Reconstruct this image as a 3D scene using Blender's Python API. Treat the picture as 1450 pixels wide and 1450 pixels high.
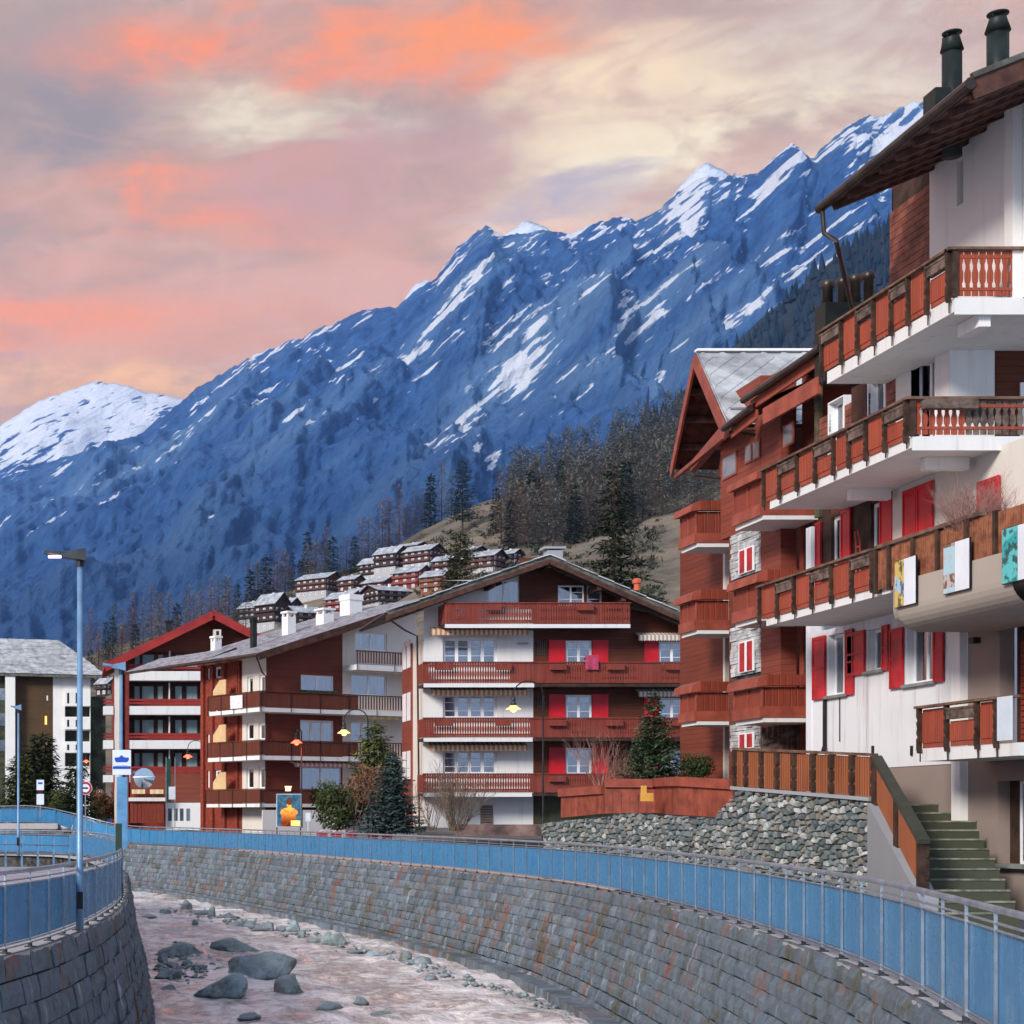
import bpy, bmesh, math, random
import numpy as np
from mathutils import Vector, Matrix, Euler, noise as mnoise

# ------------------------------------------------------------------ clear
for o in list(bpy.data.objects):
    bpy.data.objects.remove(o, do_unlink=True)
SC = bpy.context.scene
COL = SC.collection
random.seed(7)

# ------------------------------------------------------------------ camera
# every measured position is (column, row) of the photograph plus the scale in pixels per metre at that distance
F, XP, HZ, EZ = 2400.0, 100.0, 1152.0, 1.9
cam_d = bpy.data.cameras.new('camera')
cam = bpy.data.objects.new('camera', cam_d)
COL.objects.link(cam)
cam.location = (0, 0, EZ)
cam.rotation_euler = (math.radians(90), 0, 0)
cam_d.sensor_width = 36
cam_d.lens = 36 * F / 1450.0
cam_d.shift_x = (725 - XP) / 1450.0
cam_d.shift_y = (HZ - 725) / 1450.0
cam_d.clip_start = 0.3
cam_d.clip_end = 30000
SC.camera = cam


def P(px, py, s):
    return Vector(((px - XP) / s, F / s, EZ + (HZ - py) / s))


def srgb(r, g, b, a=1.0):
    def f(c):
        c /= 255.0
        return c / 12.92 if c <= 0.04045 else ((c + 0.055) / 1.055) ** 2.4
    return (f(r), f(g), f(b), a)


# ------------------------------------------------------------------ exposure
SC.view_settings.view_transform = 'Standard'
SC.view_settings.look = 'None'
SC.view_settings.gamma = 1
SC.view_settings.exposure = 0.15
SC.view_settings.use_curve_mapping = False
SC.render.engine = 'CYCLES'
SC.cycles.use_denoising = True
try:
    SC.cycles.denoiser = 'OPENIMAGEDENOISE'
    SC.cycles.denoising_input_passes = 'RGB_ALBEDO_NORMAL'
except Exception:
    pass
SC.cycles.use_adaptive_sampling = True
SC.cycles.adaptive_threshold = 0.025
SC.cycles.adaptive_min_samples = 24
SC.cycles.max_bounces = 6
SC.cycles.diffuse_bounces = 2
SC.cycles.glossy_bounces = 2
SC.cycles.transmission_bounces = 4
SC.cycles.transparent_max_bounces = 10
SC.cycles.volume_bounces = 1
SC.cycles.sample_clamp_indirect = 6

# ------------------------------------------------------------------ sun
SUN_DIR = Vector((0.66, 0.62, -0.44)).normalized()     # the way the light travels
sun_d = bpy.data.lights.new('sun', 'SUN')
sun_d.energy = 3.3
sun_d.angle = math.radians(14)
sun_d.color = (1.0, 0.945, 0.88)
sun = bpy.data.objects.new('sun', sun_d)
COL.objects.link(sun)
sun.rotation_euler = SUN_DIR.to_track_quat('-Z', 'Y').to_euler()

# ------------------------------------------------------------------ sky
W = bpy.data.worlds.new('World')
SC.world = W
W.cycles.sampling_method = 'MANUAL'
W.cycles.sample_map_resolution = 256
W.use_nodes = True
wn, wl = W.node_tree.nodes, W.node_tree.links
wn.clear()


def wnode(t, **kw):
    n = wn.new(t)
    for k, v in kw.items():
        setattr(n, k, v)
    return n


def build_sky():
    out = wnode('ShaderNodeOutputWorld')
    bg = wnode('ShaderNodeBackground')
    wl.new(bg.outputs[0], out.inputs[0])
    tc = wnode('ShaderNodeTexCoord')
    d0 = tc.outputs['Generated']

    def vm(op, a, b=None):
        n = wnode('ShaderNodeVectorMath', operation=op)
        for i, v in enumerate((a, b)):
            if v is None:
                continue
            if isinstance(v, (tuple, list)):
                n.inputs[i].default_value = v
            else:
                wl.new(v, n.inputs[i])
        return n

    def ma(op, a, b=None, clamp=False):
        n = wnode('ShaderNodeMath', operation=op, use_clamp=clamp)
        for i, v in enumerate((a, b)):
            if v is None:
                continue
            if isinstance(v, (int, float)):
                n.inputs[i].default_value = v
            else:
                wl.new(v, n.inputs[i])
        return n.outputs[0]

    def tex(vec, scale, detail, rough=0.55, dist=0.0):
        n = wnode('ShaderNodeTexNoise')
        n.inputs['Scale'].default_value = scale
        n.inputs['Detail'].default_value = detail
        n.inputs['Roughness'].default_value = rough
        n.inputs['Distortion'].default_value = dist
        wl.new(vec, n.inputs['Vector'])
        return n

    def mix(fac, a, b):
        n = wnode('ShaderNodeMix', data_type='RGBA')
        if isinstance(fac, (int, float)):
            n.inputs[0].default_value = fac
        else:
            wl.new(fac, n.inputs[0])
        for i, v in ((6, a), (7, b)):
            if isinstance(v, tuple):
                n.inputs[i].default_value = v
            else:
                wl.new(v, n.inputs[i])
        return n.outputs[2]

    def ss(v, lo, hi, o0=0.0, o1=1.0):
        n = wnode('ShaderNodeMapRange', interpolation_type='SMOOTHSTEP')
        wl.new(v, n.inputs[0])
        n.inputs[1].default_value = lo
        n.inputs[2].default_value = hi
        n.inputs[3].default_value = o0
        n.inputs[4].default_value = o1
        return n.outputs[0]

    # long soft streaks: the direction squeezed vertically
    st = vm('MULTIPLY', d0, (1.0, 1.0, 3.2)).outputs[0]
    n1 = tex(st, 3.2, 4, 0.55, 0.4)
    wob = vm('SUBTRACT', n1.outputs['Color'], (0.5, 0.5, 0.5)).outputs[0]
    wob = vm('MULTIPLY', wob, (0.17, 0.17, 0.075)).outputs[0]
    n1b = tex(st, 10.0, 5, 0.62, 0.3)
    wob2 = vm('SUBTRACT', n1b.outputs['Color'], (0.5, 0.5, 0.5)).outputs[0]
    wob2 = vm('MULTIPLY', wob2, (0.11, 0.11, 0.055)).outputs[0]
    d = vm('ADD', vm('ADD', d0, wob).outputs[0], wob2).outputs[0]
    sep = wnode('ShaderNodeSeparateXYZ')
    wl.new(d0, sep.inputs[0])
    elev = sep.outputs['Z']
    ramp = wnode('ShaderNodeValToRGB')
    er = ramp.color_ramp
    er.interpolation = 'B_SPLINE'
    stops = [(0.0, srgb(200, 165, 150)), (0.18, srgb(255, 176, 112)), (0.27, srgb(236, 170, 124)), (0.36, srgb(206, 162, 130)),
             (0.44, srgb(194, 160, 132)), (0.52, srgb(178, 166, 172)), (0.62, srgb(158, 184, 214)), (1.0, srgb(150, 190, 240))]
    while len(er.elements) < len(stops):
        er.elements.new(0.5)
    for e, (p, c) in zip(er.elements, stops):
        e.position = p
        e.color = c
    wl.new(elev, ramp.inputs[0])
    nish = wnode('ShaderNodeTexSky', sky_type='NISHITA')
    nish.sun_disc = False
    nish.sun_elevation = math.asin(-SUN_DIR.z)
    nish.sun_rotation = math.atan2(-SUN_DIR.x, -SUN_DIR.y)
    nsc = vm('SCALE', nish.outputs[0])
    nsc.inputs['Scale'].default_value = 0.06
    col = mix(0.10, ramp.outputs[0], nsc.outputs[0])
    # mottled grey and pink cloud
    n2 = tex(st, 4.6, 5, 0.56, 0.7)
    n3 = tex(vm('ADD', st, (3.1, 1.7, 0.4)).outputs[0], 3.0, 5, 0.55, 0.5)
    col = mix(ss(n2.outputs['Fac'], 0.44, 0.62, 0, 0.8), col, srgb(172, 148, 126))
    col = mix(ss(n3.outputs['Fac'], 0.50, 0.70, 0, 0.6), col, srgb(244, 164, 116))

    n5 = tex(vm('MULTIPLY', d0, (1.0, 1.0, 2.2)).outputs[0], 24.0, 5, 0.6, 0.8)
    n4 = tex(vm('MULTIPLY', d0, (1.0, 1.0, 2.6)).outputs[0], 7.5, 6, 0.58, 0.9)

    col = mix(ss(n5.outputs['Fac'], 0.42, 0.66, 0, 0.35), col, srgb(236, 184, 158))

    def blob(c, px, py, rx, ry, rgb, amt, soft=0.15):
        v = Vector(((px - XP) / F, 1, (HZ - py) / F))
        L = v.length
        v.normalize()
        q = vm('SUBTRACT', d, tuple(v)).outputs[0]
        k = F * L
        q = vm('MULTIPLY', q, (k / rx, k / rx, k / ry)).outputs[0]
        ln = wnode('ShaderNodeVectorMath', operation='LENGTH')
        wl.new(q, ln.inputs[0])
        f = ma('MULTIPLY', ss(ln.outputs['Value'], 1.35, soft, 0, amt * 1.25), ma('MULTIPLY', ss(n4.outputs['Fac'], 0.34, 0.60, 0.15, 1.0), ss(n5.outputs['Fac'], 0.30, 0.58, 0.55, 1.15)), True)
        return mix(f, c, srgb(*rgb))

    col = blob(col, 20, 150, 190, 170, (158, 140, 128), 0.9)
    col = blob(col, 60, 40, 160, 80, (176, 152, 140), 0.7)
    col = blob(col, 1350, 20, 420, 110, (214, 192, 170), 0.9)
    col = blob(col, 620, 190, 200, 60, (190, 152, 140), 0.7)
    col = blob(col, 1050, 190, 330, 120, (250, 230, 190), 0.95)
    col = blob(col, 880, 110, 190, 90, (248, 218, 172), 0.9)
    col = blob(col, 390, 170, 170, 45, (234, 216, 180), 0.9)
    col = blob(col, 740, 305, 150, 50, (248, 208, 176), 0.7)
    col = blob(col, 420, 55, 380, 75, (252, 144, 82), 0.95)
    col = blob(col, 640, 25, 190, 55, (255, 150, 66), 0.95)
    col = blob(col, 250, 285, 260, 50, (246, 150, 92), 0.95)
    col = blob(col, 470, 250, 200, 50, (208, 156, 138), 0.7)
    col = blob(col, 70, 460, 240, 50, (255, 156, 92), 0.95)
    col = blob(col, 150, 540, 280, 45, (255, 190, 128), 0.95)
    col = blob(col, 50, 505, 90, 12, (196, 150, 158), 0.7)
    col = blob(col, 480, 400, 260, 60, (230, 172, 140), 0.7)
    col = blob(col, 850, 262, 190, 24, (190, 172, 174), 0.7)
    # away from the glow the evening sky is the plain blue grey of the opposite horizon
    back = ma('MULTIPLY', ss(sep.outputs['Y'], 0.25, -0.45, 0, 0.9), 1.0)
    col = mix(back, col, srgb(172, 196, 232))
    wl.new(col, bg.inputs[0])
    bg.inputs[1].default_value = 1.08


build_sky()

# ------------------------------------------------------------------ small helpers
MATS = {}


def tag(o, label=None, cat=None, group=None, kind=None):
    if label: o['label'] = label
    if cat: o['category'] = cat
    if group: o['group'] = group
    if kind: o['kind'] = kind
    return o


def empty(name, loc=(0, 0, 0), rz=0.0, parent=None):
    o = bpy.data.objects.new(name, None)
    o.empty_display_size = 0.2
    o.location = loc
    o.rotation_euler = (0, 0, rz)
    COL.objects.link(o)
    if parent: o.parent = parent
    return o


class MB:
    """collects faces for ONE mesh"""
    def __init__(self):
        self.v, self.f, self.m = [], [], []
        self.cm = 0

    def quad(self, *pts):
        n = len(self.v)
        self.v += [tuple(p) for p in pts]
        self.f.append(tuple(range(n, n + len(pts))))
        self.m.append(self.cm)
        return self

    def box(self, x0, x1, y0, y1, z0, z1):
        n = len(self.v)
        self.v += [(x0, y0, z0), (x1, y0, z0), (x1, y1, z0), (x0, y1, z0), (x0, y0, z1), (x1, y0, z1), (x1, y1, z1), (x0, y1, z1)]
        for q in ((0, 3, 2, 1), (4, 5, 6, 7), (0, 1, 5, 4), (1, 2, 6, 5), (2, 3, 7, 6), (3, 0, 4, 7)):
            self.f.append(tuple(n + i for i in q))
            self.m.append(self.cm)
        return self

    def hexa(self, b, t):
        """b, t: four bottom and four top points, counter-clockwise from above"""
        n = len(self.v)
        self.v += [tuple(p) for p in b] + [tuple(p) for p in t]
        for q in ((3, 2, 1, 0), (4, 5, 6, 7), (0, 1, 5, 4), (1, 2, 6, 5), (2, 3, 7, 6), (3, 0, 4, 7)):
            self.f.append(tuple(n + i for i in q))
            self.m.append(self.cm)
        return self

    def bar(self, a, b, w, h, up=(0, 0, 1)):
        """a beam from a to b, w wide and h high"""
        a, b, up = Vector(a), Vector(b), Vector(up)
        d = (b - a).normalized()
        sx = d.cross(up)
        if sx.length < 1e-5:
            sx = d.cross(Vector((0, 1, 0)))
        sx.normalize()
        uz = sx.cross(d).normalized()
        sx *= w / 2
        uz *= h / 2
        return self.hexa([a - sx - uz, a + sx - uz, b + sx - uz, b - sx - uz], [a - sx + uz, a + sx + uz, b + sx + uz, b - sx + uz])

    def prism(self, poly, off):
        """poly: planar outline; off: extrusion vector"""
        off = Vector(off)
        n, k = len(self.v), len(poly)
        self.v += [tuple(p) for p in poly] + [tuple(Vector(p) + off) for p in poly]
        self.f.append(tuple(range(n + k - 1, n - 1, -1)))
        self.f.append(tuple(range(n + k, n + 2 * k)))
        for i in range(k):
            j = (i + 1) % k
            self.f.append((n + i, n + j, n + k + j, n + k + i))
        self.m += [self.cm] * (k + 2)
        return self

    def tube(self, pts, r, n=8, cap=True):
        pts = [Vector(p) for p in pts]
        rs = r if isinstance(r, (list, tuple)) else [r] * len(pts)
        base = len(self.v)
        up = Vector((0, 0, 1))
        prev = None
        for i, p in enumerate(pts):
            d = (pts[min(i + 1, len(pts) - 1)] - pts[max(i - 1, 0)]).normalized()
            a = prev if prev is not None else (up if abs(d.z) < 0.95 else Vector((1, 0, 0)))
            u = (a - d * a.dot(d))
            if u.length < 1e-4:
                u = d.orthogonal()
            u.normalize()
            w = d.cross(u)
            prev = u
            for k in range(n):
                t = 2 * math.pi * k / n
                self.v.append(tuple(p + (u * math.cos(t) + w * math.sin(t)) * rs[i]))
        for i in range(len(pts) - 1):
            for k in range(n):
                a = base + i * n + k
                b = base + i * n + (k + 1) % n
                self.f.append((a, b, b + n, a + n))
                self.m.append(self.cm)
        if cap:
            self.f.append(tuple(base + k for k in range(n - 1, -1, -1)))
            self.f.append(tuple(base + (len(pts) - 1) * n + k for k in range(n)))
            self.m += [self.cm] * 2
        return self

    def lathe(self, prof, c=(0, 0, 0), n=14):
        base = len(self.v)
        for r, z in prof:
            for k in range(n):
                t = 2 * math.pi * k / n
                self.v.append((c[0] + r * math.cos(t), c[1] + r * math.sin(t), c[2] + z))
        for i in range(len(prof) - 1):
            for k in range(n):
                a = base + i * n + k
                b = base + i * n + (k + 1) % n
                self.f.append((a, b, b + n, a + n))
                self.m.append(self.cm)
        self.f.append(tuple(base + k for k in range(n - 1, -1, -1)))
        self.f.append(tuple(base + (len(prof) - 1) * n + k for k in range(n)))
        self.m += [self.cm] * 2
        return self

    def mesh(self, name, mats, smooth=False):
        me = bpy.data.meshes.new(name)
        me.from_pydata(self.v, [], self.f)
        mats = mats if isinstance(mats, (list, tuple)) else [mats]
        for m in mats:
            me.materials.append(m)
        if len(mats) > 1:
            me.polygons.foreach_set('material_index', self.m)
        if smooth:
            me.polygons.foreach_set('use_smooth', [True] * len(me.polygons))
        me.update()
        return me

    def build(self, name, mats, parent=None, smooth=False):
        return link(name, self.mesh(name, mats, smooth), parent)


FRAME = [None]      # when set, parts hung directly on a thing are placed in this turned face of it


def link(name, me, parent=None, loc=None, rot=None, scale=None):
    o = bpy.data.objects.new(name, me)
    COL.objects.link(o)
    if parent is not None: o.parent = parent
    if loc is not None: o.location = loc
    if rot is not None: o.rotation_euler = rot
    if scale is not None: o.scale = scale
    if FRAME[0] is not None and parent is not None and parent.type == 'EMPTY':
        o.matrix_basis = FRAME[0] @ o.matrix_basis
    return o


_UB = {}


def piece(name, parent, mat, x0, x1, y0, y1, z0, z1, rot=None):
    """a box-shaped piece: shares one slightly bevelled unit box per material"""
    me = _UB.get(mat.name)
    if me is None:
        me = MB().box(-.5, .5, -.5, .5, -.5, .5).mesh('box_' + mat.name, mat)
        _UB[mat.name] = me
    return link(name, me, parent, ((x0 + x1) / 2, (y0 + y1) / 2, (z0 + z1) / 2), rot, (abs(x1 - x0), abs(y1 - y0), abs(z1 - z0)))


def copy_tree(o, parent=None):
    c = o.copy()
    COL.objects.link(c)
    c.parent = parent
    for ch in o.children:
        copy_tree(ch, c)
    return c

# ------------------------------------------------------------------ materials
class NT:
    def __init__(self, name):
        self.mat = bpy.data.materials.new(name)
        self.mat.use_nodes = True
        self.t = self.mat.node_tree
        self.n, self.l = self.t.nodes, self.t.links
        self.n.clear()
        self.out = self.n.new('ShaderNodeOutputMaterial')
        self.b = self.n.new('ShaderNodeBsdfPrincipled')
        self.l.new(self.b.outputs[0], self.out.inputs[0])
        MATS[name] = self.mat

    def pos(self, scale=(1, 1, 1), obj=False, rot=(0, 0, 0)):
        if obj:
            s = self.n.new('ShaderNodeTexCoord').outputs['Object']
        else:
            s = self.n.new('ShaderNodeNewGeometry').outputs['Position']
        m = self.n.new('ShaderNodeMapping')
        m.inputs['Scale'].default_value = scale
        m.inputs['Rotation'].default_value = rot
        self.l.new(s, m.inputs[0])
        return m.outputs[0]

    def noise(self, vec, scale=1, detail=4, rough=0.55, dist=0):
        n = self.n.new('ShaderNodeTexNoise')
        n.inputs['Scale'].default_value = scale
        n.inputs['Detail'].default_value = detail
        n.inputs['Roughness'].default_value = rough
        n.inputs['Distortion'].default_value = dist
        self.l.new(vec, n.inputs['Vector'])
        return n.outputs['Fac']

    def wave(self, vec, scale, axis='Z', profile='SAW', dist=0.0):
        n = self.n.new('ShaderNodeTexWave')
        n.wave_type = 'BANDS'
        n.bands_direction = axis
        n.wave_profile = profile
        n.inputs['Scale'].default_value = scale
        n.inputs['Distortion'].default_value = dist
        self.l.new(vec, n.inputs['Vector'])
        return n.outputs['Fac']

    def ss(self, v, lo, hi, a=0.0, b=1.0, lin=False):
        n = self.n.new('ShaderNodeMapRange')
        if not lin:
            n.interpolation_type = 'SMOOTHSTEP'
        self.l.new(v, n.inputs[0])
        n.inputs[1].default_value = lo
        n.inputs[2].default_value = hi
        n.inputs[3].default_value = a
        n.inputs[4].default_value = b
        return n.outputs[0]

    def math(self, op, a, b=None, clamp=False):
        n = self.n.new('ShaderNodeMath')
        n.operation = op
        n.use_clamp = clamp
        for i, v in enumerate((a, b)):
            if v is None: continue
            if isinstance(v, (int, float)): n.inputs[i].default_value = v
            else: self.l.new(v, n.inputs[i])
        return n.outputs[0]

    def mix(self, fac, a, b, mode='MIX'):
        n = self.n.new('ShaderNodeMix')
        n.data_type = 'RGBA'
        n.blend_type = mode
        for i, v in ((0, fac), (6, a), (7, b)):
            if isinstance(v, (int, float)): n.inputs[i].default_value = v
            elif isinstance(v, tuple): n.inputs[i].default_value = v if len(v) == 4 else v + (1,)
            else: self.l.new(v, n.inputs[i])
        return n.outputs[2]

    def rnd(self):
        return self.n.new('ShaderNodeObjectInfo').outputs['Random']

    def island(self):
        return self.n.new('ShaderNodeNewGeometry').outputs['Random Per Island']

    def attr(self, name):
        a = self.n.new('ShaderNodeAttribute')
        a.attribute_name = name
        return a.outputs['Fac']

    def normal_z(self):
        g = self.n.new('ShaderNodeNewGeometry')
        s = self.n.new('ShaderNodeSeparateXYZ')
        self.l.new(g.outputs['Normal'], s.inputs[0])
        return s.outputs['Z']

    def sep(self, vec, ax):
        s = self.n.new('ShaderNodeSeparateXYZ')
        self.l.new(vec, s.inputs[0])
        return s.outputs[ax]

    def bump(self, h, strength=0.3, dist=0.02):
        n = self.n.new('ShaderNodeBump')
        n.inputs['Strength'].default_value = strength
        n.inputs['Distance'].default_value = dist
        self.l.new(h, n.inputs['Height'])
        self.l.new(n.outputs[0], self.b.inputs['Normal'])

    def set(self, color=None, rough=None, spec=None, metal=None, emit=None, estr=None, alpha=None):
        for k, v in (('Base Color', color), ('Roughness', rough), ('Specular IOR Level', spec), ('Metallic', metal), ('Emission Color', emit), ('Emission Strength', estr), ('Alpha', alpha)):
            if v is None: continue
            if isinstance(v, (int, float)): self.b.inputs[k].default_value = v
            elif isinstance(v, tuple): self.b.inputs[k].default_value = v if len(v) == 4 else v + (1,)
            else: self.l.new(v, self.b.inputs[k])
        return self.mat


def m_plain(name, c, rough=0.7, var=0.12, scale=1.5, metal=0.0, spec=0.3, perobj=0.0, bump=0.0):
    t = NT(name)
    n = t.noise(t.pos((1, 1, 1)), scale, 5, 0.6)
    c = c if len(c) == 4 else tuple(c) + (1,)
    dark = tuple(x * (1 - 2 * var) for x in c[:3])
    lite = tuple(min(1, x * (1 + 1.2 * var)) for x in c[:3])
    col = t.mix(t.ss(n, 0.3, 0.7), dark, lite)
    if perobj:
        col = t.mix(t.ss(t.rnd(), 0, 1, 0, perobj, True), col, tuple(x * 0.35 for x in c[:3]))
    if bump:
        t.bump(t.noise(t.pos((1, 1, 1)), scale * 14, 4, 0.6), bump, 0.01)
    return t.set(col, rough, spec, metal)


def m_plaster(name, c, dirt=0.3, dirtcol=(0.3, 0.27, 0.24)):
    t = NT(name)
    p = t.pos()
    n1 = t.noise(p, 0.7, 6, 0.6)
    st = t.noise(t.pos((3.2, 3.2, 0.25)), 1.0, 5, 0.65)
    col = t.mix(t.ss(n1, 0.35, 0.75, 0, 0.22), tuple(c[:3]), tuple(x * 0.72 for x in c[:3]))
    col = t.mix(t.ss(st, 0.52, 0.8, 0, dirt), col, dirtcol)
    t.bump(t.noise(p, 26, 4, 0.65), 0.35, 0.01)
    return t.set(col, 0.85, 0.15)


def m_boards(name, c, width=0.14, axis='Z', var=0.35, dark=0.25, rough=0.6, grey=0.0):
    """painted or stained boards too narrow to pick apart: grooves as relief, grain and board-to-board tone as colour"""
    t = NT(name)
    p = t.pos()
    ax = {'X': 0, 'Y': 1, 'Z': 2}[axis]
    if axis == 'H':
        ax = 0
    co = t.sep(p, ax)
    q = t.math('DIVIDE', co, width)
    fl = t.math('FLOOR', q)
    fr = t.math('FRACT', q)
    wn_ = t.n.new('ShaderNodeTexWhiteNoise')
    wn_.noise_dimensions = '1D'
    t.l.new(fl, wn_.inputs['W'])
    sc = [1.2, 1.2, 1.2]
    for i in range(3):
        sc[i] = 14.0 if i == ax else 1.0
    grain = t.noise(t.pos(tuple(sc)), 1.0, 5, 0.6)
    c3 = tuple(c[:3])
    col = t.mix(t.ss(wn_.outputs['Value'], 0, 1, 0, var, True), c3, tuple(x * 0.45 for x in c3))
    col = t.mix(t.ss(grain, 0.4, 0.75, 0, 0.5), col, tuple(x * 0.6 for x in c3))
    blot = t.noise(t.pos((.5, .5, .5)), 1.0, 4, 0.6)
    col = t.mix(t.ss(blot, 0.4, 0.75, 0, dark), col, tuple(x * 0.4 for x in c3))
    if grey:
        g2 = t.noise(t.pos((.9, .9, .6)), 1.3, 5, 0.65)
        col = t.mix(t.ss(g2, 0.5, 0.75, 0, grey), col, (0.2, 0.17, 0.15))
    edge = t.math('MINIMUM', fr, t.math('SUBTRACT', 1.0, fr))
    h = t.ss(edge, 0.0, 0.10)
    t.bump(h, 0.9, 0.012)
    return t.set(col, rough, 0.25)


def m_glass(name, tint=(0.82, 0.88, 0.92), refl=0.75):
    t = NT(name)
    t.n.remove(t.b)
    gl = t.n.new('ShaderNodeBsdfGlossy')
    gl.inputs['Color'].default_value = (0.95, 0.97, 1.0, 1)
    gl.inputs['Roughness'].default_value = 0.04
    tr = t.n.new('ShaderNodeBsdfTransparent')
    tr.inputs['Color'].default_value = tint + (1,)
    fr = t.n.new('ShaderNodeFresnel')
    fr.inputs[0].default_value = 1.5
    mx = t.n.new('ShaderNodeMixShader')
    t.l.new(t.ss(fr.outputs[0], 0.0, 1.0, 0.16, refl + 0.2, True), mx.inputs[0])
    t.l.new(tr.outputs[0], mx.inputs[1])
    t.l.new(gl.outputs[0], mx.inputs[2])
    t.l.new(mx.outputs[0], t.out.inputs[0])
    return t.mat


def m_emit(name, c, s):
    t = NT(name)
    return t.set(c, 0.5, 0.3, None, c, s)


def m_blocks(name):
    """dressed river-wall blocks: grey-green stone, per-block tone, rust stains and moss with shapes of their own"""
    t = NT(name)
    p = t.pos()
    r = t.n.new('ShaderNodeAttribute'); r.attribute_name = 'tone'
    rr = t.rnd()
    isl = t.island()
    base = t.mix(t.ss(isl, 0, 1, 0, 1, True), (0.085, 0.118, 0.150), (0.225, 0.275, 0.325))
    base = t.mix(t.ss(rr, 0, 1, 0, 0.6, True), base, (0.145, 0.17, 0.185))
    n1 = t.noise(p, 5.0, 8, 0.7)
    base = t.mix(t.ss(n1, 0.35, 0.72, 0, 0.6), base, (0.06, 0.07, 0.075))
    base = t.mix(t.ss(t.math('FRACT', t.math('MULTIPLY', isl, 17.3)), .75, .95, 0, .45), base, (0.17, 0.13, 0.10))
    rust = t.noise(t.pos((0.9, 0.9, 0.5)), 1.1, 6, 0.65)
    base = t.mix(t.ss(rust, 0.55, 0.66, 0, 0.75), base, (0.22, 0.085, 0.045))
    moss = t.noise(t.pos((0.6, 0.6, 0.6)), 1.7, 7, 0.7)
    base = t.mix(t.ss(moss, 0.51, 0.66, 0, 0.75), base, (0.085, 0.078, 0.045))
    lime = t.noise(t.pos((2.6, 2.6, 0.30)), 1.0, 6, 0.7)
    base = t.mix(t.ss(lime, 0.57, 0.70, 0, 0.65), base, (0.40, 0.44, 0.48))
    wetd = t.noise(t.pos((1.7, 1.7, 0.16)), 0.9, 5, 0.65)
    base = t.mix(t.ss(wetd, 0.54, 0.68, 0, 0.6), base, (0.05, 0.055, 0.05))
    t.bump(t.noise(p, 14, 7, 0.7), 0.7, 0.03)
    return t.set(base, 0.8, 0.25)


def m_rubble(name):
    t = NT(name)
    p = t.pos()
    isl = t.island()
    ramp = t.n.new('ShaderNodeValToRGB')
    cr = ramp.color_ramp
    cr.interpolation = 'LINEAR'
    st = [(0, (0.10, 0.12, 0.12, 1)), (0.3, (0.19, 0.225, 0.225, 1)), (0.55, (0.30, 0.33, 0.33, 1)), (0.75, (0.24, 0.21, 0.17, 1)), (0.9, (0.46, 0.47, 0.46, 1)), (1, (0.6, 0.58, 0.53, 1))]
    while len(cr.elements) < len(st): cr.elements.new(0.5)
    for e, (q, c) in zip(cr.elements, st):
        e.position = q; e.color = c
    v = t.math('FRACT', t.math('ADD', isl, t.math('MULTIPLY', t.rnd(), 0.77)))
    t.l.new(v, ramp.inputs[0])
    n1 = t.noise(p, 9.0, 7, 0.7)
    base = t.mix(t.ss(n1, 0.35, 0.7, 0, 0.5), ramp.outputs[0], (0.07, 0.08, 0.075))
    moss = t.noise(p, 1.2, 5, 0.65)
    base = t.mix(t.ss(moss, 0.55, 0.75, 0, 0.5), base, (0.06, 0.068, 0.03))
    t.bump(t.noise(p, 18, 7, 0.7), 0.6, 0.03)
    return t.set(base, 0.85, 0.25)


# -- building materials
WHITE = m_plaster('white_plaster', (0.82, 0.80, 0.765), 0.32)
WHITE_A = m_plaster('white_plaster_streaked', (0.76, 0.76, 0.77), 0.85, (0.38, 0.34, 0.32))
TAUPE = m_plaster('taupe_plaster', (0.30, 0.235, 0.20), 0.35)
CREAM = m_plaster('cream_plaster', (0.72, 0.66, 0.58), 0.2)
CONC = m_plaster('rough_concrete', (0.42, 0.36, 0.30), 0.4)
CONC_L = m_plaster('pale_concrete', (0.33, 0.34, 0.35), 0.4)
STEPM = m_plaster('mossy_concrete', (0.075, 0.08, 0.05), 0.5, (0.05, 0.055, 0.03))
SLABW = m_plaster('slab_white_paint', (0.76, 0.745, 0.715), 0.4)
BROWN = m_boards('dark_brown_boards', (0.125, 0.034, 0.015), 0.16, 'Z', 0.35, 0.35)
BROWN_V = m_boards('brown_red_boards', (0.20, 0.044, 0.024), 0.16, 'Z', 0.3, 0.3)
BALC = m_boards('balcony_red_brown', (0.27, 0.050, 0.030), 0.12, 'X', 0.45, 0.3, 0.55, 0.15)
BALC_A = m_boards('balcony_stained_red', (0.42, 0.085, 0.045), 0.075, 'Y', 0.35, 0.35, 0.55, 0.18)
BALC_AX = m_boards('balcony_stained_red_front', (0.40, 0.080, 0.042), 0.075, 'X', 0.35, 0.35, 0.55, 0.18)
SLATW = m_boards('terrace_slats', (0.36, 0.115, 0.048), 0.07, 'X', 0.35, 0.3, 0.6, 0.2)
CAPW = m_plain('weathered_cap_wood', (0.16, 0.09, 0.06), 0.6, 0.25, 3)
POSTW = m_plain('dark_post_wood', (0.062, 0.034, 0.022), 0.6, 0.3, 4, perobj=0.3)
PLANTER = m_plain('grey_planter_wood', (0.155, 0.11, 0.085), 0.75, 0.35, 5, perobj=0.25)
REDW = m_boards('red_brown_panel_wood', (0.29, 0.056, 0.030), 0.19, 'Y', 0.25, 0.3, 0.5)
REDWX = m_boards('red_brown_panel_wood_front', (0.27, 0.050, 0.026), 0.17, 'X', 0.3, 0.35, 0.5)
REDW_Z = m_boards('red_brown_siding', (0.27, 0.062, 0.038), 0.17, 'Z', 0.3, 0.3, 0.6, 0.1)
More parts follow.
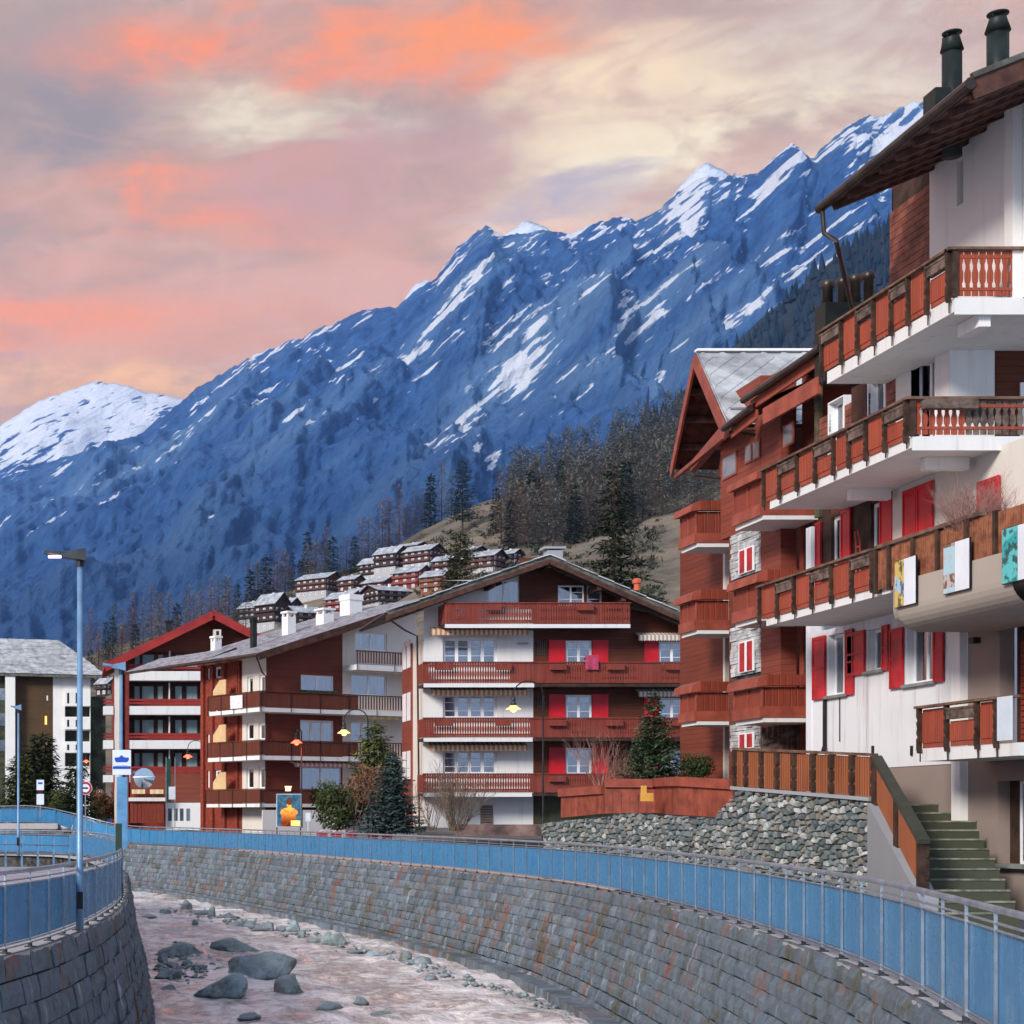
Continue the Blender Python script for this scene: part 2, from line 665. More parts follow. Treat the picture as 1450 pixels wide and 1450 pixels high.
SIDING = m_plain('weathered_siding_plank', (0.27, 0.085, 0.055), 0.6, 0.3, 3, perobj=0.4)
REDTRIM = m_plain('red_brown_trim', (0.31, 0.070, 0.042), 0.5, 0.15, 2)
REDROOF = m_plain('red_fascia', (0.31, 0.026, 0.022), 0.45, 0.12, 1.0)
DKWOOD = m_plain('dark_brown_wood', (0.055, 0.030, 0.020), 0.7, 0.3, 2)  # plain dark brown timber
RAFTER = m_plain('rafter_brown', (0.085, 0.034, 0.022), 0.65, 0.25, 3)
SHUT = m_plain('red_shutter_paint', (0.62, 0.012, 0.022), 0.4, 0.10, 1.5)
SHUT_A = m_plain('red_shutter_paint_worn', (0.50, 0.020, 0.026), 0.45, 0.2, 1.5)
FRAMEW = m_plain('window_frame_white', (0.86, 0.86, 0.86), 0.35, 0.04, 2)
GLASS = m_glass('window_glass')
GLASSD = m_plain('far_window_pane', (0.16, 0.20, 0.24), 0.12, 0.3, 0.7, spec=0.6, perobj=0.7)
ROOMD = m_plain('room_dark', (0.085, 0.085, 0.095), 0.9, 0.3, 0.6)
CURT = m_boards('lace_curtain', (0.50, 0.56, 0.66), 0.13, 'X', 0.55, 0.15, 0.9)
CURT_Y = m_boards('lace_curtain_side', (0.55, 0.60, 0.66), 0.13, 'Y', 0.5, 0.15, 0.9)
TEALC = m_boards('teal_curtain', (0.34, 0.50, 0.50), 0.22, 'X', 0.6, 0.3, 0.9)
GUTTER = m_plain('dark_copper_gutter', (0.055, 0.042, 0.034), 0.4, 0.25, 2, metal=0.5, spec=0.5)
FLASH = m_plain('green_grey_flue', (0.018, 0.024, 0.022), 0.5, 0.2, 2, metal=0.2)
BLACKM = m_plain('black_iron', (0.02, 0.02, 0.022), 0.45, 0.2, 2, metal=0.3)
SILLM = m_plain('grey_sill', (0.22, 0.24, 0.23), 0.6, 0.15, 2)
BEIGE = m_plain('beige_screen', (0.66, 0.45, 0.23), 0.6, 0.08, 1)
SLATE = m_plain('frosted_slate', (0.46, 0.47, 0.47), 0.7, 0.22, 1.2, perobj=0.35, bump=0.3)
SLATE_D = m_plain('dark_slate_edge', (0.12, 0.115, 0.10), 0.75, 0.3, 2, bump=0.3)
ROOF_F = m_plain('frosted_roof', (0.55, 0.56, 0.58), 0.75, 0.18, 0.8, bump=0.3)
ROOF_DD = m_plain('frosted_roof_lilac', (0.30, 0.29, 0.31), 0.75, 0.30, 2.5, bump=0.4)
AWNM = None


def m_stripes(name, a, b, width, axis='X'):
    t = NT(name)
    co = t.sep(t.pos(), {'X': 0, 'Y': 1, 'Z': 2}[axis])
    fr = t.math('FRACT', t.math('DIVIDE', co, width))
    f = t.ss(fr, 0.48, 0.52)
    col = t.mix(f, a, b)
    return t.set(col, 0.8, 0.1)


AWN_O = m_stripes('orange_awning_cloth', (0.52, 0.22, 0.10), (0.72, 0.58, 0.42), 0.24)
AWN_Y = m_stripes('yellow_awning_cloth', (0.72, 0.50, 0.22), (0.78, 0.66, 0.44), 0.5)
AWN_W = m_stripes('white_awning_cloth', (0.75, 0.7, 0.64), (0.45, 0.34, 0.27), 0.2)
AWN_R = m_stripes('red_awning_cloth', (0.7, 0.3, 0.25), (0.8, 0.72, 0.68), 0.3)

# -- street and fence
BLUE = NT('blue_fence_panel')
_n = BLUE.noise(BLUE.pos((14, 14, 0.7)), 1.0, 5, 0.6)
_c = BLUE.mix(BLUE.ss(_n, 0.35, 0.7), (0.026, 0.170, 0.355), (0.042, 0.235, 0.45))
_d = BLUE.noise(BLUE.pos((1, 1, 1)), 1.8, 5, 0.65)
_c = BLUE.mix(BLUE.ss(_d, 0.45, 0.7, 0, 0.45), _c, (0.07, 0.17, 0.29))
_c = BLUE.mix(BLUE.ss(BLUE.rnd(), 0, 1, 0, .35, True), _c, (0.07, 0.22, 0.40))
_e = BLUE.noise(BLUE.pos((2.5, 2.5, 0.35)), 1.0, 5, 0.7)
_c = BLUE.mix(BLUE.ss(_e, 0.55, 0.72, 0, 0.5), _c, (0.13, 0.20, 0.27))
BLUE.set(_c, BLUE.ss(_d, .35, .7, .22, .5), 0.45)
BLUE = MATS['blue_fence_panel']
STEEL = m_plain('galvanised_steel', (0.40, 0.46, 0.52), 0.38, 0.12, 3, metal=0.75)
STEELB = m_plain('blue_painted_steel', (0.16, 0.30, 0.46), 0.4, 0.12, 3, metal=0.2, spec=0.5)
STEELD = m_plain('dark_foot_steel', (0.06, 0.065, 0.07), 0.5, 0.2, 3, metal=0.5)
BLOCK = m_blocks('river_wall_block')
MORTAR = m_plain('wall_core', (0.07, 0.07, 0.065), 0.95, 0.4, 3, bump=0.5)
COPE = m_plaster('pale_coping', (0.42, 0.40, 0.39), 0.5)
RUB = m_rubble('rubble_stone')
ASPH = m_plain('asphalt', (0.13, 0.13, 0.145), 0.85, 0.18, 1.2, bump=0.3)
PAVE = m_plain('pale_path_paving', (0.36, 0.34, 0.37), 0.8, 0.15, 0.8, bump=0.25)

# ------------------------------------------------------------------ far land
def interp(pts, x):
    xs = [p[0] for p in pts]
    return float(np.interp(x, xs, [p[1] for p in pts]))


def m_mountain(name, snow_lo, snow_hi, amount, rock_a, rock_b, scree, phi=44):
    t = NT(name)
    p = t.pos()
    z = t.sep(p, 2)

    def slant(ph, along, across):
        m = t.n.new('ShaderNodeMapping')
        m.inputs['Scale'].default_value = (along, 0.0, across)
        t.l.new(t.pos(rot=(0, math.radians(ph), 0)), m.inputs[0])
        return m.outputs[0]
    n_big = t.noise(p, 0.0011, 5, 0.6, 0.4)
    n_fine = t.noise(p, 0.014, 6, 0.68)
    streak = t.noise(slant(phi, 0.0013, 0.0105), 1.0, 5, 0.58, 0.1)
    streak2 = t.noise(slant(phi + 10, 0.0036, 0.024), 1.0, 4, 0.55, 0.1)
    streak3 = t.noise(slant(phi - 4, 0.0085, 0.050), 1.0, 4, 0.6, 0.1)
    gul = t.attr('gully')
    rock = t.mix(t.ss(n_fine, 0.3, 0.7), rock_a, rock_b)
    sc_ = t.math('ADD', t.math('MULTIPLY', streak, 0.7), t.math('MULTIPLY', n_big, 0.45))
    rock = t.mix(t.ss(sc_, 0.52, 0.74, 0, 0.85), rock, scree)
    zz = t.ss(z, snow_lo, snow_hi, 0, 1, True)
    st = t.math('ADD', t.math('ADD', t.math('MULTIPLY', streak, 0.22), t.math('MULTIPLY', streak2, 0.40)), t.math('MULTIPLY', streak3, 0.62))
    st = t.math('ADD', st, t.math('MULTIPLY', gul, 0.10))
    st = t.math('ADD', st, t.math('MULTIPLY', t.math('SUBTRACT', n_big, 0.5), 0.24))
    st = t.math('ADD', st, t.math('MULTIPLY', n_fine, 0.20))
    st = t.math('ADD', st, t.math('MULTIPLY', zz, amount))
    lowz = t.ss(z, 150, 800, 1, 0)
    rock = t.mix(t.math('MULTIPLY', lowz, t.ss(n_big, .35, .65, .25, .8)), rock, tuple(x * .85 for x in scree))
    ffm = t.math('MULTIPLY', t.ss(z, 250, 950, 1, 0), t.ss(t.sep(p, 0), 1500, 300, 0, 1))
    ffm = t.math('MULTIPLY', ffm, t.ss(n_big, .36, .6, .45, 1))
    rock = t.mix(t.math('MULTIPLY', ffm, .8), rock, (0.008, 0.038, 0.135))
    sn = t.ss(st, 0.958, 0.982)
    col = t.mix(sn, rock, (0.84, 0.86, 0.90))
    hb = t.math('ADD', t.math('ADD', t.math('MULTIPLY', streak, 1.4), t.math('MULTIPLY', streak2, .6)), t.noise(p, 0.012, 8, 0.72))
    t.bump(hb, 1.0, 36.0)
    return t.set(col, 0.85, 0.1)


def grid_mesh(name, rows, mat, attr=None, smooth=True):
    """rows: list of lists of points"""
    nr, nc = len(rows), len(rows[0])
    v = [p for r in rows for p in r]
    f = [(i * nc + j, i * nc + j + 1, (i + 1) * nc + j + 1, (i + 1) * nc + j) for i in range(nr - 1) for j in range(nc - 1)]
    me = bpy.data.meshes.new(name)
    me.from_pydata(v, [], f)
    me.materials.append(mat)
    if smooth:
        me.polygons.foreach_set('use_smooth', [True] * len(me.polygons))
    if attr:
        a = me.attributes.new(attr[0], 'FLOAT', 'POINT')
        a.data.foreach_set('value', attr[1])
    me.update()
    return me


def ridge(name, prof, yb, yc, mat, ncol, nrow, jag, amp, x0=-350, x1=1700, kpow=1.12, seed=0.0, zb=-30, phi0=36, phi1=58):
    rows, gl = [], []
    cols = np.linspace(x0, x1, ncol)
    crest = []
    for x in cols:
        y = interp(prof, x)
        q = mnoise.fractal(Vector((x * 0.045, seed, 3.3)), 0.9, 2.0, 5) * jag * 0.8 + abs(mnoise.noise(Vector((x * 0.11, seed + 5, 0)))) * jag * 0.9
        crest.append(y - q)
    for i in range(nrow + 14):
        t = i / (nrow - 1)
        row = []
        for x, yc_px in zip(cols, crest):
            Yc = interp(yc, x)
            zc = EZ + (HZ - yc_px) * Yc / F
            if t <= 1.0:
                Y = yb + (Yc - yb) * t
                z = zb + (zc - zb) * t ** kpow
            else:
                Y = Yc + (t - 1) * (Yc - yb) * 1.2
                z = zc - (t - 1) * zc * 1.3
            X = (x - XP) * Y / F
            fx = min(1, max(0, (x - 100) / 1100.0))
            ph = math.radians(phi0 + (phi1 - phi0) * fx)
            n = (X * math.sin(ph) - z * math.cos(ph))
            al = (X * math.cos(ph) + z * math.sin(ph))
            w = 0.25 * mnoise.noise(Vector((X * 0.0011, z * 0.0011, seed)))
            g = mnoise.ridged_multi_fractal(Vector((n * 0.0027 + w, al * 0.0012, seed)), 0.85, 2.15, 7, 1.0, 2.0)
            g2 = mnoise.fractal(Vector((X * 0.0032, Y * 0.0022, z * 0.0032 + seed)), 0.9, 2.0, 5)
            fade = min(1.0, abs(1.0 - t) * 5.0 + 0.05) * min(1, t * 4)
            dz = (g - 1.2) * amp * fade + g2 * amp * 0.5 * fade
            row.append((X, Y - dz * 0.9, z + dz * 0.55))
            gl.append(max(0.0, min(1.0, 1.35 - g * 0.62)))
        rows.append(row)
    me = grid_mesh(name, rows, mat, ('gully', gl))
    return link(name, me)


MAIN = [(-350, 800), (-100, 725), (0, 684), (70, 655), (150, 632), (195, 618), (265, 563), (300, 537), (345, 512), (400, 489), (440, 472), (500, 446), (560, 436),
        (590, 412), (625, 384), (650, 349), (688, 322), (715, 333), (745, 330), (780, 330), (815, 330), (850, 314), (880, 305), (900, 314), (930, 296),
        (965, 272), (1000, 250), (1030, 252), (1070, 246), (1100, 221), (1122, 199), (1148, 226), (1185, 192), (1215, 172), (1260, 162), (1320, 142), (1500, 70), (1700, 60)]
FARP = [(-350, 720), (-100, 640), (0, 602), (50, 572), (100, 550), (138, 541), (180, 548), (230, 560), (300, 575), (480, 470), (560, 440), (585, 408), (605, 398), (625, 410), (700, 345),
        (727, 322), (745, 311), (770, 322), (800, 350), (930, 310), (968, 258), (1000, 230), (1025, 242), (1060, 270), (1300, 260), (1700, 200)]
MTN = m_mountain('haze_blue_mountain', 200, 1900, 0.21, (0.018, 0.070, 0.215), (0.058, 0.155, 0.37), (0.15, 0.27, 0.44))  # distance haze put into the rock and scree colours as blue
MTF = m_mountain('snowy_far_mountain', 700, 2300, 0.42, (0.02, 0.07, 0.22), (0.06, 0.14, 0.33), (0.12, 0.20, 0.36), 30)  # far rock carries the haze blue in its colour too
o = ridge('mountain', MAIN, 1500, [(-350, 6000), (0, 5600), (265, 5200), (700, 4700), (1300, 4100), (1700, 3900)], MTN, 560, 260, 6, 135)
tag(o, 'long haze blue rocky mountain ridge with snow streaked gullies climbing to jagged peaks', 'mountain', kind='structure')
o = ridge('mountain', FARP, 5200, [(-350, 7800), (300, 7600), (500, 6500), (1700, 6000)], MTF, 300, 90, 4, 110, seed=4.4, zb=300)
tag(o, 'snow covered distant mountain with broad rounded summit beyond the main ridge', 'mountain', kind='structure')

# forested dark shoulder between the main ridge and the near hill
SHOULD = [(700, 800), (820, 690), (880, 625), (920, 592), (960, 560), (1000, 525), (1050, 480), (1100, 428), (1150, 385), (1200, 340), (1265, 300), (1400, 215), (1700, 60)]
FORG = m_plain('forest_floor_far', (0.014, 0.022, 0.03), 0.95, 0.3, 0.01)


def shoulder_pt(x, t):
    Yc = 1900.0
    Y = 950 + (Yc - 950) * t
    zc = EZ + (HZ - interp(SHOULD, x)) * Yc / F
    z = 40 + (zc - 40) * t ** 1.05
    return ((x - XP) * Y / F, Y, z)


rows = []
for i in range(60):
    t = i / 47.0
    row = []
    for x in np.linspace(690, 1650, 120):
        X, Y, z = shoulder_pt(x, min(t, 1.0))
        if t > 1:
            Y += (t - 1) * 900
            z -= (t - 1) * 500
        z += mnoise.fractal(Vector((X * 0.008, Y * 0.008, 0)), 1, 2, 4) * 14 - 6
        row.append((X, Y, z))
    rows.append(row)
o = link('wooded_hill', grid_mesh('wooded_hill', rows, FORG))
tag(o, 'dark wooded mountain shoulder rising behind the red chalet roof', 'hill', kind='structure')
rr = random.Random(3)
fm = MB()
FORM = NT('far_forest_needles')
_i = FORM.island()
FORM.set(FORM.mix(FORM.ss(_i, 0, 1, 0, 1, True), (0.007, 0.018, 0.034), (0.024, 0.036, 0.048)), 0.9, 0.1)
FORM = MATS['far_forest_needles']
for k in range(4200):
    x = rr.uniform(700, 1560)
    t = rr.random() ** 0.8
    X, Y, z = shoulder_pt(x, t)
    z += mnoise.fractal(Vector((X * 0.008, Y * 0.008, 0)), 1, 2, 4) * 14 - 8
    h = rr.uniform(11, 24)
    r = h * rr.uniform(0.13, 0.2)
    a0 = rr.random() * 6
    n = 5
    b = len(fm.v)
    for lev, (rz, zz) in enumerate(((1.0, 0.08), (0.45, 0.52), (0.62, 0.46))):
        pass
    fm.v.append((X, Y, z + h))
    for q in range(n):
        a = a0 + q * 2 * math.pi / n
        rad = r * rr.uniform(0.7, 1.2)
        fm.v.append((X + math.cos(a) * rad * 0.6, Y + math.sin(a) * rad * 0.6, z + h * rr.uniform(0.45, 0.6)))
    for q in range(n):
        a = a0 + 0.5 + q * 2 * math.pi / n
        rad = r * rr.uniform(0.75, 1.25)
        fm.v.append((X + math.cos(a) * rad, Y + math.sin(a) * rad, z + h * rr.uniform(0.05, 0.2)))
    for q in range(n):
        q2 = (q + 1) % n
        fm.f += [(b, b + 1 + q, b + 1 + q2), (b + 1 + q, b + 1 + n + q, b + 1 + q2), (b + 1 + q2, b + 1 + n + q, b + 1 + n + q2)]
        fm.m += [0, 0, 0]
o = fm.build('forest', FORM)
tag(o, 'dense dark conifer forest covering the mountain shoulder', 'forest', kind='stuff')

# ------------------------------------------------------------------ the near hill with the village
HILL = [(-400, 1000), (-100, 965), (0, 955), (100, 935), (200, 905), (300, 875), (400, 838), (470, 815), (540, 785), (600, 750), (680, 712), (740, 690), (850, 655), (950, 620), (1100, 560), (1300, 480), (1700, 400)]
HY0, HY1 = 270.0, 820.0


def hill_z(X, Y):
    x = XP + F * X / Y
    zc = EZ + (HZ - interp(HILL, x)) * HY1 / F
    t = (Y - HY0) / (HY1 - HY0)
    return 3.0 + (zc - 3.0) * max(t, -0.02) if t <= 1 else zc - (t - 1) * 120


def hill_at(px, py):
    """the point of the hillside that shows at a given column and row"""
    lo, hi = HY0, HY1
    for _ in range(40):
        m = (lo + hi) / 2
        X = (px - XP) * m / F
        if HZ - (hill_z(X, m) - EZ) * F / m > py: lo = m
        else: hi = m
    X = (px - XP) * lo / F
    return Vector((X, lo, hill_z(X, lo))), F / lo


t = NT('alpine_meadow')
p = t.pos()
n1 = t.noise(p, 0.02, 7, 0.62)
n2 = t.noise(t.pos((1, 1, 3.0)), 0.06, 7, 0.7)
n3 = t.noise(p, 0.5, 5, 0.7)
c = t.mix(t.ss(n1, 0.38, 0.62), (0.22, 0.175, 0.125), (0.10, 0.085, 0.06))
c = t.mix(t.ss(n2, 0.50, 0.66, 0, 0.75), c, (0.085, 0.085, 0.06))
c = t.mix(t.ss(n3, 0.45, 0.7, 0, 0.35), c, (0.30, 0.25, 0.20))
t.bump(n2, 0.8, 2.0)
MEADOW = t.set(c, 0.95, 0.1)
rows = []
for i in range(75):
    t = -0.04 + i / 69.0 * 1.04 if i < 70 else 1.0 + (i - 69) * 0.1
    Y = HY0 + (HY1 - HY0) * t
    row = []
    for x in np.linspace(-380, 1680, 170):
        X = (x - XP) * Y / F
        z = hill_z(X, Y)
        z += mnoise.fractal(Vector((X * 0.02, Y * 0.02, 1)), 1, 2, 4) * 2.2 * max(0, min(1, (t + .05) * 4))
        row.append((X, Y, z))
    rows.append(row)
o = link('hillside', grid_mesh('hillside', rows, MEADOW))
tag(o, 'pale grassy hillside behind the chalets', 'hill', kind='structure')

ug = MB()
ru = random.Random(31)
for k in range(1000):
    px, py = ru.uniform(480, 940), ru.uniform(640, 880)
    if py < interp(HILL, px) + 4: continue
    pos, s_ = hill_at(px, py)
    R_ = ru.uniform(.6, 2.2) * (1.5 if ru.random() < .15 else 1)
    for q in range(16):
        a = ru.uniform(0, 6.3)
        c_ = pos + Vector((math.cos(a) * R_ * ru.random() * 1.6, math.sin(a) * R_ * ru.random(), ru.uniform(0, .6) * R_ - .1))
        d_ = Vector((ru.gauss(0, 1), ru.gauss(0, .6), ru.gauss(0, 1) + .4)).normalized() * R_ * .55
        e_ = d_.orthogonal().normalized() * R_ * .22
        n_ = len(ug.v)
        ug.v += [tuple(c_ - e_), tuple(c_ + d_), tuple(c_ + e_), tuple(c_ - d_ * .6)]
        ug.f.append((n_, n_ + 1, n_ + 2, n_ + 3)); ug.m.append(0)
t = NT('hill_scrub')
c = t.mix(t.ss(t.noise(t.pos(), .05, 3), .4, .6), (.10, .075, .05), (.05, .06, .03))
o = ug.build('undergrowth', t.set(c, .9, .1))
tag(o, 'low brown and green scrub scattered over the hillside', 'undergrowth', kind='stuff')

# ------------------------------------------------------------------ valley floor, river and banks
def spline(pts, step):
    pts = [Vector(p) for p in pts]
    out = []
    ext = [pts[0] * 2 - pts[1]] + pts + [pts[-1] * 2 - pts[-2]]
    for i in range(1, len(ext) - 2):
        p0, p1, p2, p3 = ext[i - 1:i + 3]
        for k in range(24):
            u = k / 24.0
            out.append(0.5 * ((2 * p1) + (p2 - p0) * u + (2 * p0 - 5 * p1 + 4 * p2 - p3) * u * u + (3 * p1 - p0 - 3 * p2 + p3) * u ** 3))
    out.append(pts[-1])
    res, acc = [out[0]], 0.0
    for a, b in zip(out, out[1:]):
        L = (b - a).length
        while acc + L >= step:
            f = (step - acc) / L
            a = a + (b - a) * f
            res.append(a.copy())
            L = (b - a).length
            acc = 0.0
        acc += L
    return res


RB = [(2.6, 1.0, 0), (4.3, 5.5, 0), (5.8, 9.2, 0), (7.06, 12.5, 0), (7.95, 15.3, 0), (9.15, 19.1, 0), (10.3, 23.8, 0), (11.66, 31.1, 0), (12.75, 40, 0), (13.1, 46.9, 0), (12.6, 55.6, 0), (11.75, 63.3, 0), (10.2, 74.2, 0), (8.3, 85, 0),
      (6.2, 95, 0), (3.6, 102, 0.05), (1.3, 104.6, 0.45), (-0.9, 104.8, 1.15), (-2.2, 104.8, 1.25), (-14, 104.8, 1.25)]
LB = [(-9.5, 1, 0), (-6.5, 9, 0), (-3.6, 15.5, 0), (-0.93, 22.4, 0), (0.11, 26.9, 0), (0.75, 31.5, 0), (1.22, 37, 0), (1.5, 45, 0), (1.75, 54, 0), (1.62, 62, 0), (1.15, 70, 0), (0.35, 75.5, 0), (-1.2, 79.5, 0), (-6, 83, 0), (-14, 85, 0)]
WZ = -2.6
BAT = 0.95      # how far the walls lean out over their height


def offset_line(line, d):
    """the line shifted horizontally; positive = to the right of travel"""
    out = []
    for i, p in enumerate(line):
        t = (line[min(i + 1, len(line) - 1)] - line[max(i - 1, 0)])
        t.z = 0
        t.normalize()
        out.append(Vector((p.x + t.y * d, p.y - t.x * d, p.z)))
    return out


RL = spline(RB, 0.5)
LL = spline(LB, 0.5)

# ground sheets (street side and path side) run from the walls outwards
me = MB()
far_r = []
prev = None
st = offset_line(RL, 0.25)
for i in range(len(st) - 1):
    a, b = st[i], st[i + 1]
    # street rises gently away from the river
    def ow(p):
        return Vector((max(p.x + 1, 90 + p.y * 0.3), p.y + 60, 1.0))
    a1, b1 = ow(a), ow(b)
    a.z = b.z = min(a.z, 0) - 0.03
    me.quad(a, a1, b1, b)
o = me.build('street', ASPH)
tag(o, 'grey street running behind the blue railing', 'street', kind='structure')
me = MB()
for (x0, x1, y0, y1, z) in ((-140, 120, 120, 300, -0.1),):
    me.box(x0, x1, y0, y1, z - 0.5, z)
me.build('ground', m_plain('valley_ground', (0.12, 0.11, 0.09), 0.95, 0.3, 0.3))
tag(bpy.data.objects['ground'], 'brown valley ground between the houses', 'ground', kind='structure')
me = MB()
st = [p for p in offset_line(LL, -0.25)]
for a, b in zip(st, st[1:]):
    a = Vector((a.x, a.y, -0.03)); b = Vector((b.x, b.y, -0.03))
    if a.y < 60.5:
        me.quad((-60, a.y, -0.03), a, b, (-60, b.y, -0.03))
o = me.build('path', PAVE)
tag(o, 'pale paved riverside path beyond the blue railing', 'path', kind='structure')
me = MB()
me.box(-60, 20, -5, 150, -3.6, -3.2)
o = me.build('riverbed', MORTAR)
tag(o, 'dark gravel bed under the river', 'riverbed', kind='structure')

# water
t = NT('river_water')
p = t.pos()
flow = t.pos((0.9, 0.5, 1))
w1 = t.noise(flow, 2.2, 6, 0.6, 0.8)
w2 = t.noise(t.pos((2.2, 1.5, 1)), 1.6, 6, 0.65, 0.5)
foam = t.noise(t.pos((0.9, 0.6, 1)), 0.9, 8, 0.72, 0.9)
foam2 = t.noise(t.pos((0.25, 0.12, 1)), 1.0, 4, 0.6)
col = t.mix(t.ss(w2, 0.3, 0.7), (0.32, 0.25, 0.225), (0.80, 0.64, 0.55))  # peach sky reflection and darker troughs put into the base colour
fm_ = t.math('ADD', t.math('MULTIPLY', foam, 0.7), t.math('MULTIPLY', foam2, 0.3))
fo = t.ss(fm_, 0.45, 0.55, 0, 0.9)
col = t.mix(fo, col, (0.97, 0.90, 0.85))
h = t.math('ADD', t.math('MULTIPLY', w1, 1.0), t.math('MULTIPLY', w2, 0.45))
t.bump(h, 1.0, 0.16)
WATER = t.set(col, t.ss(fm_, 0.46, 0.60, 0.07, 0.26), 1.0)
rows = []
NR = 420
for i in range(NR):
    Y = 6 + (100.0 * (i / (NR - 1)) ** 1.3)
    row = []
    rx = interp([(p[1], p[0]) for p in RB[:16]], Y) + 0.3
    if Y < 79:
        lx = interp([(p[1], p[0]) for p in LB[:13]], Y) - 0.3
    else:
        lx = -30.0
    for j in range(90):
        X = lx + (rx - lx) * j / 89.0
        a = mnoise.fractal(Vector((X * 0.9, Y * 0.7, 0)), 1, 2, 5) * 0.10
        b = max(0.0, mnoise.fractal(Vector((X * 0.35, Y * 0.13, 7)), 1, 2, 3)) * 0.16
        row.append((X, Y, WZ + a + b))
    rows.append(row)
o = link('river', grid_mesh('river', rows, WATER))
tag(o, 'shallow rushing river with the pink sky reflected and put into its colour', 'river', kind='structure')

# ------------------------------------------------------------------ block walls
def block_variant(seed):
    r = random.Random(seed)
    bm = bmesh.new()
    # back rectangle, proud pillowed front towards -Y
    nx, nz = 4, 3
    g = {}
    for i in range(nx):
        for k in range(nz):
            u, w = i / (nx - 1) - 0.5, k / (nz - 1) - 0.5
            edge = i in (0, nx - 1) or k in (0, nz - 1)
            y = -0.42 + r.uniform(-.05, .05) if edge else -0.5 + r.uniform(-.10, .08)
            g[i, k] = bm.verts.new((u * (0.965 + r.uniform(-.02, .02)), y, w * (0.965 + r.uniform(-.02, .02))))
    for i in range(nx - 1):
        for k in range(nz - 1):
            bm.faces.new((g[i, k], g[i + 1, k], g[i + 1, k + 1], g[i, k + 1]))
    loop = [g[i, 0] for i in range(nx)] + [g[nx - 1, k] for k in range(1, nz)] + [g[i, nz - 1] for i in range(nx - 2, -1, -1)] + [g[0, k] for k in range(nz - 2, 0, -1)]
    back = [bm.verts.new((v.co.x, 0.5, v.co.z)) for v in loop]
    for i in range(len(loop)):
        j = (i + 1) % len(loop)
        bm.faces.new((loop[j], loop[i], back[i], back[j]))
    me = bpy.data.meshes.new('block')
    bm.normal_update()
    bmesh.ops.recalc_face_normals(bm, faces=bm.faces)
    bm.to_mesh(me)
    bm.free()
    me.materials.append(BLOCK)
    return me


BV = [block_variant(k) for k in range(8)]
BVD = [([tuple(v.co) for v in m.vertices], [tuple(p.vertices) for p in m.polygons]) for m in BV]


def project(p):
    return XP + F * p[0] / p[1], HZ - (p[2] - EZ) * F / p[1], F / p[1]


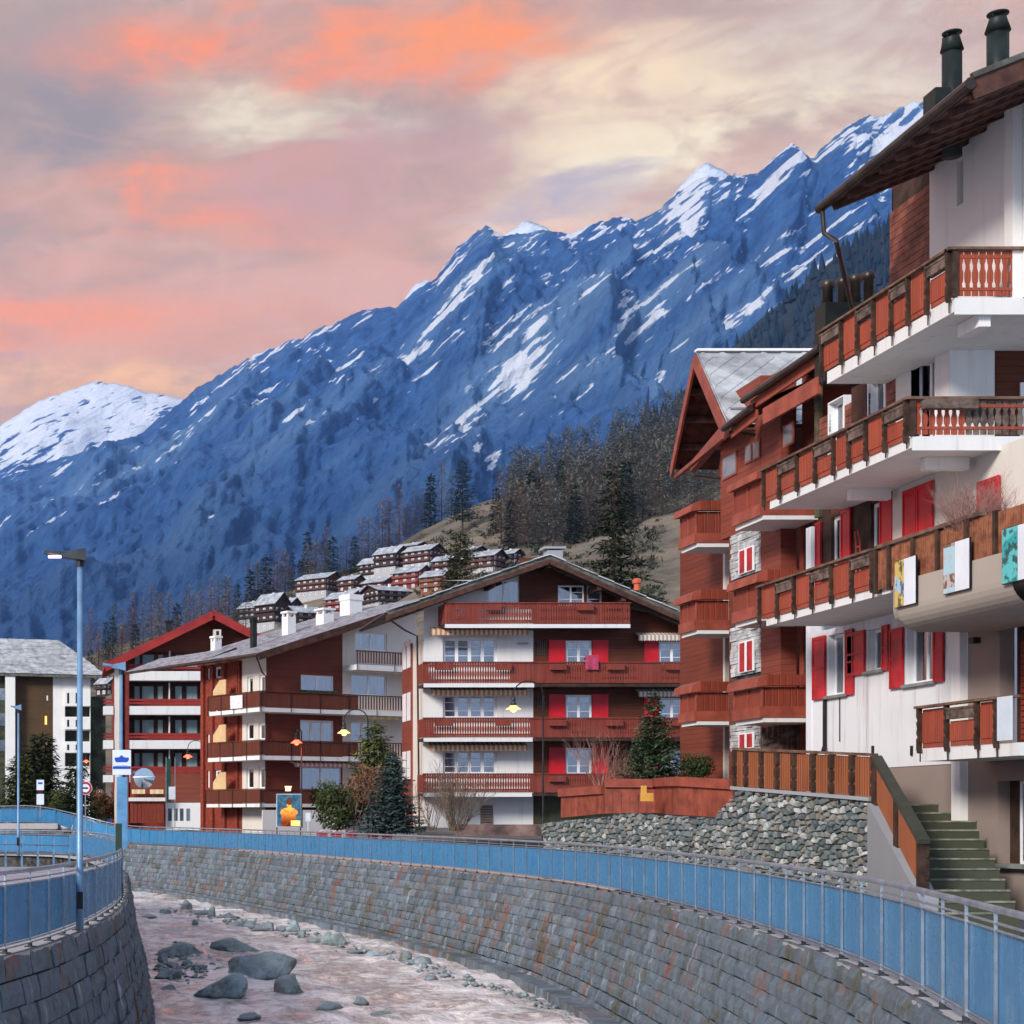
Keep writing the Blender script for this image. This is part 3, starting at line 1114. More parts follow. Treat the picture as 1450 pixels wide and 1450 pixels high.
def block_wall(name, label, line, side, nrow, seed, i0, i1, blen, keep=300, BAT=BAT):
    """blocks laid in courses down a battered face. side: +1 = river is on the left of travel, -1 = on the right"""
    root = empty(name)
    tag(root, label, 'wall')
    r = random.Random(seed)
    H = 0 - WZ + 0.25
    rh = H / nrow
    items = []
    L = line[i0:i1]
    cum = [0.0]
    for a, b in zip(L, L[1:]): cum.append(cum[-1] + (b - a).length)

    def at(s):
        k = max(0, min(len(L) - 2, int(np.searchsorted(cum, s)) - 1))
        f = (s - cum[k]) / max(1e-6, cum[k + 1] - cum[k])
        p = L[k].lerp(L[k + 1], f)
        ka, kb = max(0, k - 1), min(len(L) - 1, k + 2)
        d = (L[kb] - L[ka]); d.z = 0; d.normalize()
        return p, d
    tilt = math.atan2(BAT, H)
    for row in range(nrow):
        s = -r.uniform(0, blen)
        while s < cum[-1]:
            ln = blen * r.uniform(0.65, 1.45) * (1.25 if row == 0 else 1.0)
            p, d = at(min(max(s + ln / 2, 0), cum[-1]))
            nrm = Vector((-d.y, d.x, 0)) * side       # towards the river
            zc = -rh * (row + 0.5)
            lean = BAT * (-zc) / H
            step = 0.035 * max(0, row - nrow + 4)     # lowest courses step out
            c = p + nrm * (lean + step - 0.12 + r.uniform(-.02, .025))
            c.z = p.z * (1 if row == 0 else max(0, 1 - row / nrow)) + zc
            # the unit block looks along -Y: x along the wall, -y to the river
            yax = -nrm
            xax = Vector((yax.y, -yax.x, 0))
            M = Matrix((xax, yax, Vector((0, 0, 1)))).transposed().to_4x4()
            M = Matrix.Translation(c) @ M @ Matrix.Rotation(-tilt, 4, 'X') @ Matrix.Rotation(r.uniform(-.012, .012), 4, 'Y')
            S = Matrix.Diagonal((ln * 0.99, 0.34, rh / math.cos(tilt) * (1.0 + r.uniform(-.03, .02)), 1))
            items.append((M @ S, r.randrange(8), c, ln, rh))
            s += ln
    vis = []
    for k, (M, v, c, ln, h) in enumerate(items):
        x, y, sc = project(c)
        if c.y > 2 and -20 < x < 1470 and y < 1475:
            vis.append((-sc * sc * ln * h, k))
    vis.sort()
    own = {k for _, k in vis[:keep]}
    rest = MB()
    for k, (M, v, c, ln, h) in enumerate(items):
        if k in own:
            o = link('stone_block', BV[v], root)
            o.matrix_basis = M
        else:
            if c.y < 1.5:
                continue
            n = len(rest.v)
            vs, fs = BVD[v]
            rest.v += [tuple(M @ Vector(q)) for q in vs]
            rest.f += [tuple(n + i for i in q) for q in fs]
            rest.m += [0] * len(fs)
    tag(rest.build('far_stone_blocks', BLOCK, root), kind='stuff')
    # core behind the joints, coping on top, footing in the water
    core, cope, foot = MB(), MB(), MB()
    for i in range(len(L) - 1):
        a, b = L[i], L[i + 1]
        da = at(cum[i])[1]; db = at(cum[i + 1])[1]
        na, nb = Vector((-da.y, da.x, 0)) * side, Vector((-db.y, db.x, 0)) * side
        dn = Vector((0, 0, -H))
        def q4(A0, A1, B0, B1):
            core.quad(A0, A1, B1, B0)
        core.hexa([a + dn - na * 0.3, a + dn + na * (BAT - 0.20), b + dn + nb * (BAT - 0.20), b + dn - nb * 0.3],
                  [a - na * 0.3, a - na * 0.17, b - nb * 0.17, b - nb * 0.3])
        up = Vector((0, 0, 0.005))
        cope.hexa([a - na * 0.5 - up * 18, a + na * 0.02 - up * 18, b + nb * 0.02 - up * 18, b - nb * 0.5 - up * 18],
                  [a - na * 0.5 + up, a + na * 0.03 + up, b + nb * 0.03 + up, b - nb * 0.5 + up])
        zf = WZ + 0.22
        fa, fb = Vector((a.x, a.y, 0)), Vector((b.x, b.y, 0))
        zt = Vector((0, 0, zf))
        zl = Vector((0, 0, WZ - 0.5))
        w = BAT + (0.42 if side > 0 else -0.05)
        foot.hexa([fa + zl, fa + na * (w + .05) + zl, fb + nb * (w + .05) + zl, fb + zl], [fa + zt, fa + na * w + zt, fb + nb * w + zt, fb + zt])
    core.build('wall_core', MORTAR, root)
    cope.build('coping', COPE, root)
    foot.build('footing', MATS['river_wall_block'], root)
    return root


def idx_near(line, y):
    return min(range(len(line)), key=lambda i: abs(line[i].y - y) + (0 if i < len(line) * 0.9 else 50))


block_wall('river_wall', 'long curving grey stone block river wall under the far blue railing', RL, +1, 11, 11, 0, len(RL), 0.50)
block_wall('river_wall', 'mossy stone block river wall under the railing beside the lamp post', LL, -1, 8, 12, 0, len(LL), 0.75, 300, 0.5)


# ------------------------------------------------------------------ blue railings
def railing(name, label, line, side, spacing, seed):
    root = empty(name)
    tag(root, label, 'railing')
    off = offset_line(line, 0.13 if side > 0 else -0.13)
    pts = spline([tuple(p) for p in off[::3]] , spacing)
    top = [p + Vector((0, 0, 1.10)) for p in pts]
    fine = spline([tuple(p) for p in top[::2]] + [tuple(top[-1])], 0.4)
    MB().tube(fine, 0.033, 8).build('top_rail', STEEL, root, True)
    for z, r_, nm in ((0.985, 0.013, 'upper_bar'), (0.925, 0.012, 'upper_bar'), (0.115, 0.013, 'lower_bar'), (0.065, 0.012, 'lower_bar')):
        f2 = [p - Vector((0, 0, 1.10 - z)) for p in fine]
        MB().tube(f2, r_, 5).build(nm, STEEL, root, True)
    post_me = MB().box(-0.011, 0.011, -0.014, 0.014, 0.0, 1.09).mesh('railing_post', STEEL)
    foot_me = MB().box(-0.06, 0.06, -0.07, 0.07, 0.004, 0.02).box(-0.02, 0.02, -0.03, 0.03, 0.02, 0.07).mesh('post_foot', STEELD)
    for a, b in zip(pts, pts[1:]):
        d = (b - a)
        L = d.length
        rz = math.atan2(d.y, d.x)
        ry = -math.asin(d.z / L)
        o = link('post', post_me, root, a, (0, 0, rz))
        o2 = link('post_foot', foot_me, root, a, (0, 0, rz))
        m = (a + b) / 2
        nrm = Vector((d.y, -d.x, 0)).normalized() * (0.03 if side > 0 else -0.03)
        pm = _UB.get('panel')
        if pm is None:
            pm = MB().box(-.5, .5, -.5, .5, -.5, .5).mesh('panel', BLUE)
            _UB['panel'] = pm
        link('panel', pm, root, m + nrm + Vector((0, 0, 0.525)), (0, ry, rz), (L * 0.992, 0.012, 0.79))
    return root


railing('railing', 'long curving blue panelled steel railing along the street side of the river', RL, +1, 1.18, 1)
railing('railing', 'blue panelled steel railing on the path side of the river by the lamp post', LL, -1, 1.18, 2)

# ------------------------------------------------------------------ haze
def build_haze():
    m = bpy.data.materials.new('valley_haze')
    m.use_nodes = True
    nt = m.node_tree
    nt.nodes.clear()
    out = nt.nodes.new('ShaderNodeOutputMaterial')
    v = nt.nodes.new('ShaderNodeVolumePrincipled')
    v.inputs['Color'].default_value = (0.25, 0.52, 1.0, 1)
    v.inputs['Absorption Color'].default_value = (0, 0, 0, 1)
    v.inputs['Density'].default_value = 0.000038
    v.inputs['Anisotropy'].default_value = 0.0
    nt.links.new(v.outputs[0], out.inputs['Volume'])
    o = MB().box(-3500, 7000, -60, 9200, -60, 2700).build('haze', m)
    tag(o, 'blue evening haze filling the valley', 'haze', kind='stuff')


build_haze()

# ------------------------------------------------------------------ building kit: every face looks towards local -y
def facade(parent, mat, x0, x1, z0, top, holes=(), y=0.0, depth=0.28, name='wall'):
    """a wall with real openings. top: height, or [(x, z), ...] along a gable. holes: (x0, x1, z0, z1)"""
    if not isinstance(top, (list, tuple)):
        top = [(x0, top), (x1, top)]
    zt = lambda x: interp(top, x)
    zmax = max(z for _, z in top)
    holes = [h for h in holes]
    xs = sorted({x0, x1, *[p[0] for p in top if x0 < p[0] < x1], *[v for h in holes for v in h[:2] if x0 < v < x1]})
    zs = sorted({z0, *[v for h in holes for v in h[2:] if z0 < v < zmax]}) + [zmax + 0.001]
    m = MB()
    for a, b in zip(xs, xs[1:]):
        for c, d in zip(zs, zs[1:]):
            xm, zm = (a + b) / 2, (c + d) / 2
            if any(h[0] < xm < h[1] and h[2] < zm < h[3] for h in holes):
                continue
            da, db = min(d, zt(a)), min(d, zt(b))
            if da <= c + 1e-4 and db <= c + 1e-4:
                continue
            m.quad((a, y, c), (b, y, c), (b, y, max(db, c)), (a, y, max(da, c)))
    for h in holes:
        a, b, c, d = h
        m.quad((a, y, c), (a, y, d), (a, y + depth, d), (a, y + depth, c))
        m.quad((b, y, d), (b, y, c), (b, y + depth, c), (b, y + depth, d))
        m.quad((a, y, c), (a, y + depth, c), (b, y + depth, c), (b, y, c))
        m.quad((a, y, d), (b, y, d), (b, y + depth, d), (a, y + depth, d))
    return m.build(name, mat, parent)


def window(parent, x0, x1, z0, z1, y=0.0, cols=2, rows=1, fr=0.06, recess=0.10, frame=None, curtain=None, glass=None, sill=None, back=None, outer=True, name='window', small=False):
    """frame with its bars, one pane per light, a curtain and the dark room behind"""
    frame = frame or FRAMEW
    yf = y + recess
    fw = MB()
    t = 0.06
    fw.box(x0, x1, yf, yf + t, z0, z0 + fr).box(x0, x1, yf, yf + t, z1 - fr, z1)
    fw.box(x0, x0 + fr, yf, yf + t, z0 + fr, z1 - fr).box(x1 - fr, x1, yf, yf + t, z0 + fr, z1 - fr)
    W_ = (x1 - x0 - fr) / cols
    for i in range(1, cols):
        xm = x0 + fr / 2 + W_ * i
        fw.box(xm - fr * 0.6, xm + fr * 0.6, yf - 0.004, yf + t, z0 + fr, z1 - fr)
    for i in range(cols):
        a, b = x0 + fr / 2 + W_ * i + fr * 0.6, x0 + fr / 2 + W_ * (i + 1) - fr * 0.6
        for k in range(1, rows):
            zm = z0 + (z1 - z0) * k / rows
            fw.box(a, b, yf + 0.005, yf + 0.04, zm - 0.014, zm + 0.014)
    w = fw.build(name, frame, parent)
    for i in range(cols):
        a, b = x0 + fr / 2 + W_ * i + fr * 0.4, x0 + fr / 2 + W_ * (i + 1) - fr * 0.4
        piece('pane', w, glass or GLASS, a, b, yf + 0.02, yf + 0.028, z0 + fr * .6, z1 - fr * .6)
    if small:
        return w
    if curtain is not None:
        n = max(8, int((x1 - x0) / 0.09))
        c = MB()
        rr_ = random.Random(int(abs(x0 * 91 + z0 * 37)))
        open_ = rr_.random() < .75
        ya = [yf + 0.10 + 0.035 * math.sin(k * 1.9) + rr_.uniform(-.012, .012) for k in range(n + 1)]
        for k in range(n):
            xa, xb = x0 + (x1 - x0) * k / n, x0 + (x1 - x0) * (k + 1) / n
            fm_ = (k + .5) / n
            if open_ and .27 < fm_ < .73: continue
            c.quad((xa, ya[k], z0), (xb, ya[k + 1], z0), (xb, ya[k + 1], z1), (xa, ya[k], z1))
        c.build('curtain', curtain, w)
    rb = MB().quad((x0 - .02, yf + 0.5, z0 - .02), (x1 + .02, yf + 0.5, z0 - .02), (x1 + .02, yf + 0.5, z1 + .02), (x0 - .02, yf + 0.5, z1 + .02))
    rb.build('dark_room', back or ROOMD, w)
    if sill:
        piece('sill', w, sill, x0 - 0.1, x1 + 0.1, y - 0.09, y + recess, z0 - 0.07, z0 - 0.002)
    return w


def shutter(parent, x0, x1, z0, z1, y=0.0, mat=None, frame=True):
    m = MB()
    m.box(x0, x1, y - 0.035, y - 0.004, z0, z1)
    if frame:
        b = 0.05
        m.box(x0, x0 + b, y - 0.052, y - 0.035, z0, z1).box(x1 - b, x1, y - 0.052, y - 0.035, z0, z1)
        for za, zb in ((z0, z0 + b * 1.6), (z1 - b * 1.6, z1), ((z0 + z1) / 2 - b / 2, (z0 + z1) / 2 + b / 2)):
            m.box(x0 + b, x1 - b, y - 0.050, y - 0.035, za, zb)
    return m.build('shutter', mat or SHUT, parent)


BPROF = [(0, 1.0), (.14, 1.0), (.20, .62), (.27, .55), (.33, .9), (.42, 1.0), (.52, 1.0), (.62, .62), (.70, .55), (.78, .9), (.86, 1.0), (1, 1.0)]


def baluster_poly(xc, y, z0, h, w, prof=BPROF):
    r = [(xc + w / 2 * f, y, z0 + h * t) for t, f in prof]
    l = [(xc - w / 2 * f, y, z0 + h * t) for t, f in reversed(prof)]
    return r + l


def board_balustrade(mb, x0, x1, y, z0, h, pitch=0.125, w=0.105, plain=(), prof=BPROF):
    n = max(1, int((x1 - x0) / pitch))
    p = (x1 - x0) / n
    for i in range(n):
        xc = x0 + p * (i + 0.5)
        if any(a <= xc <= b for a, b in plain):
            mb.box(xc - p / 2 + .004, xc + p / 2 - .004, y, y + 0.025, z0, z0 + h)
        else:
            mb.prism(baluster_poly(xc, y, z0, h, w * p / 0.125 if pitch == 0.125 else w, prof), (0, 0.025, 0))


def gable_roof(parent, poly, y0, y1, th, mat_top, mat_edge, name='roof'):
    """poly: [(x, z)] eave - ridge - eave along the front; swept from y0 to y1"""
    m = MB()
    n = len(poly)
    m.cm = 0
    for (xa, za), (xb, zb) in zip(poly, poly[1:]):
        m.cm = 0
        m.quad((xa, y0, za + th), (xb, y0, zb + th), (xb, y1, zb + th), (xa, y1, za + th))
        m.cm = 1
        m.quad((xa, y1, za), (xb, y1, zb), (xb, y0, zb), (xa, y0, za))
        m.quad((xa, y0, za), (xb, y0, zb), (xb, y0, zb + th), (xa, y0, za + th))
        m.quad((xb, y1, zb), (xa, y1, za), (xa, y1, za + th), (xb, y1, zb + th))
    for (x, z), s in ((poly[0], 1), (poly[-1], -1)):
        q = [(x, y0, z), (x, y0, z + th), (x, y1, z + th), (x, y1, z)]
        m.quad(*(q if s > 0 else q[::-1]))
    return m.build(name, [mat_top, mat_edge], parent)


def twig_plant(name, parent, base, n, height, spread, r0, mat, seed, forks=3, levels=2):
    """bare stems that fork: real thin tubes"""
    rr_ = random.Random(seed)
    m = MB()

    def grow(p, d, L, r, lev):
        pts = [p]
        q = p.copy()
        dd = d.copy()
        k = 4
        for i in range(k):
            dd = (dd + Vector((rr_.uniform(-.22, .22), rr_.uniform(-.22, .22), rr_.uniform(-.05, .18)))).normalized()
            q = q + dd * L / k
            pts.append(q.copy())
        m.tube(pts, [r * (1 - 0.6 * i / k) for i in range(k + 1)], 4 if lev == 0 else 3, False)
        if lev < levels:
            for f in range(forks):
                i = rr_.randint(1, k)
                nd = (dd + Vector((rr_.uniform(-.8, .8), rr_.uniform(-.8, .8), rr_.uniform(-.2, .6)))).normalized()
                grow(pts[i], nd, L * rr_.uniform(.45, .7), r * 0.55, lev + 1)
    for i in range(n):
        a = rr_.uniform(0, 2 * math.pi)
        t = rr_.random() ** 0.6
        d = Vector((math.cos(a) * spread * t, math.sin(a) * spread * t, 1)).normalized()
        b = Vector(base) + Vector((math.cos(a), math.sin(a), 0)) * 0.12 * rr_.random() * height
        grow(b, d, height * rr_.uniform(.5, .75), r0 * rr_.uniform(.7, 1.2), 0)
    return m.build(name, mat, parent)


TWIG = m_plain('brown_twigs', (0.20, 0.12, 0.085), 0.8, 0.25, 6)
TWIGR = m_plain('rosy_twigs', (0.36, 0.20, 0.16), 0.8, 0.25, 6)

# ------------------------------------------------------------------ the white chalet at the right, its long side along the street
AXW = 18.6                                # plane of the long wall
A0 = 42.5
A = empty('chalet', (AXW, A0, 0), -math.pi / 2)
tag(A, 'tall white and timber chalet with red shutters and stacked balconies above the concrete stairs', 'house')


def ax(px, X=AXW): return A0 - F * X / (px - XP)
def az(px, py, X=AXW): return EZ + (HZ - py) * X / (px - XP)
def ay(X): return X - AXW


def a_planks(x0, x1, z0, z1, y, pitch, holes=(), back=True):
    """horizontal siding: each plank a piece, split round openings"""
    n = int(round((z1 - z0) / pitch))
    p = (z1 - z0) / n
    for i in range(n):
        a, b = z0 + i * p, z0 + (i + 1) * p
        spans = [(x0, x1)]
        for h in holes:
            if h[2] < b - 0.02 and h[3] > a + 0.02:
                ns = []
                for u, v in spans:
                    if h[0] > u and h[0] < v: ns.append((u, h[0]))
                    if h[1] < v and h[1] > u: ns.append((h[1], v))
                    if h[1] <= u or h[0] >= v: ns.append((u, v))
                spans = ns
        for u, v in spans:
            piece('plank', A, SIDING, u, v, y - 0.05, y - 0.012 + 0.004 * (i % 3), a + 0.006, b - 0.006)


# -- street storey: white wall with three shuttered windows
w1 = (ax(1173), ax(1199), az(1186, 984), az(1186, 897))
w2 = (ax(1229), ax(1250), az(1240, 949), az(1240, 890))
w3 = (ax(1284), ax(1323), az(1303, 967), az(1303, 884))
xe = ax(1347)
facade(A, WHITE_A, 0, xe, 2.95, 6.42, [w1, w2, w3])
for w, sh in ((w1, ((1153.5, 1171), (1200, 1211))), (w2, ((1202, 1227), (1252, 1261))), (w3, ((1263, 1281.5), (1325, 1339)))):
    window(A, *w, cols=2, rows=1, recess=0.16, curtain=CURT_Y, sill=SILLM, fr=0.07)
    for a, b in sh:
        shutter(A, ax(a), ax(b), w[2] - 0.05, w[3] + 0.02, -0.02, SHUT_A)
# gable end wall towards the camera side of the far corner and the return behind
MB().box(-0.3, -0.003, -0.03, 9, 2.0, 9.1).build('end_wall', WHITE_A, A)
# plinth, taupe
MB().box(0.2, xe, 0.02, 0.3, -0.2, 2.948).build('plinth', TAUPE, A)
piece('downpipe', A, BLACKM, ax(1170), ax(1172), -0.09, -0.03, az(1171, 1058), az(1171, 988))
MB().tube([(ax(1171), -0.06, az(1171, 1058)), (ax(1173), -0.12, az(1171, 1064))], 0.06, 8).build('downpipe_shoe', BLACKM, A)
MB().tube([(ax(1190.5), -0.03, az(1190, 985)), (ax(1190.5), -0.03, az(1190, 1050))], 0.012, 5).build('cable', BLACKM, A)
for px in (1237, 1292):
    piece('anchor_iron', A, BLACKM, ax(px - 1), ax(px + 1), -0.04, 0.0, az(px, 1070), az(px, 1056))
# beyond the white wall: pilaster and the sheltered entrance bay
xr = ax(1520)
piece('pilaster', A, WHITE, ax(1355), ax(1367), -0.12, 0.4, -0.2, 6.42)
MB().box(ax(1347) + .004, ax(1355) - .004, 0.5, 0.7, -0.2, 6.42).build('recess_wall', TAUPE, A)
bay = (ax(1412), xr - 0.4, 3.25, 5.85)
bay2 = (ax(1409), xr - 0.4, 0.9, 2.55)
facade(A, TAUPE, ax(1367) + .004, xr, -0.2, 6.42, [bay, bay2], 0.05, 0.3)
sl = MB().box(bay[0], bay[1], 0.4, 0.44, bay[2], bay[3]).build('roller_shutter', m_plain('brown_shutter_back', (0.06, 0.02, 0.014), 0.6), A)
n = 18
for i in range(n):
    za = bay[2] + (bay[3] - .5 - bay[2]) * i / n
    piece('slat', sl, REDWX, bay[0] + 0.25, bay[1], 0.33, 0.39, za, za + (bay[3] - .5 - bay[2]) / n * 0.8)
window(A, bay2[0] + .45, bay2[1], bay2[2], bay2[3], 0.05, 3, 1, recess=0.2, fr=0.06)
MB().box(bay2[0], bay2[0] + .43, 0.3, 0.34, bay2[2], bay2[3]).build('door', DKWOOD, A)
piece('sill', A, SILLM, bay2[0] - .1, bay2[1], -0.12, 0.05, bay2[2] - .08, bay2[2] - .004)
piece('wall_lamp', A, BLACKM, ax(1378), ax(1385), -0.1, 0.05, az(1381, 911), az(1381, 903))

# -- second storey behind the long balcony
d1 = (ax(1177), ax(1193), 6.75, az(1185, 730))
d2 = (ax(1233), ax(1248), 6.75, az(1240, 712))
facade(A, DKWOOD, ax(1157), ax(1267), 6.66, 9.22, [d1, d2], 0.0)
facade(A, CREAM, ax(1267), xr, 6.66, 9.22, [], -0.05)
for d in (d1, d2):
    window(A, *d, cols=1, rows=1, recess=0.08, fr=0.09, curtain=CURT_Y, name='balcony_door')
shutter(A, ax(1157.5), ax(1165), 6.75, d1[3], -0.02, SHUT_A)
shutter(A, ax(1194), ax(1207), 6.75, d1[3] + .05, -0.02)
shutter(A, ax(1249), ax(1266.5), 6.75, d2[3] + .05, -0.02)
for a, b in ((1285, 1304), (1305, 1327)):
    shutter(A, ax(a), ax(b), 6.75, az(1306, 688), -0.07, SHUT)
shutter(A, ax(1391), ax(1422), 6.9, 8.65, -0.07, SHUT_A)
# the carved sledge that hangs between the doors
SLEDX = ax(1220)
sd = MB()
for q in (-0.1, 0.1):
    sd.tube([(SLEDX + q, -0.08, 7.0), (SLEDX + q, -0.08, 8.3), (SLEDX + q * 0.8, -0.12, 8.55)], 0.022, 6)
for z in (7.1, 7.45, 7.8, 8.15):
    sd.box(SLEDX - 0.1, SLEDX + 0.1, -0.1, -0.07, z, z + 0.05)
sledge = sd.build('wooden_sledge', m_plain('sledge_red', (0.5, 0.05, 0.04), 0.5), None)
sledge.parent = None
sledge.matrix_world = Matrix.Translation((AXW, A0, 0)) @ Matrix.Rotation(-math.pi / 2, 4, 'Z')
tag(sledge, 'red wooden sledge hung upright between two balcony doors of the white chalet', 'sledge')

# -- third storey
e1 = (ax(1177), ax(1198), 9.6, az(1187, 567))
e2 = (ax(1233), ax(1257), 9.6, az(1245, 533))
e3 = (ax(1294), ax(1328), 9.6, az(1310, 497))
xp0, xp1 = ax(1272), ax(1348)
a_planks(ax(1163), xp0, 9.42, 11.68, 0.0, 0.155, [e1, e2])
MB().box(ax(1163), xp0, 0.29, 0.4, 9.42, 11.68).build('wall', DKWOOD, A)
facade(A, WHITE, xp0 + .003, xp1, 9.42, 11.68, [e3], -0.06)
MB().box(xp1 - .02, xp1, -0.055, 0.9, 9.42, 11.68).build('wall', WHITE, A)
for e in (e1, e2, e3):
    m = MB()
    a, b, c, d = e
    for q in ((a - .03, a, c, d), (b, b + .03, c, d), (a - .03, b + .03, d, d + .03)):
        m.box(q[0], q[1], -0.07, 0.26, q[2], q[3])
    m.build('window_surround', FRAMEW, A)
    window(A, a + .01, b - .01, c, d, 0.0, cols=2, rows=1, recess=0.12, fr=0.06, curtain=CURT_Y)
shut_w = (ax(1210), ax(1231))
piece('louvre_panel', A, RAFTER, shut_w[0], shut_w[1], -0.075, -0.05, 9.7, az(1220, 545))
# recessed loggia wall that faces the camera
lg = MB().box(xp1 - .30, xp1 - .05, 0.9, 6, 9.42, 11.68)
lg.build('loggia_wall', BROWN, A)
MB().box(xp1 - .04, xp1 - .0, ay(20.05), ay(20.13), 9.45, 11.0).box(xp1 - .04, xp1, ay(20.14), ay(22), 10.92, 11.0).build('door_frame', FRAMEW, A)
MB().box(xp1 - .045, xp1 - .02, ay(20.135), ay(22), 10.0, 10.9).build('door_glass', GLASSD, A)
MB().box(xp1 - .045, xp1 - .02, ay(20.135), ay(22), 9.45, 9.98).build('door_panel', WHITE, A)

# -- top storey
t0, t1 = ax(1263), ax(1320)
a_planks(t0, t1, 11.95, 15.5, 0.0, 0.16)
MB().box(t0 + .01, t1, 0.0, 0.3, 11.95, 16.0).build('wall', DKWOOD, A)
MB().box(t0, t0 + .05, 0.0, 6, 11.95, 16.6).build('end_wall', BROWN, A)
nh = (ax(1359), ax(1368), az(1363, 290), az(1363, 226))
facade(A, WHITE, t1 + .003, xr, 11.95, 16.3, [nh], -0.06, 0.15)
MB().box(nh[0], nh[1], 0.08, 0.1, nh[2], nh[3]).build('niche_back', CREAM, A)
MB().box(ax(1440), ax(1452), -0.25, -0.065, 11.95, 16.2).build('pilaster', WHITE, A)

# -- balconies: straight run on the long side, posts and panels each a piece
def a_side_run(root, X, posts, z0, z1, planters, slab_z, rail=True, mat=None):
    y = ay(X)
    xs = [ax(p, X) for p in posts]
    b = root
    for i, (u, v) in enumerate(zip(xs, xs[1:])):
        w = v - u
        top = z1 - 0.06
        if i in planters:
            m = MB().box(u + .07, v - .05, y - 0.11, y + 0.02, top - 0.27, top - 0.05).box(u + .05, v - .03, y - 0.125, y - 0.11, top - 0.09, top - 0.05)
            m.build('planter_box', PLANTER, b)
            pm = MB().box(u + .05, v - .03, y - 0.015, y + 0.015, z0, top - 0.31)
        else:
            pm = MB().box(u + .05, v - .03, y - 0.015, y + 0.015, z0, top - 0.02)
        zl = z0 + 0.10
        nb = max(3, int((w - .08) / 0.075))
        for k in range(nb):
            xa = u + .05 + (w - .08) * (k + 0.12) / nb
            xb = u + .05 + (w - .08) * (k + 0.88) / nb
            pm.box(xa, xb, y - 0.035, y - 0.015, zl, top - (0.36 if i in planters else 0.08))
        pm.build('panel', mat or BALC_A, b)
    for x in xs:
        m = MB()
        # turned outline: wide shoulders, narrow waist
        prof = [(0, .7), (.1, 1), (.3, 1), (.36, .6), (.44, 1), (.55, .75), (.66, 1), (.72, .6), (.8, 1), (1, 1)]
        for (ta, wa), (tb, wb) in zip(prof, prof[1:]):
            H = z1 - 0.05 - z0 + 0.12
            za, zb = z0 - 0.10 + H * ta, z0 - 0.10 + H * tb
            m.hexa([(x - .035, y - .05 - .06 * wa, za), (x + .035, y - .05 - .06 * wa, za), (x + .035, y - .02, za), (x - .035, y - .02, za)],
                   [(x - .035, y - .05 - .06 * wb, zb), (x + .035, y - .05 - .06 * wb, zb), (x + .035, y - .02, zb), (x - .035, y - .02, zb)])
        m.build('post', POSTW, b)
    MB().box(xs[0] - .1, xs[-1] + .06, y - 0.13, y + 0.05, z1 - 0.05, z1).build('handrail', CAPW, b)
    for x in xs:
        piece('bracket', b, BLACKM, x - .015, x + .015, y - 0.05, y - 0.036, slab_z - 0.05, z0 + .02)


def a_balcony(X, x0, x1, slab0, slab1, name='balcony', front=None):
    m = MB().box(x0, x1, ay(X) + 0.02, 0.0, slab0, slab1)
    return m.build(name, SLABW, A)


xc1 = ax(1350, 17.2)
b1 = a_balcony(17.2, ax(1170, 17.2), xc1, 11.68, 11.95)
a_side_run(b1, 17.2, [1167, 1173 + 22, 1218, 1241, 1266, 1290, 1317, 1347], 11.98, 12.92, (0, 2, 4, 6), 11.72)
xc2 = ax(1290, 16.76)
b2 = a_balcony(16.76, ax(1089, 16.76), xc2, 9.2, 9.42)
a_side_run(b2, 16.76, [1085, 1107, 1132, 1158, 1184, 1206, 1230, 1257, 1287], 9.40, 10.2, (1, 3, 5, 7), 9.24)
xc3 = ax(1244, 16.76)
b3 = a_balcony(16.76, ax(1084, 16.76), xr, 6.42, 6.65)
a_side_run(b3, 16.76, [1079, 1104, 1128, 1153, 1181, 1210, 1239], 6.60, 7.42, (1, 3, 5), 6.44)

# front runs that face the camera: cut-out balusters, each one a piece
def a_front_run(b, X, xcorner, z0, z1, old_from=None, npx=1560):
    """runs along local +y at local x = xcorner"""
    y0 = ay(X)
    yend = y0 + 4.0
    H = z1 - 0.07 - z0
    me = MB().prism([(p[1], p[0], p[2]) for p in baluster_poly(0, 0, 0, H, 0.118)], (0.026, 0, 0)).mesh('baluster', BALC_AX)
    me_old = MB().prism([(p[1], p[0], p[2]) for p in baluster_poly(0, 0, 0, H, 0.118)], (0.026, 0, 0)).mesh('baluster', PLANTER)
    n = int((yend - y0 - .1) / 0.146)
    for i in range(n):
        yy = y0 + 0.14 + i * 0.146
        link('baluster', me_old if old_from is not None and i >= old_from else me, b, (xcorner - 0.03, yy, z0))
    MB().box(xcorner - 0.09, xcorner + 0.09, y0 - 0.13, yend, z1 - 0.05, z1 + 0.002).build('handrail', CAPW, b)
    MB().box(xcorner - .03, xcorner + 0.005, y0, yend, z0 + .1, z0 + .16).box(xcorner - .03, xcorner + 0.005, y0, yend, z1 - .2, z1 - .14).build('crossbar', BALC_AX, b)
    piece('post', b, POSTW, xcorner - 0.05, xcorner + 0.05, y0 - .03, y0 + 0.07, z0 - .03, z1 - .05)


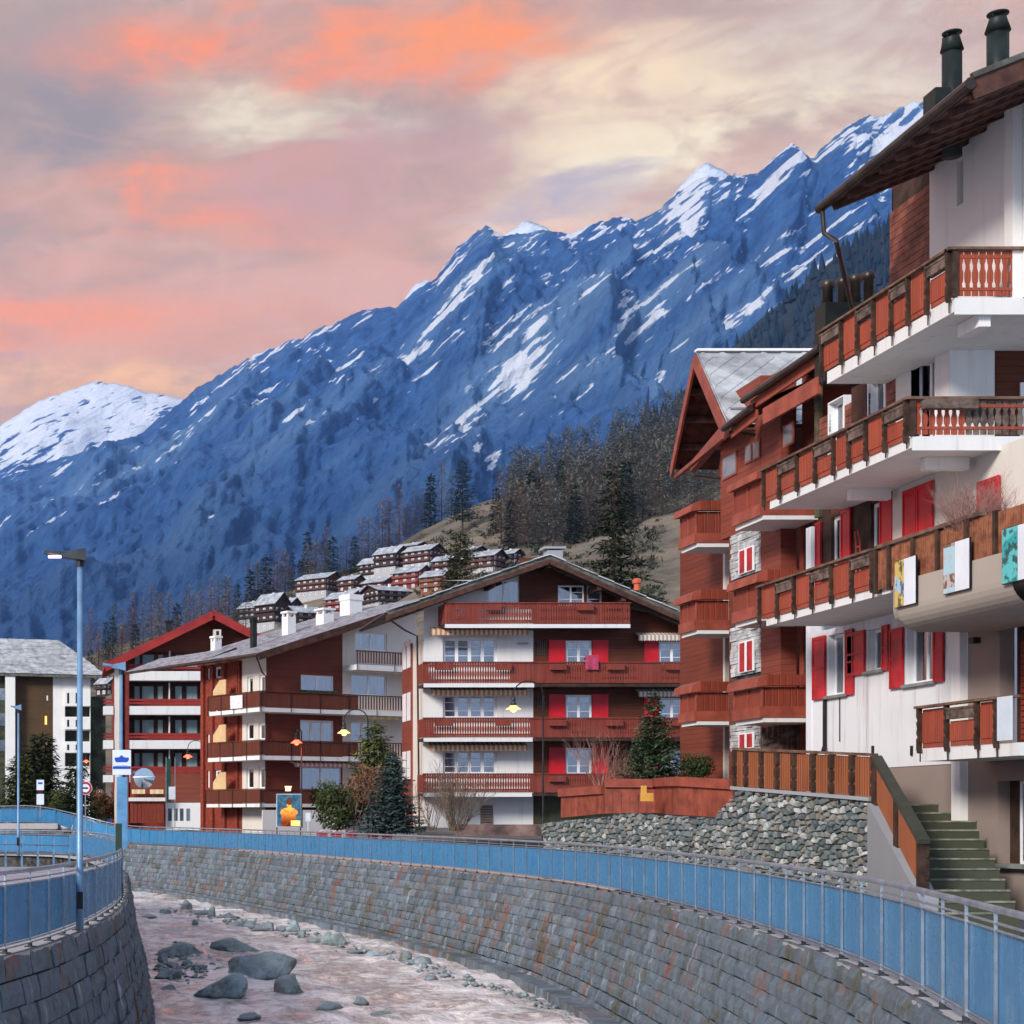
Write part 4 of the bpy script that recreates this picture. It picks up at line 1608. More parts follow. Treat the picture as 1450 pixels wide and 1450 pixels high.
a_front_run(b1, 17.2, xc1, 11.99, 12.92)
MB().box(xc1 - 0.004, xc1 + 0.02, ay(17.2) + .02, ay(22.5), 11.62, 11.95).build('slab_edge', SLABW, b1)
MB().box(xc1 - 4, xc1 - 0.006, 0.004, ay(22.5), 11.68, 11.95).build('floor_slab', SLABW, b1)
MB().box(xc1 - .9, xc1 - 0.1, ay(17.75), ay(17.98), 11.42, 11.676).build('beam', WHITE, b1)
a_front_run(b2, 16.76, xc2, 9.46, 10.2, 7)
MB().box(xc2 - 0.004, xc2 + 0.02, ay(16.76) + .02, ay(22.5), 9.14, 9.42).build('slab_edge', SLABW, b2)
MB().box(xc2 - 4, xc2 - 0.006, 0.004, ay(22.5), 9.2, 9.42).build('floor_slab', SLABW, b2)
for q in (0.9, 4.2):
    MB().box(xc2 - q - .2, xc2 - q, ay(17.5), ay(18.4), 8.95, 9.196).build('beam', WHITE, b2)
MB().box(xc2 + 0.03, xc2 + 0.2, ay(16.95), ay(18.0), 9.94, 10.12).build('planter_box', PLANTER, b2)
bq = MB().box(xc2 - .9, xc2 - .5, ay(18.2), ay(18.8), 9.9, 10.25)
bq.build('covered_grill', BLACKM, b2)

# the slatted stretch on the round-bottomed concrete parapet
y3 = ay(16.62)
prof = []
for k in range(9):
    t = math.pi / 2 * k / 8
    prof.append((y3 + 0.55 - 0.55 * math.cos(t), 6.05 - 0.5 * math.sin(t)))
poly = [(y3, 6.56)] + prof + [(y3 + 1.95, 5.55), (y3 + 1.95, 5.75), (y3 + 0.3, 6.0), (y3 + 0.3, 6.56)]
x30 = ax(1247, 16.62)
nseg = 14
pm = MB()
secs = []
for i in range(nseg + 1):
    t = i / nseg
    x = x30 + (xr + 1.5 - x30) * t
    inset = 0.35 * max(0, 1 - t * 7) ** 2
    secs.append([(x, yy + (inset if j < 9 else 0), zz + inset * .5 * (1 if 3 < j < 12 else 0)) for j, (yy, zz) in enumerate(poly)])
K = len(poly)
for s0, s1 in zip(secs, secs[1:]):
    for j in range(K):
        k = (j + 1) % K
        pm.quad(s0[j], s0[k], s1[k], s1[j])
pm.quad(*secs[0][::-1])
pm.build('parapet', CONC, b3)
posts = [1244, 1263, 1297, 1332, 1373, 1414, 1462, 1515]
xs = [ax(p, 16.72) for p in posts]
ys = ay(16.72)
SLAT3 = m_plain('slat_orange_brown', (0.33, 0.12, 0.06), 0.6, 0.25, 5, perobj=0.3)
for i, (u, v) in enumerate(zip(xs, xs[1:])):
    m = MB()
    nb = int((v - u) / 0.085)
    for k in range(nb):
        xa = u + .04 + (v - u - .06) * k / nb
        m.box(xa, xa + 0.062, ys - 0.03, ys, 6.52, 7.33)
    m.box(u, v, ys, ys + .03, 6.7, 6.78).box(u, v, ys, ys + .03, 7.1, 7.18)
    m.build('slatted_panel', SLAT3, b3)
    piece('post', b3, POSTW, u - .05, u + .05, ys - 0.09, ys + .03, 6.45, 7.36)
MB().box(xs[0], xr + .4, ys - 0.1, ys + .06, 7.36, 7.43).build('handrail', CAPW, b3)

# lower balcony by the stairs
b4 = MB().box(ax(1306, 17.3), xr + .5, ay(17.3), 0.04, 2.96, 3.2).build('balcony', SLABW, A)
a_side_run(b4, 17.3, [1306, 1345, 1388, 1415], 3.22, 4.08, (1,), 3.0)
MB().box(ax(1414, 17.25), xr + .4, ay(17.22), ay(17.25), 3.25, 4.06).build('white_screen', m_plain('white_sheet', (0.62, 0.70, 0.76), 0.4, 0.05), b4)
MB().box(ax(1414, 17.3), xr + .4, ay(17.26), ay(17.4), 4.03, 4.08).build('handrail', CAPW, b4)

# -- roof: eave over the long side, gable towards the camera
ex, ez0, ezs = ay(16.35), 15.0, 0.40
g0, g1 = ax(1172, 16.4), ax(1382, 16.4)


def rz(y): return ez0 + (y - ex) * ezs


m = MB()
ridge_y = ex + 10
m.cm = 0
m.quad((g0, ex, rz(ex) + .22), (g1, ex, rz(ex) + .22), (g1, ridge_y, rz(ridge_y) + .22), (g0, ridge_y, rz(ridge_y) + .22))
m.cm = 1
m.quad((g0, ridge_y, rz(ridge_y)), (g1, ridge_y, rz(ridge_y)), (g1, ex, rz(ex)), (g0, ex, rz(ex)))
for g, s in ((g0, 1), (g1, -1)):
    q = [(g, ex, rz(ex)), (g, ex, rz(ex) + .22), (g, ridge_y, rz(ridge_y) + .22), (g, ridge_y, rz(ridge_y))]
    m.quad(*(q if s > 0 else q[::-1]))
m.quad((g0, ex, rz(ex)), (g1, ex, rz(ex)), (g1, ex, rz(ex) + .22), (g0, ex, rz(ex) + .22))
roof = m.build('roof', [SLATE_D, RAFTER], A)
MB().bar((g1 + .03, ex - .05, rz(ex) + .02), (g1 + .03, ridge_y, rz(ridge_y) + .02), 0.05, 0.40).build('bargeboard', RAFTER, roof)
MB().bar((g1 + .05, ex - .05, rz(ex) + .24), (g1 + .05, ridge_y, rz(ridge_y) + .24), 0.10, 0.10).build('verge_tiles', SLATE_D, roof)
for i in range(9):
    gx = g0 + .3 + (g1 - g0 - .5) * i / 8
    MB().bar((gx, ex + .05, rz(ex) - .07), (gx, ex + 4, rz(ex + 4) - .07), 0.11, 0.13).build('rafter', RAFTER, roof)
for i in range(10):
    yy = ex + .25 + i * .3
    MB().box(g0, g1, yy, yy + .28, rz(yy) - .012, rz(yy) + .0).build('soffit_board', RAFTER, roof)
MB().tube([(g0 - .1, ex - .09, rz(ex) + .03), (g1 + .08, ex - .09, rz(ex) + .09)], 0.105, 10).build('gutter', GUTTER, roof)
dp = [(g0 + .05, ex - .09, rz(ex) - .05), (g0 + .05, ex - .05, rz(ex) - .55), (g0 + .18, ex + .15, rz(ex) - .75), (t0 - .35, -0.75, 14.05 - .6), (t0 - .06, -0.12, 13.2), (t0 - .06, -0.12, 12.0)]
MB().tube(dp, 0.05, 8).build('downpipe', GUTTER, roof)
# flues with cowls
def flue(X, Y, zb, zt, r):
    lx, ly = A0 - Y, X - AXW
    f = MB()
    f.lathe([(r, zb), (r, zt - .42), (r * .8, zt - .42), (r * .8, zt - .36), (r * 1.18, zt - .36), (r * .82, zt - .12), (r * .82, zt - .1)], (lx, ly, 0), 16)
    f.lathe([(r * 1.0, zt - .012), (r * 1.0, zt + .015)], (lx, ly, 0), 16)
    for k in range(4):
        a = k * math.pi / 2 + .5
        f.tube([(lx + math.cos(a) * r * .7, ly + math.sin(a) * r * .7, zt - .12), (lx + math.cos(a) * r * .85, ly + math.sin(a) * r * .85, zt)], 0.012, 4)
    c = f.build('flue', FLASH, roof, True)
    return c


p = P(1348, 160, 69); flue(p.x, p.y, p.z - .9, P(1348, 47, 69).z, 0.19)
p = P(1413, 110, 69); flue(p.x, p.y, p.z - .7, P(1413, 20, 69).z, 0.21)
p = P(1331, 165, 69)
MB().box(A0 - p.y - .25, A0 - p.y + .25, p.x - AXW - .22, p.x - AXW + .1, p.z - .6, p.z + .5).build('flue_box', FLASH, roof)
p = P(1339.5, 160, 68.5)
MB().lathe([(0.07, p.z - .5), (0.07, p.z + 1.25), (.1, p.z + 1.27), (.075, p.z + 1.5), (.075, p.z + 1.55)], (A0 - p.y, p.x - AXW, 0), 12).build('flue', FLASH, roof, True)

# -- pictures hung on the parapet
def picture(pxa, pxb, pya, pyb, label, mat):
    X = 16.56
    xa, xb = ax(pxa, X), ax(pxb, X)
    za, zb = az((pxa + pxb) / 2, pyb, X), az((pxa + pxb) / 2, pya, X)
    r_ = empty('picture_board', (X, A0 - (xa + xb) / 2, za), -math.pi / 2)
    tag(r_, label, 'picture', 'pictures hung on the balcony parapet')
    w, h = xb - xa, zb - za
    MB().box(-w / 2, w / 2, 0.0, 0.035, 0, h).build('frame', BLACKM, r_)
    MB().box(-w / 2 + .01, -w * 0.06, -0.006, -0.002, .012, h - .012).build('printed_image', mat, r_)
    MB().box(-w * 0.05, w / 2 - .01, -0.006, -0.002, .012, h - .012).build('white_area', m_plain('white_print', (0.75, 0.78, 0.82), 0.5, 0.04) if 'white_print' not in MATS else MATS['white_print'], r_)


def m_print(name, a, b, c, diag):
    t = NT(name)
    p = t.pos()
    zc, yc = t.sep(p, 2), t.sep(p, 1)
    v = t.math('ADD', t.math('MULTIPLY', zc, 1.0), t.math('MULTIPLY', yc, diag))
    f1 = t.math('FRACT', t.math('MULTIPLY', v, 1.3))
    col = t.mix(t.ss(f1, .30, .36), a, b)
    col = t.mix(t.ss(t.noise(p, 6, 3), .5, .6, 0, .9), col, c)
    return t.set(col, 0.4, 0.3)


picture(1267, 1297, 790, 858, 'picture with a yellow pointed shape, hung farthest from the camera on the parapet', m_print('print_yellow', (0.35, 0.55, 0.7), (0.6, 0.45, 0.12), (0.06, 0.05, 0.04), -0.55))
picture(1336, 1373, 766, 838, 'brown and white picture hung in the middle of the concrete parapet', m_print('print_brown', (0.22, 0.09, 0.05), (0.4, 0.6, 0.66), (0.5, 0.5, 0.5), 0.0))
picture(1419, 1470, 742, 822, 'turquoise and white picture hung nearest the frame edge on the parapet', m_print('print_teal', (0.02, 0.35, 0.36), (0.10, 0.5, 0.5), (0.02, 0.05, 0.05), 0.4))
# dry plant in a tub on the long balcony
pl = P(1378, 728, 76)
tub = empty('dry_plant', (16.95, F * 16.95 / 1278, 6.66))
tag(tub, 'bushy dry pinkish plant overhanging the slatted balcony of the white chalet', 'plant')
MB().lathe([(0.16, 0), (.22, .35), (.24, .36)], (0, 0, 0), 12).build('tub', PLANTER, tub)
twig_plant('twigs', tub, (0, 0, .35), 130, 1.05, 1.5, 0.007, TWIGR, 5, 4, 2)
# flue cluster behind the top balcony
fb = P(1190, 470, 58)
fr_ = empty('flue_stack', (fb.x, fb.y, 12.2))
tag(fr_, 'green metal box with four dark flue pipes behind the uppermost balcony', 'chimney')
MB().box(-.5, .5, -.3, .3, 0.2, 2.1).build('casing', FLASH, fr_)
for k, q in enumerate((-.25, .1, .4, .72)):
    MB().lathe([(0.12, 1.6), (0.12, 2.5), (.16, 2.52), (.16, 2.68), (.13, 2.7)], (q * 1.25, .0 + .15 * k, .12 * k), 12).build('flue', GUTTER, fr_, True)

# ------------------------------------------------------------------ rubble retaining wall with real stones
def clip(poly, nx, ny, c):
    out = []
    for i in range(len(poly)):
        a, b = poly[i], poly[(i + 1) % len(poly)]
        da, db = a[0] * nx + a[1] * ny - c, b[0] * nx + b[1] * ny - c
        if da <= 0: out.append(a)
        if (da < 0) != (db < 0) and da != db:
            t = da / (da - db)
            out.append((a[0] + (b[0] - a[0]) * t, a[1] + (b[1] - a[1]) * t))
    return out


def rubble_cells(L, zbot, ztop, size, seed, asp=1.35):
    """irregular cells over a strip of length L between zbot(u) and ztop(u)"""
    r_ = random.Random(seed)
    H = max(ztop(u * L / 20) for u in range(21)) - zbot
    nz = max(2, int(H / size * asp))
    nu = max(2, int(L / size))
    pts = []
    for k in range(-1, nz + 1):
        for i in range(-1, nu + 1):
            pts.append(((i + .5 + r_.uniform(-.46, .46) + (k % 2) * .5) * L / nu, ((k + .5 + r_.uniform(-.46, .46)) * H / nz) * asp))
    grid = {}
    cs = size * 1.3
    for p in pts:
        grid.setdefault((int(p[0] // cs), int(p[1] // cs)), []).append(p)
    cells = []
    for p in pts:
        poly = [(p[0] - size * 1.4, p[1] - size * 1.4), (p[0] + size * 1.4, p[1] - size * 1.4), (p[0] + size * 1.4, p[1] + size * 1.4), (p[0] - size * 1.4, p[1] + size * 1.4)]
        gi, gk = int(p[0] // cs), int(p[1] // cs)
        for di in range(-2, 3):
            for dk in range(-2, 3):
                for q in grid.get((gi + di, gk + dk), ()):
                    if q is p: continue
                    nx, ny = q[0] - p[0], q[1] - p[1]
                    poly = clip(poly, nx, ny, (q[0] ** 2 + q[1] ** 2 - p[0] ** 2 - p[1] ** 2) / 2)
                    if not poly: break
        if len(poly) < 3: continue
        poly = [(a, b / asp + zbot) for a, b in poly]
        poly = clip(poly, 1, 0, L)
        poly = clip(poly, -1, 0, 0) if poly else poly
        poly = clip(poly, 0, -1, -zbot) if poly else poly
        if len(poly) < 3: continue
        cu = sum(a for a, _ in poly) / len(poly)
        zt = ztop(cu)
        poly = clip(poly, 0, 1, zt + r_.uniform(-.04, .03))
        if len(poly) < 3: continue
        ar = abs(sum(poly[i][0] * poly[(i + 1) % len(poly)][1] - poly[(i + 1) % len(poly)][0] * poly[i][1] for i in range(len(poly)))) / 2
        if ar < size * size * .06: continue
        cells.append(poly)
    return cells


def stone_geo(poly, r_, gap, proud):
    """pillowed stone from an outline, y negative = proud of the wall"""
    cu = sum(a for a, _ in poly) / len(poly)
    cz = sum(b for _, b in poly) / len(poly)
    n = len(poly)
    ring = lambda k, y: [(cu + (a - cu) * k + 0, y, cz + (b - cz) * k) for a, b in poly]
    size = max(1e-3, min(max(a for a, _ in poly) - min(a for a, _ in poly), max(b for _, b in poly) - min(b for _, b in poly)))
    k0 = max(.6, 1 - gap / size)
    pr = proud * r_.uniform(.45, 1.3)
    v = ring(k0, 0.06) + ring(k0, -pr * .45) + ring(k0 * .72, -pr) 
    v = [(x, y + (r_.uniform(-.25, .25) * pr if y < 0 else 0), z) for x, y, z in v]
    f = []
    for lev in range(2):
        for i in range(n):
            j = (i + 1) % n
            f.append((lev * n + i, lev * n + j, (lev + 1) * n + j, (lev + 1) * n + i))
    f.append(tuple(2 * n + i for i in range(n)))
    return v, f, (cu, cz)


def rubble_wall(name, label, line, ztop, zbot, size, seed, keep=300, thick=0.5, cat='wall'):
    root = empty(name, (line[0][0], line[0][1], 0))
    tag(root, label, cat)
    P2 = [Vector((a[0], a[1], 0)) for a in line]
    cum = [0]
    for a, b in zip(P2, P2[1:]): cum.append(cum[-1] + (b - a).length)
    r_ = random.Random(seed)
    cells = rubble_cells(cum[-1], zbot, ztop, size, seed)
    O = P2[0]

    def place(x, y, z):
        k = max(0, min(len(P2) - 2, int(np.searchsorted(cum, x)) - 1))
        d = (P2[k + 1] - P2[k]).normalized()
        n = Vector((d.y, -d.x, 0))
        p = P2[k] + d * (x - cum[k]) - n * y - O
        return Vector((p.x, p.y, z))
    geos = []
    for c in cells:
        v, f, ctr = stone_geo(c, r_, 0.028, 0.07)
        w = [place(*q) for q in v]
        ctrw = place(ctr[0], 0, ctr[1]) + O
        x, y, s = project(ctrw)
        xs_ = [q[0] for q in c]; zs_ = [q[1] for q in c]
        geos.append((-(s * s * (max(xs_) - min(xs_)) * (max(zs_) - min(zs_))) if y < 1152 + 1.15 * s else 0, w, f))
    geos.sort(key=lambda g: g[0])
    rest = MB()
    for i, (_, w, f) in enumerate(geos):
        if i < keep:
            m = MB()
            m.v = [tuple(q) for q in w]; m.f = list(f); m.m = [0] * len(f)
            m.build('stone', RUB, root)
        else:
            n = len(rest.v)
            rest.v += [tuple(q) for q in w]
            rest.f += [tuple(n + i_ for i_ in q) for q in f]
            rest.m += [0] * len(f)
    if rest.v:
        tag(rest.build('other_stones', RUB, root), kind='stuff')
    core = MB()
    us = np.linspace(0, cum[-1], 40)
    for a, b in zip(us, us[1:]):
        A_, B_ = place(a, 0.01, 0), place(b, 0.01, 0)
        A2, B2 = place(a, thick, 0), place(b, thick, 0)
        za, zb = min(ztop(a), ztop(a + .01)) - .06, min(ztop(b), ztop(b - .01)) - .06
        up = lambda p, z: (p.x, p.y, z)
        core.hexa([up(A_, zbot), up(B_, zbot), up(B2, zbot), up(A2, zbot)], [up(A_, za), up(B_, zb), up(B2, zb), up(A2, za)])
    core.build('wall_core', MORTAR, root)
    return root


def pw(px, s): return ((px - XP) / s, F / s)


WL = [pw(770, 46), pw(890, 51), pw(1020, 57), pw(1042, 58), pw(1240, 66)]
_c = [0]
for a, b in zip(WL, WL[1:]): _c.append(_c[-1] + math.hypot(b[0] - a[0], b[1] - a[1]))


def wall_top(u):
    return interp([(0, 1.60), (_c[1], 1.92), (_c[2] - .3, 1.78), (_c[2] + .9, 2.46), (_c[3] + .4, 2.48), (_c[4], 2.16)], u)


rubble_wall('rubble_wall', 'rubble stone retaining wall of grey green stones below the slatted terrace railing', WL, wall_top, -0.1, 0.19, 21)
# terrace ground behind the wall
m = MB()
tz = 2.1
cols = []
for (x, y), z in zip(WL, (1.55, 1.85, 1.7, 2.4, 2.1)):
    cols.append((Vector((x + .15, y + .1, z)), Vector((x + 9, y + 10, z + .2))))
for (a, a2), (b, b2) in zip(cols, cols[1:]):
    m.quad(a, b, b2, a2)
o = m.build('terrace', m_plain('terrace_gravel', (0.2, 0.18, 0.15), 0.9, 0.3, 2))
tag(o, 'raised terrace ground behind the rubble wall', 'terrace', kind='structure')

# ------------------------------------------------------------------ slatted terrace railing
TR = empty('terrace_railing', (*pw(1240, 66), 2.1))
tag(TR, 'orange brown slatted wooden railing with dark posts on top of the rubble wall', 'railing')
ta, tb = Vector(pw(1041, 58)), Vector(pw(1239, 66))
o2 = Vector(pw(1240, 66))


def tr(px, z):
    """a point above the wall line at the column px"""
    lo, hi = 0.0, 1.0
    for _ in range(30):
        t = (lo + hi) / 2
        q = ta.lerp(tb, t)
        if XP + F * q.x / q.y < px: lo = t
        else: hi = t
    q = ta.lerp(tb, lo)
    return Vector((q.x - o2.x, q.y - o2.y, z)), lo


posts = [1041, 1057, 1079, 1101, 1125, 1152, 1178, 1207, 1238]
zb_ = lambda t: 2.50 - 0.32 * t
for a, b in zip(posts, posts[1:]):
    pa, t0_ = tr(a, 0); pb, t1_ = tr(b, 0)
    d = pb - pa
    n = max(4, int(d.length / 0.085))
    m = MB()
    for k in range(n):
        u0, u1 = (k + .15) / n, (k + .8) / n
        q0, q1 = pa + d * (0.06 + .9 * u0), pa + d * (0.06 + .9 * u1)
        tm = t0_ + (t1_ - t0_) * (u0 + u1) / 2
        z0, z1 = zb_(tm) - 2.1 + .08, zb_(tm) - 2.1 + .93
        nr = Vector((d.y, -d.x, 0)).normalized() * .03
        m.hexa([q0 + nr + Vector((0, 0, z0)), q1 + nr + Vector((0, 0, z0)), q1 - nr * .2 + Vector((0, 0, z0)), q0 - nr * .2 + Vector((0, 0, z0))],
               [q0 + nr + Vector((0, 0, z1)), q1 + nr + Vector((0, 0, z1)), q1 - nr * .2 + Vector((0, 0, z1)), q0 - nr * .2 + Vector((0, 0, z1))])
    for h in (.22, .5, .78):
        tm0, tm1 = zb_(t0_) - 2.1 + h, zb_(t1_) - 2.1 + h
        m.bar(pa + Vector((0, .01, tm0)), pb + Vector((0, .01, tm1)), 0.03, 0.05)
    m.build('slatted_panel', SLATW, TR)
for p_ in posts:
    q, t_ = tr(p_, 0)
    z = zb_(t_) - 2.1
    m = MB()
    for i, (za, zb2, w) in enumerate(((-.08, .1, .05), (.1, .3, .075), (.3, .36, .05), (.36, .58, .075), (.58, .64, .05), (.64, .95, .075))):
        m.box(q.x - w, q.x + w * .6, q.y - w - .04, q.y + .03, z + za, z + zb2)
    m.build('post', POSTW, TR)
qa, qb = tr(1039, 0)[0], tr(1241, 0)[0]
MB().bar(qa + Vector((0, 0, 2.5 - 2.1 + 0.98)), qb + Vector((0, 0, 2.18 - 2.1 + .98)), 0.16, 0.06).build('handrail', CAPW, TR)
MB().bar(qa + Vector((0, 0.1, 2.5 - 2.1 + 0.03)), qb + Vector((0, 0.1, 2.18 - 2.1 + .03)), 0.2, 0.08).build('coping', CONC_L, TR)
for p_ in posts[1:-1]:
    q, t_ = tr(p_ + 8, 0)
    piece('rail_foot', TR, BLACKM, q.x - .02, q.x + .02, q.y - .12, q.y - .06, zb_(t_) - 2.1 - .16, zb_(t_) - 2.1 + .05)

# ------------------------------------------------------------------ concrete stairs
ST = empty('staircase', (*pw(1380, 76), 0))
tag(ST, 'flight of mossy concrete steps climbing beside the rubble wall to the white chalet', 'stairs')
so = Vector((*pw(1380, 76), 0))
NST = 12
for i in range(1, NST + 1):
    t = (i - 2) / 10.0
    s = 80 + (66 - 80) * t
    s2 = 80 + (66 - 80) * (i - 1) / 10.0
    xl = (1329 + (1268 - 1329) * t - 100) / s
    xr_ = (1428 + (1357 - 1428) * t - 100) / s + (.9 if i > 9 else .12)
    y0, y1 = F / s, F / s2 + (3.0 if i == NST else 0.05)
    piece('step', ST, STEPM, xl - so.x, xr_ - so.x, y0 - so.y, y1 - so.y, 0.175 * (i - 1) - 0.25, 0.175 * i)
    piece('nosing', ST, m_plain('step_edge', (0.24, 0.24, 0.19), 0.8, 0.3, 4) if 'step_edge' not in MATS else MATS['step_edge'], xl - so.x, xr_ - so.x, y0 - so.y - .015, y0 - so.y + .06, 0.175 * i - .03, 0.175 * i + .004)
# sloping concrete string on the wall side and its railing
sa = Vector(((1236 - 100) / 66.2, F / 66.2, 0)) - so
sb = Vector(((1312 - 100) / 80, F / 80, 0)) - so
m = MB()
m.hexa([sa + Vector((-.12, 0, -.2)), sb + Vector((-.12, 0, -.2)), sb + Vector((.22, 0, -.2)), sa + Vector((.35, 0, -.2))],
       [sa + Vector((-.12, 0, 2.12)), sb + Vector((-.12, 0, .38)), sb + Vector((.22, 0, .38)), sa + Vector((.35, 0, 2.12))])
m.build('string_wall', CONC_L, ST)
ra, rb_ = sa + Vector((.08, 0, 2.15)), sb + Vector((.08, 0.25, .45))
d = rb_ - ra
m = MB()
n = 46
for k in range(n):
    q = ra + d * ((k + .3) / n)
    m.hexa([q + Vector((-.02, -.03, .05)), q + Vector((.02, -.03, .05)), q + Vector((.02, .045, .05)), q + Vector((-.02, .045, .05))],
           [q + Vector((-.02, -.03, .86)), q + Vector((.02, -.03, .86)), q + Vector((.02, .045, .86)), q + Vector((-.02, .045, .86))])
m.build('stair_slats', SLATW, ST)
MB().bar(ra + Vector((0, 0, .95)), rb_ + Vector((0, 0, .95)), 0.2, 0.09).build('handrail', m_plain('dark_green_rail', (0.045, 0.05, 0.035), 0.5), ST)
MB().bar(ra + Vector((.06, 0, .3)), rb_ + Vector((.06, 0, .3)), 0.04, 0.08).bar(ra + Vector((.06, 0, .7)), rb_ + Vector((.06, 0, .7)), 0.04, 0.08).build('crossbar', POSTW, ST)
for t in (0.02, .52, .98):
    q = ra + d * t
    piece('post', ST, POSTW, q.x - .08, q.x + .08, q.y - .08, q.y + .08, q.z - .15, q.z + .93)
# ------------------------------------------------------------------ red plank planter fence on the low wall
PF = empty('plank_fence', (*pw(900, 52), 1.7))
tag(PF, 'low red brown plank fence around the garden with the small pine, on the rubble wall', 'fence')
po = Vector((*pw(900, 52), 1.7))


def fence_run(pxa, sa_, pxb, sb_, za0, za1, zb0, zb1, matb, cap=True):
    a, b = Vector((*pw(pxa, sa_), 0)) - Vector((po.x, po.y, 0)), Vector((*pw(pxb, sb_), 0)) - Vector((po.x, po.y, 0))
    L = (b - a).length
    n = max(2, int(L / 0.2))
    d = (b - a) / n
    nr = Vector((d.y, -d.x, 0)).normalized() * .02
    for k in range(n):
        q0, q1 = a + d * (k + .02), a + d * (k + .98)
        z0, z1 = za0 + (zb0 - za0) * (k + .5) / n - po.z, za1 + (zb1 - za1) * (k + .5) / n - po.z
        m = MB()
        m.hexa([q0 + nr + Vector((0, 0, z0)), q1 + nr + Vector((0, 0, z0)), q1 - nr + Vector((0, 0, z0)), q0 - nr + Vector((0, 0, z0))],
               [q0 + nr + Vector((0, 0, z1)), q1 + nr + Vector((0, 0, z1)), q1 - nr + Vector((0, 0, z1)), q0 - nr + Vector((0, 0, z1))])
        m.build('plank', matb, PF)
    if cap:
        MB().bar(a + Vector((0, 0, za1 - po.z - .1)), b + Vector((0, 0, zb1 - po.z - .1)), 0.22, 0.24).build('cap_board', REDTRIM, PF)


def zz_(py, s): return EZ + (HZ - py) / s


PLK = m_plain('red_plank', (0.30, 0.070, 0.040), 0.55, 0.2, 3, perobj=0.3)
fence_run(795, 47, 856, 50, zz_(1158, 47), zz_(1118, 47), zz_(1152, 50), zz_(1113, 50), PLK)
fence_run(856, 50.2, 928, 50.6, zz_(1152, 50), zz_(1104, 50), zz_(1151, 50.6), zz_(1104, 50.6), PLK)
fence_run(928, 50.6, 962, 54, zz_(1151, 50.6), zz_(1103, 50.6), zz_(1154, 54), zz_(1101, 54), PLK)
fence_run(962, 54, 1038, 57, zz_(1154, 54), zz_(1101, 54), zz_(1158, 57), zz_(1105, 57), PLK)
# folded yellow flag-like box hung on the fence
fb_ = P(909, 1118, 52)
o = MB().box(-.16, .16, -.10, .0, -.22, .0).box(-.15, -.02, -.09, 0, .0, .2).build('yellow_box', m_plain('yellow_plastic', (0.75, 0.40, 0.08), 0.4, 0.1))
o.location = fb_ + Vector((0, -.35, -.1))
tag(o, 'small yellow and brown box hung on the red plank fence', 'box')

# ------------------------------------------------------------------ the red timber chalet behind the white one
BX, B0 = 19.4, 50.5
B = empty('chalet', (BX, B0, 0), -math.pi / 2)
tag(B, 'red timber chalet with boxed wooden balconies, stone clad strips and a slate gable roof', 'house')


def bx(px, X=BX): return B0 - F * X / (px - XP)
def bz(px, py, X=BX): return EZ + (HZ - py) * X / (px - XP)
def by(X): return X - BX


# wall planes facing the street
xa, xb_, xc_, xd = bx(1037), bx(1079), bx(1107), bx(1175)
MB().box(xa, xb_, 0.02, .4, 0, bz(1058, 750)).build('wall', MORTAR, B)
MB().box(xb_ + .003, xc_, -0.03, .4, 0, 14).build('wall', REDW_Z, B)
MB().box(xc_ + .003, xd, 0.55, .9, 0, 14).build('recess_wall', BROWN_V, B)
MB().box(bx(1022), xb_ - .003, -0.035, .4, bz(1058, 750) + .004, 14.2).build('wall', REDW_Z, B)
for (a, b) in ((1112, 1124), (1130, 1147)):
    for (c, d_) in ((760, 700), (930, 870)):
        piece('recess_door', B, DKWOOD, bx(a), bx(b), .5, .55, bz(1130, c + 50, BX + .5), bz(1130, d_ + 20, BX + .5))
    piece('door_post', B, REDTRIM, bx(a) - .16, bx(a) - .02, .45, .6, 2, 11)
# stone cladding: long thin courses
STN = m_plain('white_ledge_stone', (0.62, 0.62, 0.62), 0.8, 0.2, 3, perobj=0.55, bump=.4)
rs = random.Random(4)
for (z0, z1) in ((bz(1058, 1062), bz(1058, 1022)), (bz(1058, 955), bz(1058, 884)), (bz(1058, 815), bz(1058, 750))):
    z = z0
    while z < z1 - .04:
        h = rs.uniform(.07, .13)
        x = xa
        while x < xb_ - .05:
            L = rs.uniform(.25, .6)
            piece('ledge_stone', B, STN, x, min(x + L, xb_) - .01, -.03 - rs.uniform(0, .05), .06, z, min(z + h, z1) - .01)
            x += L
        z += h
# slit windows in the stone strips: white surround, red panes
for (c, d_) in ((1060, 1038), (952, 908), (812, 777)):
    zc0, zc1 = bz(1059, c), bz(1059, d_)
    m = MB().box(bx(1052), bx(1073), -.13, -.09, zc0, zc1)
    w_ = m.build('window', FRAMEW, B)
    piece('pane', w_, SHUT_A, bx(1053.5), bx(1060.5), -.135, -.131, zc0 + .02, zc1 - .04)
    piece('pane', w_, SHUT_A, bx(1064), bx(1071.5), -.135, -.131, zc0 + .02, zc1 - .04)
# end wall of the far wing facing the camera
yf0 = bx(1037)
MB().box(xa - .3, xa - .003, .02, 6, 0, 11.5).build('end_wall', BROWN_V, B)
for (a, b, c, d_) in ((1064, 1034, 0, 0), (922, 985, 0, 0), (782, 838, 0, 0)):
    pass

